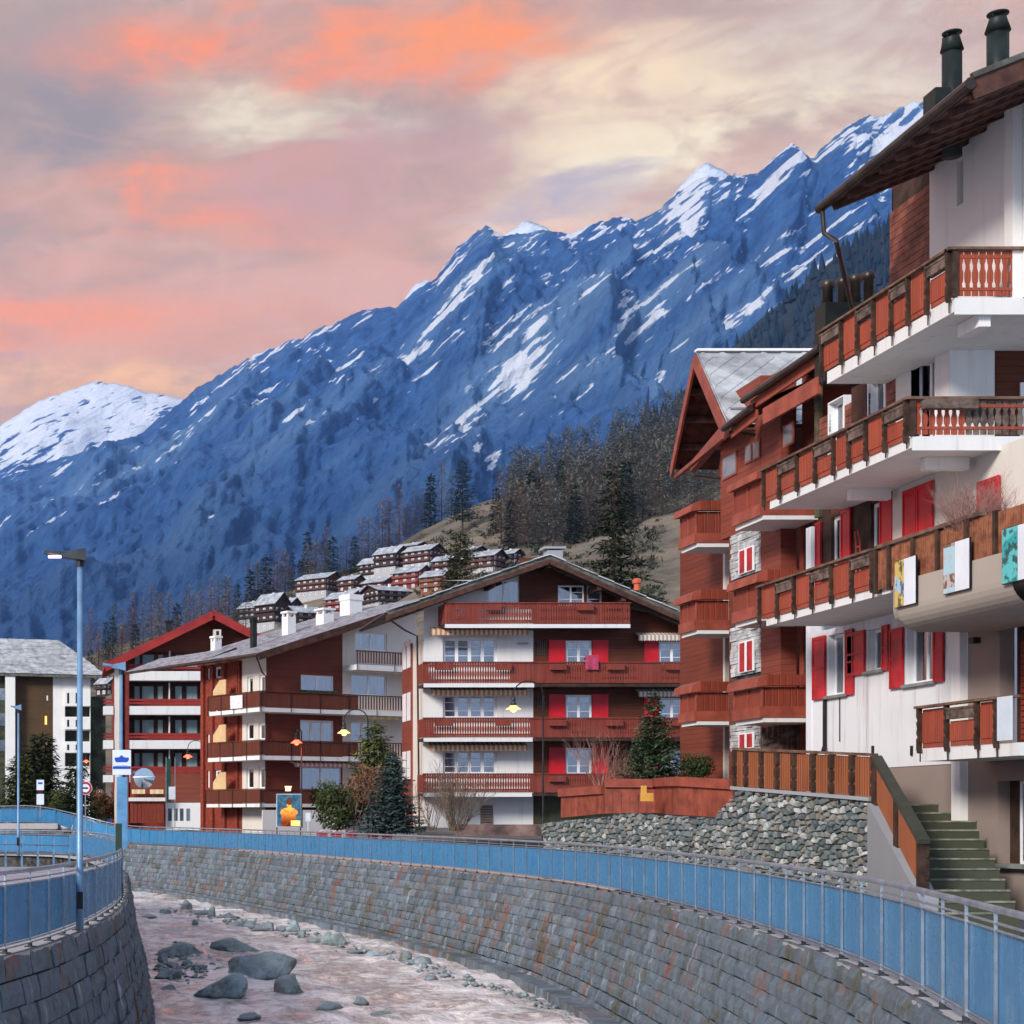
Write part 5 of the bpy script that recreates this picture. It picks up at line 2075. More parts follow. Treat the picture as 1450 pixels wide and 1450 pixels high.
# boxed balconies
def box_balcony(X, pxc, pxfar, Xin, ztop, zbot, cap=0.28):
    """outer corner at column pxc; long side to pxfar (away), front face inwards to Xin"""
    x1 = bx(pxc, X)
    x0 = bx(pxfar, X)
    y0, y1 = by(X), by(Xin)
    zb = zbot + .26
    s = MB().box(x0, x1, y0 + .05, y1, zbot - .16, zbot - .02).build('balcony', SLABW, B)
    # base boards step out
    MB().box(x0 - .02, x1 + .02, y0 - .05, y0 + .02, zbot - .04, zb).build('base_board', REDTRIM, s)
    MB().box(x1 - .03, x1 + .02, y0 + .023, y1, zbot - .04, zb).build('base_board', REDTRIM, s)
    n = 2
    for k in range(n):
        a, b = x0 + (x1 - x0) * k / n, x0 + (x1 - x0) * (k + 1) / n
        piece('panel', s, REDW, a + .06, b - .06, y0 + .02, y0 + .05, zb, ztop - .05)
        piece('stile', s, REDTRIM, a, a + .055, y0 - .01, y0 + .06, zb, ztop - .05)
    n = 5
    for k in range(n):
        a, b = y0 + .06 + (y1 - y0 - .06) * k / n, y0 + .06 + (y1 - y0 - .06) * (k + 1) / n
        piece('front_board', s, REDWX, x1 - .05, x1 - .02, a + .012, b - .006, zb, ztop - .05)
    piece('corner_post', s, REDTRIM, x1 - .05, x1 + .01, y0, y0 + .055, zb, ztop - .05)
    # sloping lid board
    m = MB()
    m.hexa([(x0 - .08, y0 - .18, ztop - .06), (x1 + .12, y0 - .18, ztop - .06), (x1 + .12, y0 + .12, ztop - .02), (x0 - .08, y0 + .12, ztop - .02)],
           [(x0 - .08, y0 - .14, ztop + cap - .12), (x1 + .12, y0 - .14, ztop + cap - .12), (x1 + .12, y0 + .12, ztop + cap), (x0 - .08, y0 + .12, ztop + cap)])
    m.build('lid_board', REDTRIM, s)
    m = MB().box(x1 - .1, x1 + .12, y0 + .124, y1, ztop - .02, ztop + cap - .01)
    m.build('lid_board', REDWX, s)
    return s


for (pt, pb) in ((966, 1022), (818, 878), (672, 735)):
    box_balcony(18.25, 1078, 1039, 19.75, bz(1078, pt + 4, 18.25), bz(1078, pb - 8, 18.25))
for (pt, pb) in ((978, 1022), (848, 893), (722, 770)):
    box_balcony(18.95, 985, 963, 20.6, bz(985, pt, 18.95), bz(985, pb - 3, 18.95))
# far wing walls behind the outer balconies
fx0, fx1 = bx(963, 20.4), bx(1037, 20.4)
MB().box(fx0, fx1 - .5, by(20.4), by(26), 0, 10.6).build('wing_wall', BROWN_V, B)
for (c, d_) in ((1062, 1030), (955, 915), (835, 790)):
    piece('wing_door', B, SHUT_A, fx1 - .5, fx1 - .46, by(20.75), by(21.6), bz(1000, c, 20.4), bz(1000, d_, 20.4))
    piece('white_post', B, CREAM, fx1 - .62, fx1 - .45, by(20.35), by(20.5), 2, bz(1000, d_ - 12, 20.4))
# small windows high in the siding
for (a, b, c, d_) in ((1059, 1067, 655, 643), (1070, 1078, 650, 638), (1027, 1045, 678, 660), (1113, 1126, 632, 616)):
    m = MB().box(bx(a) - .05, bx(b) + .05, -.07, -.04, bz(a, c) - .05, bz(a, d_) + .25)
    w_ = m.build('window', REDTRIM, B)
    piece('pane', w_, GLASSD, bx(a), bx(b), -.078, -.072, bz(a, c), bz(a, d_) + .2)

# -- gable roof with the ridge running back from the street, slate lozenges
g_ap = Vector((19.0, 51.5, 15.75)); g_nr = Vector((18.55, 47.9, 12.75)); g_fr = Vector((19.6, 55.2, 13.1))
RT = Matrix.Translation((-BX, -B0, 0))
RI = (Matrix.Translation((BX, B0, 0)) @ Matrix.Rotation(-math.pi / 2, 4, 'Z')).inverted()
L_ = lambda v: RI @ Vector(v)
back = Vector((8, 0, 0))
m = MB()
th = Vector((0, 0, .16))
for e, a in ((g_nr, g_ap), (g_ap, g_fr)):
    m.cm = 0
    m.quad(L_(e + th), L_(a + th), L_(a + back + th), L_(e + back + th)) if e is g_ap else m.quad(L_(e + th), L_(e + back + th), L_(a + back + th), L_(a + th))
    m.cm = 1
    m.quad(L_(e), L_(a), L_(a + back), L_(e + back))
    m.quad(L_(e), L_(e + th), L_(a + th), L_(a))
rfB = m.build('roof', [SLATE, RAFTER], B)
# bargeboards and king truss
MB().bar(L_(g_nr - Vector((.04, 0, .12))), L_(g_ap - Vector((.04, 0, .08))), 0.07, 0.36).build('bargeboard', REDTRIM, rfB)
MB().bar(L_(g_fr - Vector((.04, 0, .12))), L_(g_ap - Vector((.04, 0, .08))), 0.07, 0.36).build('bargeboard', REDTRIM, rfB)
MB().bar(L_(g_fr + Vector((.35, -.9, -.1))), L_(g_nr + Vector((.35, .9, .25))), 0.2, 0.3).build('tie_beam', REDTRIM, rfB)
MB().bar(L_(g_fr + Vector((.1, 0, -.25))), L_(g_nr + Vector((.1, 0, -.05))), 0.12, 0.12).build('tie_beam', REDTRIM, rfB)
for t in (0.25, .5, .75):
    for e in (g_nr, g_fr):
        q = e.lerp(g_ap, t)
        MB().bar(L_(q + Vector((.0, 0, -.14))), L_(q + Vector((3, 0, -.14))), 0.16, 0.2).build('purlin', RAFTER, rfB)
gw = MB()
gw.quad(L_(g_nr + Vector((1.3, .4, -.3))), L_(g_ap + Vector((1.3, 0, -.1))), L_(g_fr + Vector((1.3, -.4, -.3))))
gw.build('gable_boards', BROWN_V, rfB)
# lozenge slates on the near slope
ex_ = Vector((1, 0, 0)); up_ = (g_ap - g_nr)
nrm = ex_.cross(Vector((0, up_.y, up_.z))).normalized()
if nrm.z < 0: nrm = -nrm
NU, NV = 11, 6
base = g_nr + th
cu, cv = 0.55, 1.0 / NV
for iu in range(-1, NU):
    for iv in range(0, NV * 2 - 1):
        off = 0.5 * (iv % 2)
        u, v = (iu + off + .25) * 0.62, (iv + 1) * .5 / NV
        pts = []
        ok = True
        for du, dv in ((-.30, 0), (0, -.5 / NV * .96), (.30, 0), (0, .5 / NV * .96)):
            vv = min(max(v + dv, 0), 1)
            uu = max(u + du, .02)
            pts.append(base + up_ * vv + Vector((uu, 0, 0)) + nrm * .02 + Vector((0, 0, .02 * (1 - vv))))
        m = MB().prism([L_(p_) for p_ in pts], tuple((RI.to_3x3() @ nrm) * .025))
        m.build('slate', SLATE, rfB)
MB().bar(L_(g_ap + Vector((0, 0, .22))), L_(g_ap + back + Vector((0, 0, .22))), .25, .07).build('ridge_capping', FRAMEW, rfB)
MB().tube([L_(g_nr + Vector((.3, .55, .72))), L_(g_nr + Vector((3, .55, .72)))], .05, 8).build('snow_pipe', STEEL, rfB)
# near eave: lower roof edge with gutters running to the white chalet
X8 = 18.3
def e_at(px, py): return Vector((X8, F * X8 / (px - XP), bz(px, py, X8)))
for k, ((p0, q0), (p1, q1)) in enumerate((((1030, 606), (1066, 578)), ((1058, 566), (1166, 492)))):
    a, b = e_at(p0, q0), e_at(p1, q1)
    m = MB()
    up2 = Vector((2.2, 0, .9))
    m.cm = 0
    m.quad(L_(a + Vector((0, 0, .12))), L_(b + Vector((0, 0, .12))), L_(b + up2 + Vector((0, 0, .12))), L_(a + up2 + Vector((0, 0, .12))))
    m.cm = 1
    m.quad(L_(a), L_(a + up2), L_(b + up2), L_(b))
    m.quad(L_(a), L_(b), L_(b + Vector((0, 0, .12))), L_(a + Vector((0, 0, .12))))
    m.quad(L_(a), L_(a + Vector((0, 0, .12))), L_(a + up2 + Vector((0, 0, .12))), L_(a + up2))
    er = m.build('eave', [SLATE_D, RAFTER], B)
    MB().tube([L_(a + Vector((-.07, .1, 0))), L_(b + Vector((-.07, 0, 0)))], .09, 9).build('gutter', GUTTER, er)
    MB().bar(L_(a + Vector((.12, 0, -.16))), L_(b + Vector((.12, 0, -.16))), .06, .26).build('fascia', REDTRIM, er)
MB().bar(L_(e_at(1082, 590)), L_(e_at(1160, 545)), .08, .42).build('beam', REDTRIM, B)
dn = [P(1030, 612, 51), P(1050, 612, 50.2), P(1075, 616, 50), P(1106, 622, 49.8), P(1109, 632, 49.6), P(1109, 690, 49.6)]
MB().tube([L_(v) for v in dn], .05, 8).build('downpipe', GUTTER, B)
dn = [P(964, 655, 43.6), P(965, 668, 43.7), P(985, 675, 44), P(1022, 680, 46)]
MB().tube([L_(v) for v in dn], .05, 8).build('downpipe', GUTTER, B)
piece('corner_board', B, m_plain('mossy_corner_board', (0.10, 0.085, 0.045), 0.8, 0.3, 3), bx(1156, 18.7), bx(1162, 18.7), -.75, -.65, 9.3, 13.6)
# fence and boulders in the yard under the balconies
yd = empty('board_fence', tuple(P(1120, 1050, 52)))
tag(yd, 'grey weathered board fence leaning under the lowest red balcony', 'fence')
for k in range(9):
    q = P(1082 + k * 8, 1062, 52) - P(1120, 1050, 52)
    zz = .25 + .035 * k
    piece('board', yd, PLANTER, q.x - .06, q.x + .06, -.02, .02, q.z, q.z + zz + .35)
q0, q1 = P(1078, 1052, 52) - P(1120, 1050, 52), P(1148, 1030, 52) - P(1120, 1050, 52)
MB().bar(q0 + Vector((0, -.04, 0)), q1 + Vector((0, -.04, 0)), .05, .12).build('rail', PLANTER, yd)

# ------------------------------------------------------------------ the middle chalet, gable towards the river
CS = 28.0
CO = P(600, 1172, CS)
C_ = empty('chalet', tuple(CO))
tag(C_, 'broad gabled chalet, half white plaster and half dark timber, with red shutters and orange awnings', 'house')


def cx(px, y=0.0):
    s = F / (CO.y + y)
    return (px - XP) / s - CO.x


def cz(py, y=0.0):
    s = F / (CO.y + y)
    return EZ + (HZ - py) / s - CO.z


RY = -1.7
rp = [(cx(547, RY), cz(866, RY)), (cx(778, RY), cz(786, RY)), (cx(1005, RY), cz(886, RY))]
top = [(x, z - .06) for x, z in rp]
wx = cx(755)
wins_w = [(cx(627), cx(704), cz(b), cz(a)) for a, b in ((903, 941), (983, 1018), (1062, 1097))]
att = (cx(690), cx(736), cz(856), cz(822))
facade(C_, WHITE, 0, wx, 0, top, wins_w + [att])
for w in wins_w:
    window(C_, *w, cols=4, rows=3, recess=.12, fr=.14, curtain=CURT)
window(C_, *att, cols=2, rows=1, recess=.06, fr=.07, curtain=CURT)
wd = [((801, 838), a, b, (777, 800), (838.5, 861)) for a, b in ((907, 941), (984, 1019), (1059, 1097))] + [((933, 970), 908, 942, (912, 932), (971, 992)), ((933, 970), 988, 1022, (912, 932), (971, 992)), ((933, 970), 1062, 1097, (912, 932), (971, 992))]
holes = [(cx(790), cx(827), cz(858), cz(829)), (cx(831), cx(852), cz(858), cz(829))]
for h in holes:
    pass
hw = [(cx(x0), cx(x1), cz(b), cz(a)) for (x0, x1), a, b, _, _ in wd]
facade(C_, BROWN, wx + .004, cx(1060), 0, top, holes + hw)
window(C_, *holes[0], cols=2, rows=3, recess=.05, fr=.07, curtain=CURT)
window(C_, *holes[1], cols=1, rows=3, recess=.05, fr=.07, curtain=CURT)
for h, ((_, _), a, b, s1, s2) in zip(hw, wd):
    window(C_, *h, cols=2, rows=3, recess=.05, fr=.11, curtain=CURT)
    for q in (s1, s2):
        shutter(C_, cx(q[0]), cx(q[1]), h[2] - .03, h[3] + .03, -.01)
# lattice vents beside the shutters
for a, b in ((906, 928), (985, 1003)):
    m = MB().box(cx(759), cx(773), -.02, .0, cz(b), cz(a))
    v = m.build('lattice_vent', DKWOOD, C_)
    for k in range(4):
        xx = cx(761 + k * 3.2)
        piece('lattice_bar', v, PLANTER, xx, xx + .035, -.04, -.02, cz(b), cz(a))
# white return, warm light put into its cream colour, timber bay behind
MB().box(-.003, .0, 0, 2.7, 0, 9.4).build('side_wall', CREAM, C_)
MB().box(-.08, -.004, 2.7, 5.2, 0, 9.6).build('side_bay', REDW_Z, C_)
for a, b in ((905, 945), (980, 1020), (1063, 1103)):
    for y in (2.95, 4.1):
        piece('side_window', C_, FRAMEW, -.12, -.082, y, y + .8, cz(b, 3), cz(a, 3))
MB().box(0.02, cx(1060), 0.3, 5.2, 0, 9.0).build('rear_block', WHITE, C_)
# balconies
def c_balcony(px0, px1, rt, rb, slab=None, slab_px=None, mat=BALC, plain=(), y0=-1.5):
    xa, xb2 = cx(px0, y0), cx(px1, y0)
    zt, zb = cz(rt, y0), cz(rb, y0)
    zs0, zs1 = zb - .22, zb - .03
    b = MB().box(xa, xb2, y0 + .03, -.004, zs0 + .04, zs1).build('balcony', DKWOOD, C_)
    if slab_px:
        MB().box(cx(slab_px[0], y0), cx(slab_px[1], y0), y0 - .05, y0 + .028, zs0, zs1 + .0).build('slab_edge', SLABW, b)
    m = MB()
    board_balustrade(m, xa, xb2, y0 - .03, zb, zt - zb - .06, 0.125, 0.108, plain=[(cx(p, y0), cx(q, y0)) for p, q in plain])
    tag(m.build('balustrade_boards', mat, b), kind='stuff')
    MB().box(xa - .05, xb2 + .05, y0 - .09, y0 + .06, zt - .06, zt).build('handrail', BALC, b)
    MB().box(xa, xb2, y0 - .005, y0 + .02, zb + .1, zb + .18).box(xa, xb2, y0 - .005, y0 + .02, zt - .24, zt - .16).build('crossbar', BALC, b)
    for px in (px0, px1):
        m = MB()
        xx = cx(px, y0)
        for k in range(9):
            yy = y0 + (0 - y0) * (k + .1) / 9
            m.box(xx - .02, xx + .02, yy, yy + .12, zb, zt - .06)
        m.build('side_boards', mat, b)
    return b, zt, zb, y0


def c_box(b, pa, pb, zt, y0):
    MB().box(cx(pa, y0), cx(pb, y0), y0 - .28, y0 - .1, zt - .42, zt - .12).build('planter_box', BALC, b)


b, zt, zb, y0 = c_balcony(630, 892, 853, 883, slab_px=(630, 892), plain=((630, 645), (660, 677), (752, 762), (835, 852)))
c_box(b, 687, 708, zt, y0); c_box(b, 816, 838, zt, y0)
b, zt, zb, y0 = c_balcony(600, 1011, 937, 967, slab_px=(600, 756), plain=((600, 608), (720, 800), (825, 850), (905, 935), (972, 990)))
for q in ((616, 640), (702, 722), (777, 800), (858, 882), (941, 962)): c_box(b, *q, zt, y0)
b, zt, zb, y0 = c_balcony(600, 1011, 1016, 1044, slab_px=(600, 754), plain=((600, 614), (750, 800), (830, 870), (905, 940)))
for q in ((616, 640), (702, 722), (776, 800), (857, 880), (941, 962)): c_box(b, *q, zt, y0)
b, zt, zb, y0 = c_balcony(600, 1011, 1095, 1122, slab_px=(600, 753), plain=((750, 800), (850, 880)))
for q in ((776, 799), (857, 880)): c_box(b, *q, zt, y0)
# awnings: cassette, folded cloth with a scalloped valance
def awning(root, xa, xb2, z, y, mat, drop=.28, dep=.5, fr_=None):
    m = MB()
    m.hexa([(xa, y - dep, z - .12), (xb2, y - dep, z - .12), (xb2, y, z + .02), (xa, y, z + .02)], [(xa, y - dep, z - .08), (xb2, y - dep, z - .08), (xb2, y, z + .1), (xa, y, z + .1)])
    n = int((xb2 - xa) / .12)
    w = (xb2 - xa) / n
    for k in range(n):
        x = xa + k * w
        m.prism([(x, y - dep - .01, z - .1), (x, y - dep - .01, z - .1 - drop * .75), (x + w * .5, y - dep - .01, z - .1 - drop), (x + w, y - dep - .01, z - .1 - drop * .75), (x + w, y - dep - .01, z - .1)][::-1], (0, .012, 0))
    return m.build('awning', mat, root)


awning(C_, cx(612, -1), cx(749, -1), cz(889, -1), -.35, AWN_O)
awning(C_, cx(612, -1), cx(748, -1), cz(974.5, -1), -.35, AWN_O)
awning(C_, cx(610, -1), cx(748, -1), cz(1053, -1), -.35, AWN_O)
awning(C_, cx(908, -1), cx(995, -1), cz(896, -1), -.1, AWN_W)
awning(C_, cx(908, -1), cx(995, -1), cz(976, -1), -.1, AWN_W)
# ground floor
piece('garage_wall', C_, m_plain('dark_green_wall', (0.05, 0.055, 0.03), 0.8, .3, 1), wx + .1, cx(1000), -.03, -.004, 0, cz(1128))
wv = MB().box(cx(680), cx(698), -.05, -.004, cz(1171), cz(1140)).build('louvre_door', m_plain('grey_louvre', (0.3, 0.24, 0.22), 0.7, .2, 2), C_)
for k in range(8):
    piece('slat', wv, CAPW, cx(681), cx(697), -.065, -.05, cz(1169 - k * 3.6), cz(1167 - k * 3.6))
MB().lathe([(.0, 0), (.28, .0), (.28, .06)], (cx(740), -.05, cz(912)), 16).build('satellite_bracket', m_plain('grey_dish', (.35, .38, .38), .5), C_)
# roof
th = .22
rf = gable_roof(C_, [(x, z - th) for x, z in rp], RY, 5.6, th, ROOF_F, SLATE_D)
(xa, za), (xm, zm), (xb2, zb2) = rp
for (p0, p1) in (((xa, za), (xm, zm)), ((xb2, zb2), (xm, zm))):
    MB().bar((p0[0], RY - .03, p0[1] - .32), (p1[0], RY - .03, p1[1] - .32), .05, .24, (0, 1, 0) if False else (0, 0, 1)).build('bargeboard', RAFTER, rf)
    MB().bar((p0[0], RY + .25, p0[1] - .38), (p1[0], RY + .25, p1[1] - .38), .08, .2).build('bargeboard', DKWOOD, rf)
    # uneven slab ends along the verge
    L = Vector((p1[0] - p0[0], 0, p1[1] - p0[1]))
    n = int(L.length / .8)
    rs = random.Random(int(abs(p0[0] * 10)))
    for k in range(n):
        a = Vector((p0[0], 0, p0[1])) + L * (k / n)
        b_ = Vector((p0[0], 0, p0[1])) + L * ((k + .97) / n)
        lift = Vector((0, 0, rs.uniform(-.01, .02)))
        MB().bar(a + Vector((0, RY + .12 - rs.uniform(0, .05), .05)) + lift, b_ + Vector((0, RY + .12, .02)) + lift, .45, .05).build('verge_slab', SLATE if k % 3 else ROOF_F, rf)
for px in (700, 778, 850, 885):
    xx = cx(px, RY)
    zz = interp(rp, xx) - .5
    MB().box(xx - .1, xx + .1, RY + .1, .2, zz - .12, zz + .12).build('purlin', RAFTER, rf)
MB().tube([(xa + .1, RY + .2, za - .3), (xa + 1.2, -.2, za - .75), (-.25, .4, za - 1.0), (-.12, .5, 0)], .05, 7).build('downpipe', GUTTER, rf)
MB().tube([(xa - .03, RY, za - .12), (xa - .03, 5.6, za - .12)], .09, 8).build('gutter', GUTTER, rf)
MB().box(cx(775, 2), cx(797, 2), 2, 2.7, cz(795, 2), cz(779, 2)).box(cx(770, 2), cx(801, 2), 1.9, 2.8, cz(777, 2), cz(774, 2)).build('chimney', CONC_L, rf)
MB().lathe([(.16, cz(836, 4)), (.16, cz(826, 4)), (.24, cz(826, 4)), (.24, cz(821, 4)), (.1, cz(819, 4))], (cx(902, 4), 4, 0), 12).build('flue', m_plain('orange_cowl', (.6, .12, .05), .5), rf)
MB().box(cx(735), cx(755) + .1, -.08, -.004, cz(853) - .3, cz(790)).build('attic_panel', BROWN, C_)
# long low edging and bench in front of the house
lo = MB().box(0, 12.3, -.35, .35, 0, .45).build('garden_edging', m_plain('edging_timber', (.30, .19, .16), .8, .3, 1.5))
lo.location = P(645, 1180, 36) - Vector((0, 0, .1))
lo.scale = (.33, 1, 1)
lo.rotation_euler = (0, 0, -.05)
tag(lo, 'long low timber edging in front of the middle chalet, behind the railing', 'edging')

# a pink blanket airing on the rail
bl = MB()
for k in range(8):
    xa_, xb_2 = -.32 + .08 * k, -.32 + .08 * (k + 1)
    ya_, yb_2 = -.03 * math.sin(k), -.03 * math.sin(k + 1)
    bl.quad((xa_, ya_, -.4), (xb_2, yb_2, -.4), (xb_2, 0, .32), (xa_, 0, .32))
    bl.quad((xa_, 0, .32), (xb_2, 0, .32), (xb_2, .25, .1), (xa_, .25, .1))
o = bl.build('blanket', m_plain('pink_cloth', (.45, .06, .12), .9, .15, 5))
o.location = P(837, 937, 28.52) + Vector((0, -.12, 0))
tag(o, 'dark pink blanket airing on the middle chalet balcony before a red shuttered window', 'blanket')

# ------------------------------------------------------------------ the brown-red corner house with wrap-round balconies
DTH = math.radians(29)
DO = Vector((277 / 24.0, 100.0, 0))
D_ = empty('apartment_house', tuple(DO), DTH)
tag(D_, 'brown red corner apartment house with frosted roof, white chimneys and wrap round balconies', 'house')
dc, ds = math.cos(DTH), math.sin(DTH)


def du(px):        # along the right-hand face
    k = (px - XP) / F
    return (k * DO.y - DO.x) / (dc - k * ds)


def dv(px):        # along the left-hand face, going away
    k = (px - XP) / F
    return (DO.x - k * DO.y) / (ds + k * dc)


def dzu(px, py): return EZ + (HZ - py) * (DO.y + du(px) * ds) / F
def dzv(px, py): return EZ + (HZ - py) * (DO.y + dv(px) * dc) / F


LF = Matrix.Rotation(-math.pi / 2, 4, 'Z')      # left face: local x runs towards the corner
uw = du(485)
ue = du(590)
# right face: timber part up to the rake, white loggia part
rk = [(-.9, dzu(377, 934)), (du(548), dzu(548, 872)), (ue + 2, dzu(560, 864))]
w_a = (du(426), du(473), dzu(450, 983), dzu(450, 956))
w_b = (du(425), du(473), dzu(450, 1052), dzu(450, 1020))
w_c = (du(425), du(484), dzu(450, 1120), dzu(450, 1086))
facade(D_, BROWN_V, 0, uw, -.2, rk, [w_a, w_b, w_c])
window(D_, *w_a, cols=2, rows=1, recess=.08, fr=.13, curtain=CURT)
window(D_, *w_b, cols=3, rows=1, recess=.08, fr=.14, curtain=CURT)
window(D_, *w_c, cols=2, rows=1, recess=.08, fr=.07, curtain=TEALC)
v_a = (du(503), du(548), dzu(525, 921), dzu(525, 896))
v_b = (du(497), du(548), dzu(520, 985), dzu(520, 955))
v_c = (du(497), du(530), dzu(510, 1050), dzu(510, 1022))
facade(D_, CREAM, uw + .003, ue, -.2, rk, [v_a, v_b, v_c])
for v in (v_a, v_b, v_c):
    window(D_, *v, cols=2, rows=1, recess=.1, fr=.1, curtain=TEALC)
m = MB()
for k in range(12):
    x = w_a[0] + (w_a[1] - w_a[0]) * k / 11
    m.lathe([(.0, -.05), (.14, 0), (.17, .12), (.05, .2)], (x, -.12, w_a[2] + .02), 7)
m.build('window_garland', m_plain('garland_green', (.06, .10, .04), .8, .4, 8), D_)
# left face
FRAME[0] = LF
vl = dv(343)
sx = lambda px: -dv(px)
facade(D_, CREAM, -vl, 0, -.2, dzv(377, 934) + .3, [(sx(350), sx(358), dzv(355, 985), dzv(355, 958)), (sx(367), sx(375), dzv(370, 985), dzv(370, 956))] + [(sx(349), sx(359), dzv(355, b), dzv(355, a)) for a, b in ((1024, 1049), (1086, 1118))] + [(sx(366), sx(375), dzv(370, b), dzv(370, a)) for a, b in ((1024, 1049), (1086, 1118))])
for px0, px1, a, b in ((350, 358, 958, 985), (367, 375, 956, 985), (349, 359, 1024, 1049), (349, 359, 1086, 1118), (366, 375, 1024, 1049), (366, 375, 1086, 1118)):
    window(D_, sx(px0), sx(px1), dzv(px0, b), dzv(px0, a), 0, 1, 1, .14, .1, curtain=CURT_Y)
vf = dv(284)
BRK = m_plain('red_brick_tower', (.25, .045, .024), .8, .18, 6, bump=.4)
facade(D_, BRK, -vf, -vl - .003, -.2, dzv(320, 938), [(sx(a), sx(b), dzv(310, d), dzv(310, c)) for a, b in ((292, 297), (303, 312)) for c, d in ((944, 960), (986, 1012), (1038, 1068), (1090, 1115))], .05)
for a, b in ((292, 297), (303, 312)):
    for c, d in ((944, 960), (986, 1012), (1038, 1068), (1090, 1115)):
        window(D_, sx(a), sx(b), dzv(310, d), dzv(310, c), .05, 1, 1, .12, .12)
for px in (286, 299, 316, 334):
    piece('brick_pilaster', D_, BRK, sx(px), sx(px + 4), -.12, .046, -.2, dzv(320, 940))
MB().box(sx(328), sx(340), -.06, .0, dzv(330, 1010), dzv(330, 938)).build('brick_panel', BRK, D_)
FRAME[0] = None
# balconies that turn the corner
def d_balcony(zr, zb_, zs, pxl, pxr, right_boards=None):
    """zr rail top row, zb_ board bottom row, zs slab bottom row (rows measured at the corner)"""
    y0 = 1.35
    u0, u1 = -y0, du(pxr) if pxr else -y0
    v1 = dv(pxl) if pxl else None
    zt, zb, z0 = dzu(377, zr), dzu(377, zb_), dzu(377, zs)
    if pxl:
        m = MB().box(-y0, u1, -y0, -.003, z0, zb - .05).box(-y0, -.003, -.002, v1, z0, zb - .05)
    else:
        m = MB().box(du(485), u1, -y0, -.003, z0, zb - .05)
        u0 = du(485)
    b = m.build('balcony', SLABW, D_)
    # posts
    xs = np.linspace(u0 + .02, u1 - .02, max(3, int((u1 - u0) / 1.7)))
    for x in xs:
        piece('post', b, BLACKM, x - .02, x + .02, -y0 - .05, -y0 - .03, z0, zt)
    MB().box(u0 - .05, u1, -y0 - .08, -y0 + .03, zt - .06, zt).build('handrail', BROWN, b)
    # closed boards over the timber part, open slats in front of the white part
    m = MB()
    pitch = .13
    x = u0
    while x < u1 - .05:
        closed = x < uw - .1
        m.box(x + .004, x + (pitch - .006 if closed else .055 + .03), -y0 - .02, -y0 + .01, zb + (0 if closed else .05), zt - .07)
        x += pitch if closed else .21
    tag(m.build('balustrade_boards', m_board_d, b), kind='stuff')
    if pxl:
        m = MB()
        y = -y0
        while y < v1 - .05:
            m.box(-y0 - .02, -y0 + .01, y + .004, y + pitch - .006, zb, zt - .07)
            y += pitch
        tag(m.build('side_boards', m_board_d, b), kind='stuff')
        MB().box(-y0 - .08, -y0 + .03, -y0, v1, zt - .06, zt).build('handrail', BROWN, b)
        for y in np.linspace(-y0 + .02, v1 - .02, 5):
            piece('post', b, BLACKM, -y0 - .05, -y0 - .03, y - .02, y + .02, z0, zt)
    return b


m_board_d = m_boards('corner_house_boards', (.15, .04, .022), .13, 'X', .4, .3, .55)
d_balcony(981, 1003, 1010, 322, 590)
d_balcony(1049, 1070, 1077, 320, 590)
d_balcony(1117, 1137, 1143, 318, 590)
d_balcony(917, 936, 945, None, 590)
# beige privacy screens, orange table on the loggia, white cloth on the rail
FRAME[0] = LF
for a, b in ((964, 984), (1027, 1050), (1094, 1117)):
    z0, z1 = dzv(330, b) - .1, dzv(330, a)
    xa, xb2 = sx(321), sx(339)
    MB().prism([(xa, -1.0, z0), (xb2, -1.0, z0), (xb2, -1.0, z1), (xa + .7, -1.0, z1), (xa, -1.0, z1 - .6)], (0, .05, 0)).build('privacy_screen', BEIGE, D_)
FRAME[0] = None
ct = MB()
for k in range(8):
    ct.quad((-1.46 - .02 * math.sin(k * 1.3), .35 + k * .16, dzu(365, 1003)), (-1.46 - .02 * math.sin((k + 1) * 1.3), .35 + (k + 1) * .16, dzu(365, 1003) + .02), (-1.46, .35 + (k + 1) * .16, dzu(365, 984)), (-1.46, .35 + k * .16, dzu(365, 984)))
o = ct.build('banner', m_print('banner_print', (.72, .72, .72), (.62, .62, .64), (.4, .38, .38), .3) if False else m_plain('banner_cloth', (.74, .73, .72), .8, .1, 6))
o.matrix_world = Matrix.Translation(DO) @ Matrix.Rotation(DTH, 4, 'Z')
tag(o, 'white cloth banner hanging on the brown balcony corner', 'banner')
for (pa, pb, py, mt) in ((498, 590, 947, AWN_Y), (498, 590, 1013, AWN_Y)):
    awning(D_, du(pa), du(pb), dzu(520, py), -.6, mt, .22)
awning(D_, du(404), du(497), dzu(450, 1080), -.4, AWN_R, .22)
# ground floor shop front
piece('shop_wall', D_, WHITE, -1.2, du(470), -1.3, -1.25, -.2, dzu(400, 1147))
# roof: big frosted slope, eave over the left face
th = .2
e_z = dzu(377, 934)
slope = (dzu(548, 868) - e_z) / (du(548) + 1.6)
m = MB()
e0, e1 = -1.7, du(600)
def dzr(u): return e_z + (u - e0) * slope
m.cm = 0
m.quad((e0, -1.6, dzr(e0) + th), (e1, -1.6, dzr(e1) + th), (e1, 9.5, dzr(e1) + th), (e0, 9.5, dzr(e0) + th))
m.cm = 1
m.quad((e0, -1.6, dzr(e0)), (e0, 9.5, dzr(e0)), (e1, 9.5, dzr(e1)), (e1, -1.6, dzr(e1)))
m.quad((e0, -1.6, dzr(e0)), (e1, -1.6, dzr(e1)), (e1, -1.6, dzr(e1) + th), (e0, -1.6, dzr(e0) + th))
m.quad((e0, 9.5, dzr(e0)), (e0, -1.6, dzr(e0)), (e0, -1.6, dzr(e0) + th), (e0, 9.5, dzr(e0) + th))
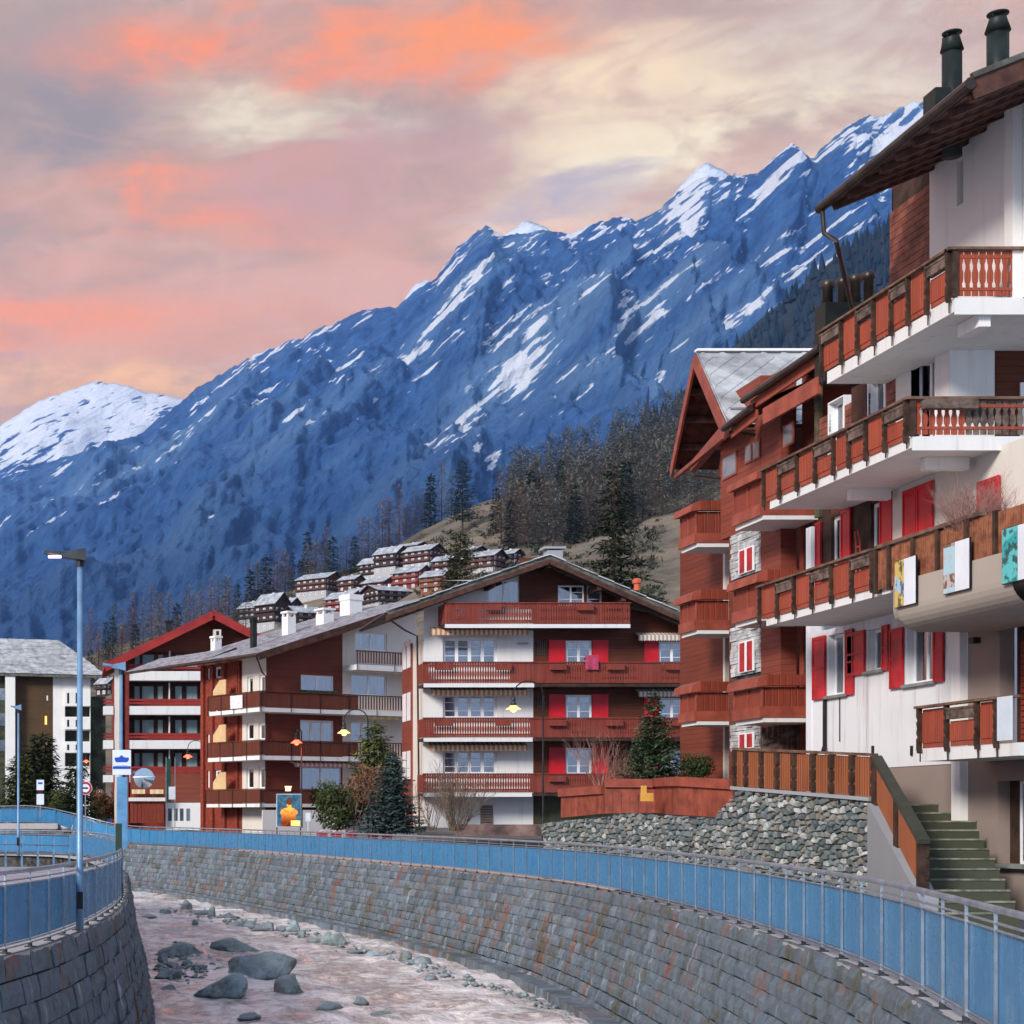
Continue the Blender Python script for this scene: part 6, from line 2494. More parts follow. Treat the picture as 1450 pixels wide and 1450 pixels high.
rD = m.build('roof', [ROOF_DD, RAFTER], D_)
MB().bar((e0, -1.63, dzr(e0) - .08), (e1, -1.63, dzr(e1) - .08), .05, .3).build('bargeboard', RAFTER, rD)
MB().tube([(e0 - .06, -1.6, dzr(e0) + .05), (e0 - .06, 9.5, dzr(e0) + .05)], .09, 7).build('gutter', GUTTER, rD)
MB().tube([(e0, -1.4, dzr(e0)), (-.5, -.3, dzr(e0) - .8), (-.1, -.1, dzr(e0) - 1.0), (-.1, -.1, 0)], .05, 6).build('downpipe', GUTTER, rD)
# lower lean-to over the brick tower
m = MB()
lz = dzv(320, 940)
m.cm = 0
m.quad((-1.7, 4.5, lz + .1), (1, 4.5, lz + 1.1), (1, 13.5, lz + 1.1), (-1.7, 13.5, lz + .1))
m.cm = 1
m.quad((-1.7, 4.5, lz - .08), (-1.7, 13.5, lz - .08), (1, 13.5, lz + .9), (1, 4.5, lz + .9))
m.quad((-1.7, 13.5, lz - .08), (-1.7, 4.5, lz - .08), (-1.7, 4.5, lz + .1), (-1.7, 13.5, lz + .1))
m.quad((-1.7, 4.5, lz - .08), (1, 4.5, lz + .9), (1, 4.5, lz + 1.1), (-1.7, 4.5, lz + .1))
m.build('lower_roof', [ROOF_DD, GUTTER], D_)


def d_chimney(px, ytop, ybot, w, y, cap=True, mat=WHITE, nm='chimney'):
    # find u at depth y
    k = (px - XP) / F
    u = (k * (DO.y + y * dc) - DO.x + y * ds) / (dc - k * ds)
    Yw = DO.y + u * ds + y * dc
    z1, z0 = EZ + (HZ - ytop) * Yw / F, EZ + (HZ - ybot) * Yw / F - 1.2
    m = MB().box(u - w / 2, u + w / 2, y - w / 2, y + w / 2, z0, z1 - .35)
    if cap:
        for a in (-1, 1):
            for b in (-1, 1):
                m.box(u + a * w * .38 - .06, u + a * w * .38 + .06, y + b * w * .38 - .06, y + b * w * .38 + .06, z1 - .35, z1 - .12)
        m.box(u - w * .6, u + w * .6, y - w * .6, y + w * .6, z1 - .12, z1)
    else:
        m.box(u - w / 2 - .05, u + w / 2 + .05, y - w / 2 - .05, y + w / 2 + .05, z1 - .35, z1)
    m.build(nm, mat, rD)


d_chimney(409, 866, 895, .62, 4.0)
d_chimney(460, 862, 890, .8, 3.6)
d_chimney(497, 843, 872, 1.0, 4.5, False)
d_chimney(359, 874, 910, .3, 2.5, True, FLASH, 'flue')
d_chimney(306, 901, 928, .5, 7.5)

# ------------------------------------------------------------------ the far red house with loggias
ES = 17.3
EO = P(162, 1180, ES)
E_ = empty('apartment_house', (EO.x, EO.y, -.2))
tag(E_, 'red gabled apartment house with dark loggias and white balcony bands, left of the corner house', 'house')
exx = lambda px: (px - 162) / ES
ezz = lambda py: EZ + (HZ - py) / ES + .2
ERED = m_plain('brick_red_render', (.21, .030, .020), .75, .15, .8)
rp = [(exx(147), ezz(942)), (exx(300), ezz(868)), (exx(420), ezz(930))]
hol = [(exx(183), exx(285), ezz(b), ezz(a)) for a, b in ((965, 990), (1013, 1039), (1060, 1086))]
facade(E_, ERED, exx(172), exx(292), 0, ezz(950), hol + [(exx(183), exx(285), ezz(948), ezz(924) - .02)], 0, .75)
# upper gable boards
m = MB()
g0, g1 = exx(172), exx(420)
zt = lambda x: interp(rp, x) - .2
m.prism([(g0, .25, ezz(950) + .003), (g1, .25, ezz(950) + .003), (g1, .25, zt(g1)), (exx(300), .25, zt(exx(300))), (g0, .25, zt(g0))], (0, .2, 0))
m.build('gable_boards', m_boards('gable_timber', (.20, .05, .022), .2, 'Z', .25, .3), E_)
for (a, b) in ((965, 990), (1013, 1039), (1060, 1086)):
    MB().quad((exx(183), .75, ezz(b)), (exx(285), .75, ezz(b)), (exx(285), .75, ezz(a)), (exx(183), .75, ezz(a))).build('loggia_back', DKWOOD, E_)
for (a, b, yy) in ((926, 944, .2), (970, 992, .72), (1018, 1040, .72), (1065, 1086, .72)):
    for (p0, p1) in ((190, 199), (201, 219), (223, 232), (248, 259), (264, 281)):
        w_ = MB().box(exx(p0), exx(p1), yy - .06, yy - .01, ezz(b), ezz(a)).build('window', BROWN, E_)
        piece('pane', w_, TEALC, exx(p0) + .06, exx(p1) - .06, yy - .07, yy - .062, ezz(b), ezz(a) - .06)
    piece('divider', E_, CREAM, exx(239), exx(240.5), yy - .9, yy, ezz(b), ezz(a) + .2)
for (r0, r1, s0, s1) in ((942, 951, 952, 965), (991, 1000, 1001, 1013), (1039, 1048, 1049, 1061), (1086, 1096, 1098, 1108)):
    b = MB().box(exx(182), exx(284), -1.1, -.003, ezz(s1), ezz(s0)).build('balcony', SLABW, E_)
    for za in (r0, r0 + 4.5):
        piece('rail_board', b, REDROOF, exx(182), exx(284), -1.12, -1.07, ezz(za + 2.6), ezz(za))
    for px in (183, 209, 235, 262, 283):
        piece('rail_post', b, ERED, exx(px) - .06, exx(px) + .06, -1.06, -1.0, ezz(s0), ezz(r0))
    if r0 > 950:
        b2 = MB().box(exx(146), exx(160), -1.1, .6, ezz(s1), ezz(s0)).build('side_balcony', SLABW, E_)
        for za in (r0, r0 + 4.5):
            piece('rail_board', b2, REDROOF, exx(146), exx(160), -1.12, -1.07, ezz(za + 2.6), ezz(za))
piece('pier', E_, CREAM, exx(162), exx(170), -1.2, .2, 0, ezz(938))
piece('pier', E_, ERED, exx(176.5), exx(182), -1.15, 0, 0, ezz(938))
MB().box(exx(163), exx(292), .77, 12, 0, ezz(950)).build('rear_block', ERED, E_)
rE = gable_roof(E_, [(x, z - .3) for x, z in rp], -1.9, 10, .3, REDROOF, REDROOF)
for p0, p1 in ((rp[0], rp[1]), (rp[2], rp[1])):
    MB().bar((p0[0], -1.95, p0[1] - .38), (p1[0], -1.95, p1[1] - .38), .06, .62).build('fascia', REDROOF, rE)
m = MB().box(exx(238), exx(247), 3, 3.6, ezz(888), ezz(872)).box(exx(236), exx(249), 2.9, 3.7, ezz(875), ezz(873))
m.build('chimney', FLASH, rE)
m = MB().box(exx(300), exx(311), -1.4, -.7, ezz(925), ezz(894))
m.build('vent_shaft', CREAM, E_)
piece('shaft_opening', E_, BLACKM, exx(304), exx(308), -1.41, -1.402, ezz(902), ezz(896))
# ground storey: timber terrace boards and a white shop front
piece('terrace_front', E_, m_boards('terrace_timber', (.24, .06, .035), .2, 'Z', .3, .3), exx(183), exx(330), -2.6, -2.5, ezz(1136), ezz(1097))
sh = MB().box(exx(232), exx(330), -3.2, -2.61, ezz(1175), ezz(1137)).build('shop_front', WHITE, E_)
for px in (235, 243, 251, 260):
    piece('shop_window', sh, GLASSD, exx(px), exx(px + 5), -3.22, -3.202, ezz(1162), ezz(1145))
piece('shop_window', sh, GLASSD, exx(290), exx(312), -3.22, -3.202, ezz(1168), ezz(1147))
piece('shop_door', sh, BROWN, exx(313), exx(328), -3.22, -3.202, ezz(1172), ezz(1147))
pv = MB().box(exx(180), exx(230), -4.2, -3.2, ezz(1135), ezz(1130)).build('kiosk_roof', SLABW, E_)
for px in (184, 209):
    piece('kiosk_awning', E_, AWN_Y, exx(px), exx(px + 18), -4.5, -4.2, ezz(1125), ezz(1119))
for k in range(9):
    piece('kiosk_board', E_, REDWX, exx(182 + k * 5.2), exx(187 + k * 5.2) - .03, -3.9, -3.82, ezz(1165), ezz(1125))

# ------------------------------------------------------------------ the slate-roofed house at the left edge
FS = 12.0
FO = P(22, 1180, FS)
G_ = empty('apartment_house', (FO.x, FO.y, 0))
tag(G_, 'brown and white apartment house with broad stone slab roof at the left edge', 'house')
fx = lambda px: (px - 22) / FS
fz = lambda py: EZ + (HZ - py) / FS
facade(G_, m_boards('olive_brown_boards', (.10, .055, .022), .3, 'Z', .3, .3), 0, fx(75), 0, fz(952), [])
facade(G_, WHITE, fx(75) + .003, fx(128), 0, fz(952), [(fx(92), fx(127), fz(b), fz(a)) for a, b in ((1000, 1015), (1034, 1050), (1066, 1085))], 0, 1.4)
for a, b in ((1000, 1015), (1034, 1050), (1066, 1085)):
    MB().quad((fx(92), 1.4, fz(b)), (fx(127), 1.4, fz(b)), (fx(127), 1.4, fz(a)), (fx(92), 1.4, fz(a))).build('loggia_back', MATS['dark_green_wall'], G_)
for a, b in ((978, 1000), (1016, 1033), (1051, 1066)):
    b_ = MB().box(fx(92), fx(128), -.5, -.003, fz(b), fz(a)).build('parapet', WHITE, G_)
    for px in (95, 107, 113):
        piece('drain_slot', b_, FLASH, fx(px), fx(px + 3), -.52, -.502, fz(b) + .3, fz(a) - .3)
piece('pier', G_, WHITE, fx(8), fx(22) - .01, -1.4, 1, 0, fz(953))
for a, b in ((975, 992), (1010, 1028), (1048, 1064)):
    piece('window', G_, GLASSD, fx(-10), fx(7), -.4, -.3, fz(b), fz(a))
MB().box(fx(-40), fx(7.9), -.3, 4, 0, fz(948)).build('side_block', MATS['dark_green_wall'], G_)
for px, a, b, mt in ((66, 985, 992, FRAMEW), (63.5, 1014, 1026, None), (65, 1050, 1056, FRAMEW)):
    if mt: piece('slit_window', G_, mt, fx(px), fx(px + 2), -.05, -.003, fz(b), fz(a))
    else: piece('lit_window', G_, m_emit('warm_lit_window', (1.0, .50, .12), 1.1), fx(px), fx(px + 3), -.05, -.003, fz(b), fz(a))
MB().box(fx(129), fx(150), 1.5, 6, 0, fz(985)).build('side_wing', MATS['dark_green_wall'], G_)
# stone slab roof: slabs in courses, each a piece
ev = Vector((fx(22), -1.6, fz(957))); er_ = Vector((fx(152), -1.6, fz(962)))
rl = Vector((fx(-40) - .5, 8.5, 23.2)); rr2 = Vector((fx(82), 8.5, 22.9))
evl = Vector((fx(-40), -1.6 + 0, fz(950) + 0))
m = MB()
el = Vector((fx(-45), -1.6, fz(957) + .0))
m.hexa([el, er_, rr2, rl], [el + Vector((0, 0, .25)), er_ + Vector((0, 0, .25)), rr2 + Vector((0, 0, .25)), rl + Vector((0, 0, .25))])
rG = m.build('roof', SLATE_D, G_)
rs = random.Random(9)
NR = 9
for i in range(NR):
    t0_, t1_ = i / NR, (i + 1.12) / NR
    a0, b0 = el.lerp(rl, t0_), er_.lerp(rr2, t0_)
    a1, b1 = el.lerp(rl, min(t1_, 1)), er_.lerp(rr2, min(t1_, 1))
    L = (b0 - a0).length
    x = rs.uniform(0, .5)
    while x < L - .3:
        w = min(rs.uniform(.7, 1.5), L - x)
        u0, u1 = x / L, (x + w * .97) / L
        lift = Vector((0, 0, .27 + rs.uniform(0, .05)))
        lo_, hi_ = lift + Vector((0, -.05, .05)), lift
        q = [a0.lerp(b0, u0) + lo_, a0.lerp(b0, u1) + lo_, a1.lerp(b1, u1) + hi_, a1.lerp(b1, u0) + hi_]
        t_ = Vector((0, 0, .06))
        MB().hexa(q, [p_ + t_ for p_ in q]).build('roof_slab', SLATE, rG)
        x += w

# ------------------------------------------------------------------ hillside village
CH_W = [m_boards('chalet_dark', (.060, .032, .022), .35, 'Z', .3, .3), m_boards('chalet_brown', (.12, .05, .032), .35, 'Z', .3, .3), m_boards('chalet_red', (.26, .055, .038), .35, 'Z', .3, .3), m_boards('chalet_orange', (.27, .10, .045), .35, 'Z', .3, .3)]
ROOF_V = m_plain('village_frosted_roof', (.40, .42, .44), .8, .22, .5)
BASE_V = m_plaster('village_base', (.45, .44, .43), .3)
FARPANE = m_plain('far_pane', (.42, .46, .52), .2, .25, .6, spec=.6)


def chalet(px, py, wpx, hpx, wall, base, rot, label, roofw=None):
    """small far chalet: base centre at column px and row py"""
    pos, s = hill_at(px, py)
    w, h = wpx / s, hpx / s
    r_ = empty('hill_chalet', tuple(pos - Vector((0, 0, .6))), rot)
    tag(r_, label, 'house', 'chalets on the hillside')
    d = w * 1.15
    zs = h * .2 + .6
    zw = h * .72 + .6
    MB().box(-w / 2, w / 2, -d / 2, d / 2, -4, zs).build('base', BASE_V if base else wall, r_)
    m = MB().box(-w / 2 - .06, w / 2 + .06, -d / 2 - .06, d / 2, zs + .003, zw)
    m.prism([(-w / 2 - .06, -d / 2 - .06, zw), (w / 2 + .06, -d / 2 - .06, zw), (0, -d / 2 - .06, h + .6 - .15)], (0, d, 0))
    m.build('wall', wall, r_)
    o_ = .9
    k = (h + .6 - zw) / (w / 2)
    rp_ = [(-w / 2 - o_, zw - o_ * k), (0, h + .6), (w / 2 + o_, zw - o_ * k)]
    rf_ = gable_roof(r_, rp_, -d / 2 - 1.1, d / 2 + .5, .28, ROOF_V, DKWOOD)
    MB().box(w * .12, w * .12 + .7, -.2, .5, zw, h + 1.3).build('chimney', WHITE, rf_)
    nf = 2 if hpx < 30 else 3
    wf = MB()
    for f in range(nf):
        zc = .9 + (zw - .5) * f / nf
        n = max(2, int(w / 2.4))
        for i in range(n):
            xc = -w / 2 + w * (i + .5) / n
            o = MB().box(xc - .55, xc + .55, -d / 2 - .14, -d / 2 - .07, zc, zc + 1.15).build('window', FRAMEW, r_)
            piece('pane', o, FARPANE, xc - .42, xc + .42, -d / 2 - .16, -d / 2 - .142, zc + .12, zc + 1.03)
        ns = max(2, int(d / 2.6))
        sg = -1 if rot > 0 else 1
        for i in range(ns):
            yc = -d / 2 + d * (i + .5) / ns
            xs_ = sorted((sg * (w / 2 + .07), sg * (w / 2 + .14)))
            o = MB().box(xs_[0], xs_[1], yc - .55, yc + .55, zc, min(zc + 1.15, zw - .1)).build('window', FRAMEW, r_)
            xp_ = sorted((sg * (w / 2 + .142), sg * (w / 2 + .16)))
            piece('pane', o, FARPANE, xp_[0], xp_[1], yc - .42, yc + .42, zc + .12, min(zc + 1.03, zw - .2))
        if f:
            xb_s = sorted((sg * (w / 2 + .08), sg * (w / 2 + .9)))
            xb_t = sorted((sg * (w / 2 + .83), sg * (w / 2 + .9)))
            MB().box(xb_s[0], xb_s[1], -d / 2, d / 2, zc - .4, zc - .25).box(xb_t[0], xb_t[1], -d / 2, d / 2, zc - .25, zc + .35).build('balcony', wall, r_)
            bb = MB().box(-w / 2, w / 2, -d / 2 - 1.0, -d / 2 - .08, zc - .4, zc - .25).box(-w / 2, w / 2, -d / 2 - 1.0, -d / 2 - .93, zc - .25, zc + .45)
            bb.build('balcony', wall, r_)
    return r_


VILL = [
    (385, 893, 46, 56, 0, 1, .25, 'dark tall chalet with white windows standing above the red gabled roof'),
    (357, 884, 36, 34, 0, 1, .35, 'small dark chalet left of the tall white windowed one on the slope'),
    (430, 893, 50, 36, 0, 1, -.3, 'dark low chalet with frosted roof right behind the white chimneys'),
    (452, 846, 62, 36, 1, 1, .4, 'brown chalet with wide frosted roof at the top left of the village'),
    (487, 874, 48, 38, 2, 0, .35, 'red chalet with pale roof behind the largest white chimney'),
    (497, 838, 34, 24, 1, 0, .3, 'small brown chalet squeezed between the wide brown and dark village houses'),
    (527, 822, 36, 34, 0, 1, .3, 'dark chalet with twin rows of white windows in mid village'),
    (553, 812, 44, 40, 0, 1, .35, 'dark blue grey chalet with white base below the pale sheet roof'),
    (536, 845, 44, 28, 2, 0, .3, 'dark red chalet just above the wide grey roofed village house'),
    (547, 862, 66, 34, 0, 1, -.25, 'wide grey roofed chalet directly above the corner house ridge'),
    (583, 836, 50, 36, 2, 0, .35, 'bright red chalet with frosted roof left of the roof conifer'),
    (618, 840, 42, 34, 3, 0, .35, 'orange brown chalet partly hidden by the roof conifer'),
    (600, 806, 54, 36, 1, 1, .3, 'long roofed brown chalet at the top of the village below the meadow'),
    (630, 812, 32, 26, 1, 0, .4, 'small brown chalet immediately left of the roof conifer top'),
    (690, 812, 48, 34, 1, 1, .3, 'brown chalet right of the roof conifer above the middle chalet roof'),
    (722, 800, 30, 22, 0, 1, .25, 'small white trimmed chalet farthest right in the village'),
    (583, 790, 44, 22, 0, 0, .3, 'pale roofed barn highest in the village near the grass'),
    (668, 794, 36, 20, 0, 0, .2, 'flat roofed dark barn in the top row right of the conifer'),
    (506, 856, 30, 24, 2, 0, .3, 'tiny red hut between the red chalets in mid village'),
    (150, 985, 26, 26, 0, 0, .3, 'small dark chalet glimpsed between the slab roofed house and red house'),
    (410, 872, 26, 26, 0, 1, .2, 'narrow dark chalet above the flue pipe of the corner house'),
    (470, 892, 28, 24, 0, 1, -.2, 'white based hut right behind the middle white chimney'),
]
for (px, py, w, h, wl_, base, rot, lab) in VILL:
    chalet(px, py, w * .70, h * .92, CH_W[wl_], base, (.78 if rot > 0 else -.75) + (rot - .3) * .8, lab)

# ------------------------------------------------------------------ trees
BARK = m_plain('bark', (.075, .05, .036), .9, .3, 4)


def m_needles(name, a, b):
    t = NT(name)
    c = t.mix(t.ss(t.island(), 0, 1, 0, 1, True), a, b)
    n = t.noise(t.pos(), 1.2, 3)
    c = t.mix(t.ss(n, .4, .7, 0, .5), c, tuple(x * .6 for x in a))
    return t.set(c, .8, .15)


N_SPR = m_needles('spruce_needles', (.018, .034, .012), (.055, .075, .024))
N_BLUE = m_needles('blue_spruce_needles', (.04, .075, .065), (.12, .18, .17))
N_PINE = m_needles('pine_needles', (.055, .085, .022), (.19, .22, .06))
N_GARD = m_needles('garden_pine_needles', (.045, .085, .045), (.13, .19, .10))
N_OLIVE = m_needles('olive_needles', (.045, .06, .015), (.12, .13, .04))
N_LAR = m_needles('larch_twigs', (.17, .12, .08), (.40, .27, .18))
N_LARG = m_needles('larch_grey_twigs', (.12, .12, .10), (.27, .26, .21))
N_BUSH = m_needles('bush_leaves', (.03, .045, .012), (.08, .10, .03))


def conifer_mesh(seed, H, R, whorls, per, droop, fill, needle, trunk_r=.02, taper=1.0, leaf=.05, bare=.08, gap=0.0, lw=.15):
    """real branches with needle sprays: returns (trunk mesh, crown mesh)"""
    r_ = random.Random(seed)
    tr = MB()
    tr.tube([(0, 0, -.02 * H), (r_.uniform(-.01, .01) * H, 0, H * .5), (0, 0, H * .98)], [trunk_r * H, trunk_r * H * .6, trunk_r * H * .08], 6)
    cr = MB()
    for w in range(whorls):
        t = bare + (1 - bare) * (w + r_.uniform(-.3, .3)) / whorls
        if t > .985: continue
        rad = R * (1 - t) ** taper * r_.uniform(.8, 1.12) + R * .03
        if r_.random() < gap: rad *= .55
        z = H * t
        n = max(3, int(per * (.5 + .5 * (1 - t))))
        a0 = r_.uniform(0, 6.3)
        for k in range(n):
            a = a0 + 2 * math.pi * k / n + r_.uniform(-.35, .35)
            L = rad * r_.uniform(.7, 1.15)
            d = Vector((math.cos(a), math.sin(a), 0))
            side = Vector((-d.y, d.x, 0))
            tip = d * L + Vector((0, 0, -droop * L + .12 * L))
            mid = d * L * .55 + Vector((0, 0, -droop * L * .35))
            base = Vector((0, 0, z))
            m0 = len(cr.v)
            tr.tube([base, base + mid, base + tip], [trunk_r * H * .16, trunk_r * H * .10, trunk_r * H * .03], 3, False)
            nl = max(5, int(L / (leaf * 0.62) * fill))
            for q in range(nl):
                f = (q + r_.random()) / nl
                f = .15 + .87 * f
                p_ = base + (mid * (f / .55) if f < .55 else mid + (tip - mid) * ((f - .55) / .45))
                sgn = 1 if q % 2 else -1
                ll = leaf * r_.uniform(.8, 1.7) * (1.25 - .5 * f) * 2.0
                dd = (d * r_.uniform(.3, .9) + side * sgn * r_.uniform(.4, 1.0) + Vector((0, 0, r_.uniform(-.55, .25)))).normalized()
                wv = dd.cross(Vector((r_.uniform(-.4, .4), r_.uniform(-.4, .4), 1))).normalized() * ll * lw
                b_ = len(cr.v)
                cr.v += [tuple(p_), tuple(p_ + dd * ll * .5 + wv), tuple(p_ + dd * ll), tuple(p_ + dd * ll * .5 - wv)]
                cr.f.append((b_, b_ + 1, b_ + 2, b_ + 3))
                cr.m.append(0)
    # leader
    for q in range(10):
        p_ = Vector((0, 0, H * (.93 + .007 * q)))
        a = r_.uniform(0, 6.3)
        dd = Vector((math.cos(a) * .6, math.sin(a) * .6, .8)).normalized() * leaf * 1.4
        wv = Vector((-math.sin(a), math.cos(a), 0)) * leaf * .25
        b_ = len(cr.v)
        cr.v += [tuple(p_), tuple(p_ + dd * .5 + wv), tuple(p_ + dd), tuple(p_ + dd * .5 - wv)]
        cr.f.append((b_, b_ + 1, b_ + 2, b_ + 3)); cr.m.append(0)
    return tr.mesh('trunk', BARK), cr.mesh('crown', needle)


def tree(name, meshes, loc, label, cat='tree', scale=1.0, rz=0.0, group=None, sxy=None):
    r_ = empty(name, tuple(loc), rz)
    r_.scale = (scale if sxy is None else sxy, scale if sxy is None else sxy, scale)
    tag(r_, label, cat, group)
    link('trunk', meshes[0], r_)
    link('crown', meshes[1], r_)
    return r_


LARCH = [conifer_mesh(40 + k, 1.0, .19 + .03 * (k % 3), 26, 6, .05, 1.0, (N_LAR, N_LARG)[k % 2], .010, .75, .034, .14, .2, .055) for k in range(5)]
SPRH = [conifer_mesh(60 + k, 1.0, .17 + .02 * k, 24, 8, .35, 1.3, N_SPR, .012, .9, .034, .06) for k in range(3)]

# single trees one can name
pos, s = hill_at(655, 752)
tree('larch_tree', conifer_mesh(71, 1.0, .34, 34, 8, .02, 1.2, N_SPR, .013, .65, .018, .16, .1), pos, 'lone dark larch standing against the blue mountain above the village', scale=100 / s * 1.02)
pos = P(870, 832, 15.5)
tree('spruce_tree', conifer_mesh(72, 1.0, .33, 26, 9, .40, 2.0, N_SPR, .016, .8, .018, .02, .38), pos - Vector((0, 0, 3)), 'tall dark green spruce rising behind the middle chalet roof', scale=(838 - 655) / 15.5 + 3)
pos = P(652, 862, 13.5)
tree('spruce_tree', conifer_mesh(73, 1.0, .30, 26, 10, -.25, 1.5, N_OLIVE, .014, .35, .02, .25, .2), pos - Vector((0, 0, 2)), 'olive green conifer with upturned branches behind the middle chalet roof', scale=(862 - 752) / 13.5 + 2)
pos = P(926, 1106, 50)
tree('pine_tree', conifer_mesh(74, 1.0, .36, 30, 14, -.05, 2.2, N_GARD, .02, .85, .026, .0, .08), pos, 'bright green young pine in the garden behind the red plank fence', scale=(1106 - 978) / 50)
pos = P(556, 1176, 34)
tree('spruce_tree', conifer_mesh(75, 1.0, .46, 32, 14, .12, 2.1, N_BLUE, .02, .8, .028, .0, .05), pos, 'silvery blue spruce behind the railing beside the arched street lamp', scale=(1176 - 1062) / 34)
pos = P(530, 1172, 30)
tree('pine_tree', conifer_mesh(76, 1.0, .33, 28, 12, -.2, 1.9, N_PINE, .02, .5, .03, .15, .15), pos, 'dark green pine overlapping the loggias of the corner house', scale=(1172 - 1022) / 30)
pos = P(58, 1150, 16)
tree('yew_tree', conifer_mesh(77, 1.0, .30, 26, 13, -.3, 1.7, N_SPR, .02, .4, .05, .0, .05), pos, 'dark green columnar evergreen in front of the slab roofed house', scale=(1150 - 1040) / 16)
pos = P(28, 1155, 18)
tree('yew_tree', conifer_mesh(78, 1.0, .42, 20, 12, -.1, 1.6, N_OLIVE, .02, .5, .055, .0, .1), pos, 'olive evergreen bush at the left edge beside the thin lamp post', scale=(1155 - 1068) / 18)
pos = P(108, 1160, 20)
tree('yew_tree', conifer_mesh(79, 1.0, .40, 20, 12, -.05, 1.6, N_SPR, .02, .5, .055, .0, .1), pos, 'dark evergreen behind the round traffic sign', scale=(1160 - 1075) / 20)

# hillside larches and spruces, largest first as things of their own, the rest as one wood
rr = random.Random(12)
spots = []
# thick on the brown slope to the right, thin by the village
for k in range(2600):
    px = rr.uniform(110, 1010) if rr.random() < .55 else rr.uniform(715, 1060)
    sky = interp(HILL, px)
    if px < 350: py = rr.uniform(sky + 2, sky + 45)
    elif px < 560: py = rr.uniform(sky - 2, sky + 14 + (8 if px < 460 else 0))
    elif px < 700: py = rr.uniform(sky - 2, sky + 3) if rr.random() < .25 else None
    elif px < 960: py = rr.uniform(sky - 2, sky + 95 + (px - 700) * .06)
    else: py = rr.uniform(sky, sky + 120)
    if px > 700 and rr.random() < .0: continue
    if py is None: continue
    if 700 < px < 905 and py > 775: continue
    if px >= 905 and py > 745: continue
    spots.append((px, py))
NAMES = ['bare brown larch', 'grey twiggy larch', 'slender bare larch', 'bushy brown larch', 'leaning grey larch', 'dark green spruce']
WHERE = [(110, 200, 'above the slab roofed house'), (200, 300, 'above the red gabled roof'), (300, 360, 'left of the village chalets'), (360, 440, 'over the upper left of the village'), (440, 560, 'on the skyline over the village'), (560, 700, 'near the lone larch'), (700, 790, 'on the brown slope left of the tall spruce'), (790, 905, 'behind the tall spruce'), (905, 1080, 'beside the red chalet gable')]
spots.sort(key=lambda q: -q[1])
keep, last = [], []
for px, py in spots:
    if all(abs(px - a) > 9 or abs(py - b) > 16 for a, b in keep) and len(keep) < 120:
        keep.append((px, py))
keep.sort()
count = {}
ORD = ['first', 'second', 'third', 'fourth', 'fifth', 'sixth', 'seventh', 'eighth', 'ninth', 'tenth', 'eleventh', 'twelfth', 'thirteenth', 'fourteenth', 'fifteenth', 'sixteenth', 'seventeenth', 'eighteenth', 'nineteenth', 'twentieth']
for px, py in keep:
    pos, s = hill_at(px, py)
    spr = rr.random() < .2
    h = rr.uniform(52, 88) / s if not (700 < px) else rr.uniform(55, 100) / s
    if px < 350: h = rr.uniform(50, 80) / s
    wh = next(w for a, b, w in WHERE if a <= px <= b)
    nm = 'spruce' if spr else 'larch'
    key = (nm, wh)
    count[key] = count.get(key, 0) + 1
    n = count[key]
    lab = '%s %s from the left %s' % (ORD[n - 1] if n <= 20 else 'outermost', nm, wh)
    tree(nm + '_tree', SPRH[rr.randrange(3)] if spr else LARCH[rr.randrange(5)], pos - Vector((0, 0, .5)), lab, scale=h, rz=rr.uniform(0, 6), group='trees on the hillside', sxy=h * rr.uniform(.85, 1.3))
rest = [q for q in spots if q not in set(keep)]
rest.sort(key=lambda q: (q[0] < 720) + rr.random() * .9)
wd = MB()
protos = [([tuple(v.co) for v in m.vertices], [tuple(p_.vertices) for p_ in m.polygons]) for m in (conifer_mesh(90 + k, 1.0, .2, 18, 5, .05, .9, N_LAR, .01, .7, .045, .1, 0, .06)[1] for k in range(4))]
for px, py in rest[:520]:
    pos, s = hill_at(px, py)
    h = rr.uniform(40, 75) / s
    vs, fs = protos[rr.randrange(4)]
    a = rr.uniform(0, 6.3)
    ca, sa = math.cos(a) * h, math.sin(a) * h
    n = len(wd.v)
    wd.v += [(pos.x + v[0] * ca - v[1] * sa, pos.y + v[0] * sa + v[1] * ca, pos.z - .5 + v[2] * h) for v in vs]
    wd.f += [tuple(n + i for i in q) for q in fs]
    wd.m += [0] * len(fs)
o = wd.build('woodland', N_LARG)
tag(o, 'bare larch woodland filling the gaps between the hillside trees', 'woodland', kind='stuff')


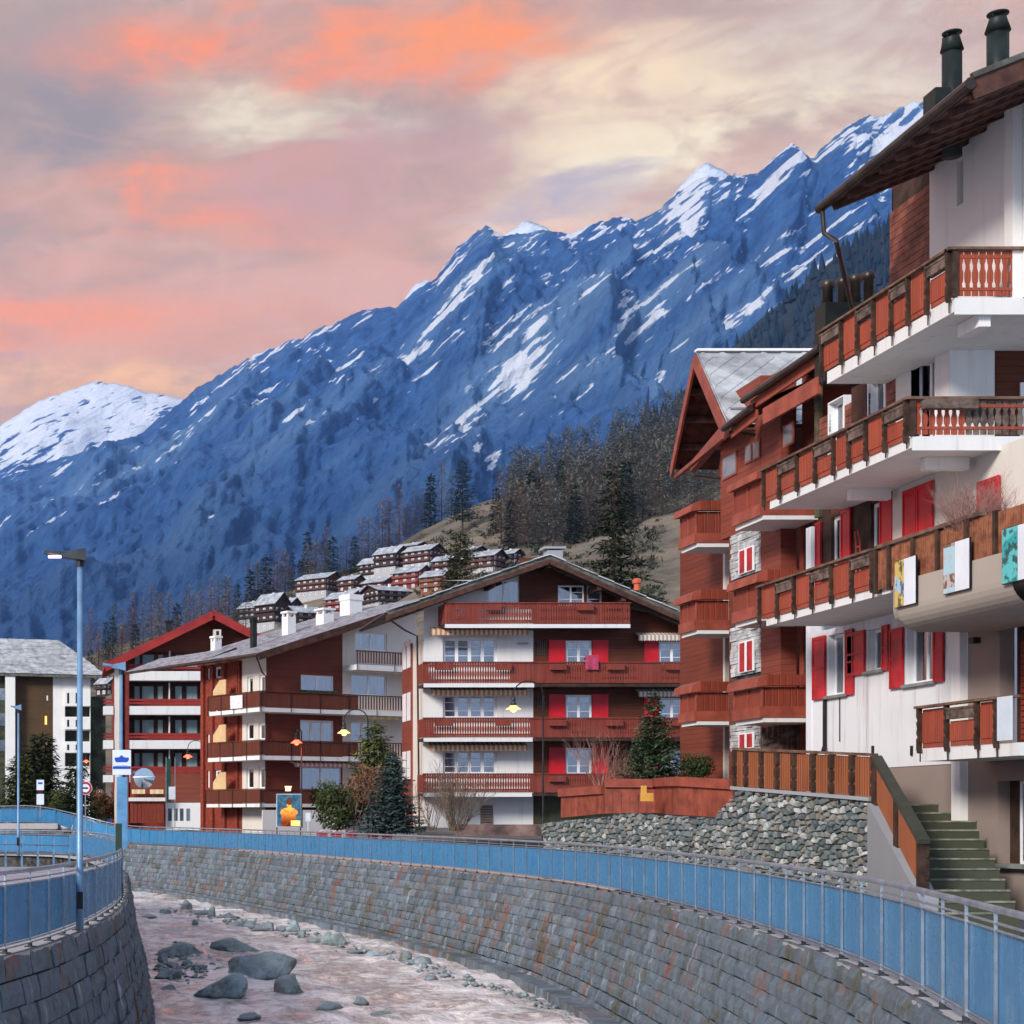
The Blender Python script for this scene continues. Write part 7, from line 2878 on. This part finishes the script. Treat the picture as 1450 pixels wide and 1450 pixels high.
# ------------------------------------------------------------------ shrubs
def leaf_bush(name, pos, w, h, needle, label, n=900, seed=1, leaf=.1):
    r_ = random.Random(seed)
    root = empty(name, tuple(pos))
    tag(root, label, 'bush')
    m = MB()
    st = MB()
    for k in range(7):
        a = r_.uniform(0, 6.3)
        st.tube([(0, 0, 0), (math.cos(a) * w * .2, math.sin(a) * w * .2, h * .4), (math.cos(a) * w * .35, math.sin(a) * w * .35, h * .75)], [.03, .02, .008], 4)
    st.build('stems', BARK, root)
    cl = [(r_.uniform(-.32, .32) * w, r_.uniform(-.3, .3) * w, r_.uniform(.2, .75) * h, r_.uniform(.16, .28) * w) for _ in range(14)]
    for k in range(n):
        c = cl[r_.randrange(len(cl))]
        d = Vector((r_.gauss(0, 1), r_.gauss(0, 1), r_.gauss(0, 1))).normalized()
        p_ = Vector(c[:3]) + d * c[3] * r_.uniform(.6, 1.1)
        if p_.z < .02: continue
        a = d.orthogonal().normalized() * leaf * r_.uniform(.5, 1)
        b = d.cross(a).normalized() * leaf * r_.uniform(.2, .4)
        a = a + d * leaf * .4
        q = len(m.v)
        m.v += [tuple(p_), tuple(p_ + a * .5 + b), tuple(p_ + a), tuple(p_ + a * .5 - b)]
        m.f.append((q, q + 1, q + 2, q + 3)); m.m.append(0)
    m.build('foliage', needle, root)


leaf_bush('bush', P(480, 1174, 31), 2.6, 2.1, N_BUSH, 'dark green rounded bush left of the blue spruce', 5000, 2, .17)
leaf_bush('bush', P(985, 1100, 46), 1.1, .6, N_SPR, 'small dark shrub right of the young pine below the red balcony', 1800, 3, .1)
leaf_bush('bush', P(150, 1165, 17), 2.8, 3.2, m_needles('russet_leaves', (.08, .045, .015), (.17, .09, .035)), 'russet brown hedge bush beneath the far red house', 2400, 4, .22)
leaf_bush('bush', P(12, 1170, 18), 3.4, 2.6, N_SPR, 'low green hedge at the left edge behind the bridge railing', 2600, 5, .2)
leaf_bush('bush', P(85, 1165, 18), 3.0, 2.8, N_OLIVE, 'mottled green hedge beside the stop sign post', 2600, 6, .2)
leaf_bush('bush', P(520, 1150, 31), 2.2, 2.6, m_needles('rusty_twig_leaves', (.16, .07, .035), (.30, .15, .08)), 'rusty brown dry shrub beside the pine in front of the corner house', 2200, 8, .12)


def bare_shrub(pos, n, h, spread, label, seed, mat=TWIG, r0=.016):
    root = empty('bare_shrub', tuple(pos))
    tag(root, label, 'shrub')
    twig_plant('stems', root, (0, 0, 0), n, h, spread, r0, mat, seed, 4, 2)


bare_shrub(P(645, 1176, 38), 46, 2.4, 1.0, 'large bare brown shrub in front of the middle chalet ground floor', 3, m_plain('shrub_stems', (.20, .145, .10), .85, .25, 5))
bare_shrub(P(612, 1176, 37), 12, 2.2, .6, 'thin upright bare shrub beside the blue spruce', 6)
bare_shrub(P(850, 1112, 49), 16, 1.5, .8, 'small pale bare shrub behind the red plank fence', 8, TWIGR, .010)
bare_shrub(P(880, 1108, 49), 14, .9, 1.2, 'low tangled bare shrub left of the young pine', 9, TWIGR, .010)
bare_shrub(P(735, 800, 5) if False else P(505, 1165, 31), 10, 2.4, .9, 'bare orange twigged shrub between the bush and the corner house', 10, TWIGR)

# ------------------------------------------------------------------ street lamps
LAMPGLOW = m_emit('lamp_glow_warm', (1.0, .55, .22), 5.0)
LAMPGLOWR = m_emit('lamp_glow_red', (1.0, .10, .05), 3.2)
OPAL = m_emit('lamp_opal', (1.0, .55, .18), 1.3)


def arched_lamp(px_pole, base, px_head, py_head, s, label, glow, red=False):
    pos = P(px_pole, base, s)
    r_ = empty('street_lamp', tuple(pos))
    tag(r_, label, 'street lamp', 'arched street lamps')
    dx = (px_head - px_pole) / s
    zh = (base - py_head) / s
    R_ = abs(dx) / 2
    zt = zh + .55
    MB().tube([(0, 0, 0), (0, 0, 1.0), (0, 0, 1.02), (0, 0, zt)], [.06, .06, .042, .035], 8).build('pole', BLACKM, r_, True)
    arc = [(dx / 2 - math.cos(t) * dx / 2 * 1, 0, zt + math.sin(t) * R_ * .95) for t in np.linspace(0, math.pi, 14)]
    arc.append((dx, 0, zh + .45))
    MB().tube(arc, .028, 7).build('arched_arm', BLACKM, r_, True)
    MB().lathe([(.05, zh + .5), (.09, zh + .42), (.09, zh + .3), (.07, zh + .28), (.12, zh + .25), (.13, zh + .12)], (dx, 0, 0), 14).build('lamp_cap', STEELD if not red else BLACKM, r_, True)
    MB().lathe([(.13, zh + .12), (.17, zh + .06), (.31, zh - .03), (.31, zh - .05), (.16, zh - .0)], (dx, 0, 0), 18).build('lamp_shade', glow, r_, True)
    MB().lathe([(.0, zh - .16), (.10, zh - .13), (.14, zh - .05), (.1, zh)], (dx, 0, 0), 12).build('bulb', glow, r_, True)
    ld = bpy.data.lights.new('lamp_light', 'POINT')
    ld.energy = 40 if not red else 70
    ld.color = (1, .6, .3) if not red else (1, .16, .06)
    ld.shadow_soft_size = .15
    lo = bpy.data.objects.new('lamp_light', ld)
    COL.objects.link(lo)
    lo.parent = r_
    lo.location = (dx, -.15, zh - .3)
    return r_


arched_lamp(769, 1192, 727, 1003, 34, 'arched black street lamp with a lit glass shade before the middle chalet', OPAL)
arched_lamp(521, 1180, 487, 1037, 30, 'arched street lamp with a glowing shade in front of the corner house pine', OPAL)
arched_lamp(289, 1172, 266, 1071, 21, 'arched street lamp glowing red in front of the far red house', LAMPGLOWR, True)
arched_lamp(427, 1172, 420, 1051, 26.5, 'street lamp glowing red at the corner house balconies', LAMPGLOWR, True)
arched_lamp(128, 1170, 122, 1078, 15, 'small street lamp glowing red behind the tall blue lamp post', LAMPGLOWR, True)


def modern_lamp(pos, h, arm, label, lit=False, s=1.0):
    r_ = empty('lamp_post', tuple(pos))
    tag(r_, label, 'lamp post', 'slim modern lamp posts')
    MB().tube([(0, 0, 0), (0, 0, h * .16), (0, 0, h * .165), (0, 0, h - .1)], [.062 * s, .062 * s, .052 * s, .042 * s], 10).build('pole', STEELB, r_, True)
    m = MB()
    m.hexa([(-arm * .5, -.09, h - .1), (.1, -.11, h - .17), (.1, .11, h - .17), (-arm * .5, .09, h - .1)], [(-arm * .5, -.09, h - .03), (.1, -.11, h + .03), (.1, .11, h + .03), (-arm * .5, .09, h - .03)])
    m.hexa([(-arm, -.1, h - .04), (-arm * .5, -.1, h - .08), (-arm * .5, .1, h - .08), (-arm, .1, h - .04)], [(-arm, -.1, h), (-arm * .5, -.1, h - .02), (-arm * .5, .1, h - .02), (-arm, .1, h)])
    m.build('lamp_head', STEELB if not lit else STEELD, r_)
    if lit:
        MB().box(-arm * .88, -arm * .52, -.07, .07, h - .105, h - .085).build('light_strip', m_emit('strip_glow', (1, .72, .95), 3.0), r_)
    MB().tube([(0, 0, h - .25), (0, 0, h - .12)], .06 * s, 8).build('collar', BLACKM, r_)
    MB().box(-.05, .05, -.1, -.05, .35, .62).build('junction_box', BLACKM, r_)
    return r_


modern_lamp(P(113, 1318, 89), (1318 - 780) / 89.0, .57, 'tall blue lamp post with a lit flat head beside the near railing', True)
modern_lamp(P(172, 1290, 62) + Vector((0, .3, 0)), (1290 - 938) / 62.0, .42, 'slim lamp post behind the round mirror and the bus stop sign', s=.9)
modern_lamp(P(26, 1212, 42), (1212 - 999) / 42.0, .25, 'thin pale lamp post by the tubular path railing at the left edge', s=.8)

# ------------------------------------------------------------------ signs
def sign_board(mats, name, c0, c1, c2):
    pass


BLUEP = m_plain('sign_blue', (.02, .08, .45), .4, .05)
WHITEP = m_plain('sign_white', (.72, .78, .84), .4, .05)
REDP = m_plain('sign_red', (.42, .02, .05), .4, .05)
POLEB = m_plain('sign_pole_blue', (.12, .30, .50), .4, .12, 3)
bs = P(172, 1278, 64)
r_ = empty('bus_stop_sign', tuple(bs))
tag(r_, 'white and blue bus stop sign on a square post at the railing bend', 'sign')
h = (1278 - 1062) / 64.0
piece('post', r_, POLEB, -.10, .13, -.08, .08, 1.2, h - .60)
piece('post_base', r_, m_plain('dark_green_base', (.03, .05, .03), .5), -.13, .0, -.09, .09, 0, 1.75)
m = MB().box(-.20, .21, -.03, .03, h - .55, h).build('sign_plate', WHITEP, r_)
piece('blue_band', m, BLUEP, -.19, .20, -.036, -.031, h - .42, h - .36)
MB().prism([(-.15, -.032, h - .22), (-.12, -.032, h - .27), (.12, -.032, h - .27), (.16, -.032, h - .22), (.16, -.032, h - .17), (.05, -.032, h - .16), (.0, -.032, h - .11), (-.05, -.032, h - .16), (-.15, -.032, h - .17)], (0, -.004, 0)).build('bus_emblem', BLUEP, m)
piece('name_strip', m, m_plain('sign_text_grey', (.45, .5, .6), .5), -.12, .13, -.036, -.031, h - .35, h - .34)
# mirror on an arm
mr = P(204, 1102, 64)
r_ = empty('traffic_mirror', tuple(mr))
tag(r_, 'round convex traffic mirror on an arm beside the bus stop sign', 'mirror')
MI = NT('mirror_face')
MI.set((.62, .72, .74), .06, .5, 1.0)
disc = MB()
prof = [(.0, 0)]
n = 26
base = len(disc.v)
for ring, (rr_, yy) in enumerate(((.225, -.02), (.15, -.05), (.07, -.065), (.001, -.07))):
    for k in range(n):
        a = 2 * math.pi * k / n
        disc.v.append((rr_ * math.cos(a), yy, rr_ * math.sin(a)))
for ring in range(3):
    for k in range(n):
        a, b = ring * n + k, ring * n + (k + 1) % n
        disc.f.append((a, a + n, b + n, b)); disc.m.append(0)
disc.build('mirror_glass', MATS['mirror_face'], r_, True)
rim = MB()
rim.tube([(.235 * math.cos(a), -.02, .235 * math.sin(a)) for a in np.linspace(0, 2 * math.pi, 27)], .022, 6, False)
rim.build('rim', WHITEP, r_, True)
MB().lathe([(.22, 0), (.22, .03)], (0, 0, 0), 20).build('back', STEELD, r_)
r_.children[-1].rotation_euler = (math.radians(-90), 0, 0)
MB().tube([(-.45, .05, .12), (-.1, .05, .12)], .025, 6).build('arm', POLEB, r_)


def ring_sign(px, py, rad_px, s, base_py, label, bar=True):
    c = P(px, py, s)
    r_ = empty('round_sign', (c.x, c.y, EZ + (HZ - base_py) / s))
    tag(r_, label, 'sign', 'round traffic signs')
    zc = c.z - (EZ + (HZ - base_py) / s)
    R_ = rad_px / s
    MB().tube([(0, .03, 0), (0, .03, zc + R_)], .035, 6).build('post', STEEL, r_)
    def disc_(r0, y, m_, nm):
        q = MB()
        q.prism([(r0 * math.cos(a), y, zc + r0 * math.sin(a)) for a in np.linspace(0, 2 * math.pi, 25)[:-1]], (0, -.008, 0))
        return q.build(nm, m_, r_)
    disc_(R_, 0, WHITEP, 'rim_disc')
    disc_(R_ * .94, -.01, REDP, 'red_ring')
    disc_(R_ * .62, -.02, WHITEP, 'white_disc')
    if bar:
        MB().box(-R_ * .4, R_ * .4, -.034, -.03, zc - .04 * R_ - .03, zc + .05).build('vehicle_symbol', BLACKM, r_)
    else:
        MB().prism([(-R_ * .3, -.03, zc - R_ * .25), (R_ * .3, -.03, zc - R_ * .25), (R_ * .3, -.03, zc + R_ * .1), (0, -.03, zc + R_ * .35), (-R_ * .3, -.03, zc + R_ * .1)], (0, -.004, 0)).build('vehicle_symbol', REDP, r_)


ring_sign(121, 1116, 9.5, 24, 1175, 'red ringed no entry for vehicles sign behind the tall lamp post')
ring_sign(141.5, 1123, 5.2, 16, 1172, 'small far red ringed round sign beside the russet hedge', False)
# stop sign column at the bridge
ss_ = P(57, 1142, 26)
r_ = empty('stop_sign', tuple(ss_))
tag(r_, 'white stop sign column with a bus emblem standing at the bridge railing', 'sign')
MB().tube([(0, .05, -.6), (0, .05, 1.3)], .035, 6).build('post', STEEL, r_)
a = piece('upper_plate', r_, WHITEP, -.2, .2, -.02, .02, .9, 1.45)
piece('red_band', r_, REDP, -.19, .19, -.03, -.022, .86, .90)
piece('bus_emblem', r_, BLUEP, -.12, .12, -.03, -.022, 1.22, 1.32)
piece('dark_plate', r_, BLACKM, -.17, .17, -.02, .02, .72, .84)
piece('lower_plate', r_, WHITEP, -.2, .2, -.02, .02, .1, .68)

# green framed door-like board and white notice in front of the red house
gb = P(242, 1172, 21)
r_ = empty('notice_frame', tuple(gb))
tag(r_, 'tall narrow green frame standing in front of the far red house', 'frame')
for x in (-.35, .25):
    piece('post', r_, STEEL, x, x + .05, -.03, .03, 0, (1172 - 1072) / 21)
piece('green_panel', r_, m_plain('dark_green_panel', (.02, .07, .05), .4), -.34, .0, -.02, .02, 1.7, (1172 - 1074) / 21)
piece('notice', r_, WHITEP, -.15, .3, -.06, -.03, (1172 - 1132) / 21, (1172 - 1114) / 21)

# backlit poster: a glowing torso against deep blue
pb = P(409, 1172, 27)
r_ = empty('poster_display', tuple(pb))
tag(r_, 'lit poster display case with a glowing orange figure on dark blue', 'display')
hp0, hp1 = (1172 - 1171) / 27, (1172 - 1124) / 27
wp = 17.5 / 27
MB().box(-wp, wp, -.02, .12, hp0, hp1).build('case', m_plain('case_grey', (.55, .62, .68), .4), r_)
t = NT('poster_print')
p = t.pos(obj=True)
x_, z_ = t.sep(p, 0), t.sep(p, 2)
n = t.noise(p, 5, 3)
bgc = t.mix(t.ss(n, .35, .7), (.015, .05, .09), (.05, .12, .17))
# shoulders and head as soft ellipses
def ell(cx_, cz_, a_, b_):
    dx = t.math('DIVIDE', t.math('SUBTRACT', x_, cx_), a_)
    dz = t.math('DIVIDE', t.math('SUBTRACT', z_, cz_), b_)
    return t.math('ADD', t.math('MULTIPLY', dx, dx), t.math('MULTIPLY', dz, dz))
body = t.math('MAXIMUM', t.math('MAXIMUM', t.ss(ell(0, .80, .47, .26), .9, 1.0, 1, 0), t.ss(ell(0, .25, .42, .75), .9, 1.0, 1, 0)), t.ss(ell(.01, 1.12, .12, .2), .9, 1.0, 1, 0))
head = t.ss(ell(.02, 1.38, .15, .2), .9, 1.0, 1, 0)
fig = t.mix(t.ss(z_, .2, 1.15), (.10, .012, .003), (1.0, .38, .06))
fig = t.mix(t.ss(t.noise(p, 7, 4), .45, .65, 0, .6), fig, (.35, .05, .008))
c = t.mix(body, bgc, fig)
c = t.mix(head, c, (.10, .03, .012))
t.set(c, .3, .3, None, c, .9)
m = MB().box(-wp + .03, wp - .03, -.035, -.022, hp0 + .04, hp1 - .04).build('poster', MATS['poster_print'], r_)
piece('price_tag', m, m_emit('yellow_tag', (.9, .7, .2), .6), .1, wp - .06, -.042, -.037, .1, .38)
piece('leg', r_, STEELD, -wp, -wp + .06, 0, .08, -.6, 0.03)
piece('leg', r_, STEELD, wp - .06, wp, 0, .08, -.6, 0.03)
lt = P(408, 1120, 27)
o = MB().box(-.13, .13, -.1, .1, 0, .22).box(-.16, .16, -.13, .13, .2, .25).build('lantern', m_emit('small_lantern', (1, .6, .25), 3.0))
o.location = lt
tag(o, 'small square lit lantern just above the poster display', 'lantern')
# little info board
ib = P(436, 1163, 27)
o = MB().box(-.13, .13, -.02, .02, 0, .45).box(-.02, .02, -.02, .02, -.6, 0).build('info_board', WHITEP)
o.location = ib
tag(o, 'small white info board right of the lit poster display', 'sign')
# red sledges stacked low behind the railing
for k, (px, lab) in enumerate(((456, 'red plastic sledge leaning behind the railing, nearest the poster'), (476, 'red sledge second from the poster behind the railing'), (498, 'red sledge in the middle of the row behind the railing'), (528, 'red sledge fourth along behind the railing'), (548, 'red sledge nearest the middle chalet behind the railing'))):
    q = P(px, 1187, 30)
    m = MB()
    m.hexa([(-.22, -.1, 0), (.22, -.1, 0), (.22, .1, 0), (-.22, .1, 0)], [(-.26, -.16, .3), (.26, -.16, .3), (.26, .16, .34), (-.26, .16, .34)])
    r_ = empty('sledge', tuple(q))
    tag(r_, lab, 'sledge', 'red sledges behind the railing')
    m.build('tub', m_plain('sledge_plastic', (.55, .02, .03), .35) if 'sledge_plastic' not in MATS else MATS['sledge_plastic'], r_)
    MB().tube([(-.2, -.17, .3), (0, -.2, .36), (.2, -.17, .3)], .02, 5).build('handle', WHITEP, r_)
    MB().box(-.2, -.1, -.15, .15, -.75, 0).box(.1, .2, -.15, .15, -.75, 0).build('stand', STEELD, r_)

# ------------------------------------------------------------------ tubular path railing and bridge at the left
r_ = empty('path_railing', tuple(P(50, 1222, 40)))
tag(r_, 'three bar tubular steel railing along the path end at the left', 'railing')
o0 = P(50, 1222, 40)
pa, pb_ = Vector((-4.5, 57.5, 0)) - Vector((o0.x, o0.y, 0)), Vector((-.05, 61, 0)) - Vector((o0.x, o0.y, 0))
z0 = -o0.z
for h in (.42, .75, 1.1):
    MB().tube([pa + Vector((0, 0, z0 + h + .15)), pb_ + Vector((0, 0, z0 + h))], .026, 6).build('bar', STEEL, r_)
for k in range(9):
    q = pa.lerp(pb_, k / 8)
    piece('post', r_, STEELB, q.x - .035, q.x + .035, q.y - .02, q.y + .02, z0, z0 + 1.1 + .15 * (1 - k / 8))
BR = empty('road_bridge', (-3, 104.8, 0))
tag(BR, 'concrete road bridge with pale blue barred railing over the river at the left', 'bridge')
MB().box(-14, 2.1, -.1, 4.5, .75, 1.22).build('deck', CONC_L, BR)
MB().box(-14, 2.2, -.25, -.1, .95, 1.30).build('edge_beam', COPE, BR)
MB().box(1.0, 2.2, .2, 4, -3, .75).build('abutment', CONC_L, BR)
MB().box(-1.2, -.6, .3, 4, -3, .75).build('pier', CONC_L, BR)
MB().box(-14, 2.2, 4.0, 4.4, -3.2, .75).build('back_wall', MORTAR, BR)
# near-side retaining wall below the tubular railing
rw = MB().box(-12, -.2, 61.3, 61.6, -3, -.035).build('retaining_wall', CONC_L)
tag(rw, 'concrete retaining wall below the tubular path railing', 'wall')

# ------------------------------------------------------------------ boulders in the river
t = NT('river_boulder')
p = t.pos()
c = t.mix(t.ss(t.noise(p, 1.5, 6, .65), .35, .7), (.19, .25, .265), (.42, .51, .54))
c = t.mix(t.ss(t.rnd(), 0, 1, 0, .5, True), c, (.12, .13, .10))
c = t.mix(t.ss(t.noise(p, 1.4, 5, .65), .52, .66, 0, .75), c, (.13, .10, .07))
c = t.mix(t.ss(t.noise(p, 3.5, 5, .7), .52, .62, 0, .6), c, (.05, .06, .06))
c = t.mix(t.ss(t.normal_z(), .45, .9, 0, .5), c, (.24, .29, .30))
wet = t.ss(t.math('ADD', t.sep(p, 2), t.math('MULTIPLY', t.noise(p, 4, 3), .12)), WZ + .04, WZ + .13, .75, 0)
c = t.mix(wet, c, (.030, .030, .022))
t.bump(t.noise(p, 5, 8, .72), .9, .09)
ROCK = t.set(c, .42, .5)


def boulder(px, py, w, h, s_w, label, seed, group, tilt=0.0, flat=1.0):
    """px, py: middle of the waterline; w, h: size in pixels"""
    s = (py - HZ) / (EZ - WZ)
    Y = F / s
    X = (px - XP) / s
    rx, rz_ = w / s / 2 * 1.18, h / s * 1.0
    bm = bmesh.new()
    bmesh.ops.create_icosphere(bm, subdivisions=4 if w > 30 else 3, radius=1)
    r_ = random.Random(seed)
    off = Vector((r_.uniform(0, 50), r_.uniform(0, 50), 0))
    planes = [(Vector((r_.gauss(0, 1), r_.gauss(0, 1), r_.gauss(0, .8))).normalized(), r_.uniform(.5, .82)) for _ in range(14)]
    for v in bm.verts:
        c = v.co.copy()
        for nrm_, dd in planes:
            k = c.dot(nrm_)
            if k > dd: c -= nrm_ * (k - dd) * .96
        n = mnoise.fractal(c * 1.3 + off, 1, 2, 4)
        c *= 1 + n * .16 + mnoise.fractal(c * 5 + off, .8, 2, 3) * .035
        v.co = Vector((c.x * rx, c.y * rx * .75, c.z * rz_ * (1 if c.z > 0 else .7) + c.x * tilt * rz_))
    me = bpy.data.meshes.new('boulder')
    bm.to_mesh(me)
    bm.free()
    me.polygons.foreach_set('use_smooth', [True] * len(me.polygons))
    me.materials.append(ROCK)
    o = link('boulder', me, None, (X, Y, WZ + .0), (0, 0, 0))
    tag(o, label, 'boulder', group)
    return o


BG = 'boulders in the river'
for k, (px, py, w, h, lab, tl) in enumerate((
    (365, 1383, 122, 36, 'largest smooth grey boulder in the middle of the river', .1),
    (313, 1411, 86, 34, 'wedge shaped grey boulder below the largest one in the river', .35),
    (408, 1406, 52, 36, 'dark jagged boulder right below the largest one in the river', .3),
    (333, 1346, 74, 18, 'long low grey boulder upstream of the largest one', -.05),
    (250, 1353, 62, 22, 'brown grey boulder by the near wall at the gravel patch', .0),
    (236, 1384, 40, 20, 'grey boulder tucked below the gravel patch by the near wall', .0),
    (467, 1428, 44, 12, 'low dark boulder downstream right of the jagged one', -.1),
    (513, 1422, 28, 12, 'small brown tipped boulder near the low dark one', .1),
    (353, 1443, 36, 12, 'small rounded boulder at the bottom edge of the picture', 0),
    (210, 1300, 26, 6, 'flat stone near the bend by the near wall', 0),
    (232, 1294, 20, 7, 'small brown stone near the bend in the river', 0),
    (276, 1310, 9, 9, 'tiny upright stone in the open water near the bend', 0),
    (240, 1404, 24, 10, 'reddish stone close under the near wall', 0),
    (610, 1388, 26, 9, 'small dark stone in the current near the long wall', 0),
    (600, 1366, 30, 14, 'rounded stone in the white water beside the long wall', 0),
    (232, 1362, 18, 12, 'dark stone at the left end of the gravel patch', 0),
    (266, 1368, 16, 10, 'pale small stone in the gravel patch', 0),
    (284, 1372, 20, 12, 'white grey stone at the right end of the gravel patch', 0),
    (298, 1362, 18, 8, 'red brown stone right of the gravel patch', 0),
    (548, 1437, 40, 8, 'flat half sunk stone near the bottom edge', 0),
    (700, 1440, 46, 8, 'flat sunken stone before the wall at the bottom', 0),
)):
    boulder(px, py, w, h, 0, lab, 200 + k, BG, tl)
# the string of stones along the foot of the long wall
q = [(262, 1289), (280, 1293), (300, 1296), (318, 1300), (345, 1309), (360, 1313), (378, 1316), (395, 1320), (414, 1320), (430, 1325), (445, 1331), (462, 1335), (480, 1340), (496, 1346), (512, 1349), (526, 1354), (540, 1357), (556, 1360), (572, 1364), (588, 1366)]
rr = random.Random(77)
for k, (px, py) in enumerate(q):
    px, py = px + rr.uniform(-5, 5), py + rr.uniform(-2, 3)
    lab = '%s stone from the bend in the row along the foot of the long wall' % ORD[k]
    boulder(px, py, rr.uniform(13, 40), rr.uniform(6, 19), 0, lab, 300 + k, 'stones along the long wall foot', rr.uniform(-.2, .2))

# loose gravel and cobbles at the water's edge, too many to count
gv = MB()
rg = random.Random(5)
for k in range(460):
    if k < 200:
        px, py = rg.gauss(262, 24), rg.gauss(1366, 13)
        if px < 218: continue
    else:
        f = rg.random() ** 1.2
        px = 250 + 560 * f + rg.gauss(0, 5)
        py = interp([(250, 1288), (414, 1322), (588, 1368), (700, 1403), (820, 1444)], px) + rg.gauss(-1, 4)
    s = (py - HZ) / (EZ - WZ)
    if s <= 10: continue
    c_ = Vector(((px - XP) / s, F / s, WZ + rg.uniform(-.02, .06)))
    r0 = rg.uniform(.04, .13)
    n_ = len(gv.v)
    for (x, y, z) in ((1, 0, 0), (.2, 1, .1), (-1, .1, 0), (0, -1, 0), (.1, 0, .8), (0, .1, -.6)):
        j = r0 * rg.uniform(.7, 1.3)
        gv.v.append((c_.x + x * j, c_.y + y * j, c_.z + z * j))
    for q in ((0, 1, 4), (1, 2, 4), (2, 3, 4), (3, 0, 4), (1, 0, 5), (2, 1, 5), (3, 2, 5), (0, 3, 5)):
        gv.f.append(tuple(n_ + i for i in q)); gv.m.append(0)
o = gv.build('gravel', ROCK, None, True)
tag(o, 'wet gravel and cobbles along the water edge', 'gravel', kind='stuff')
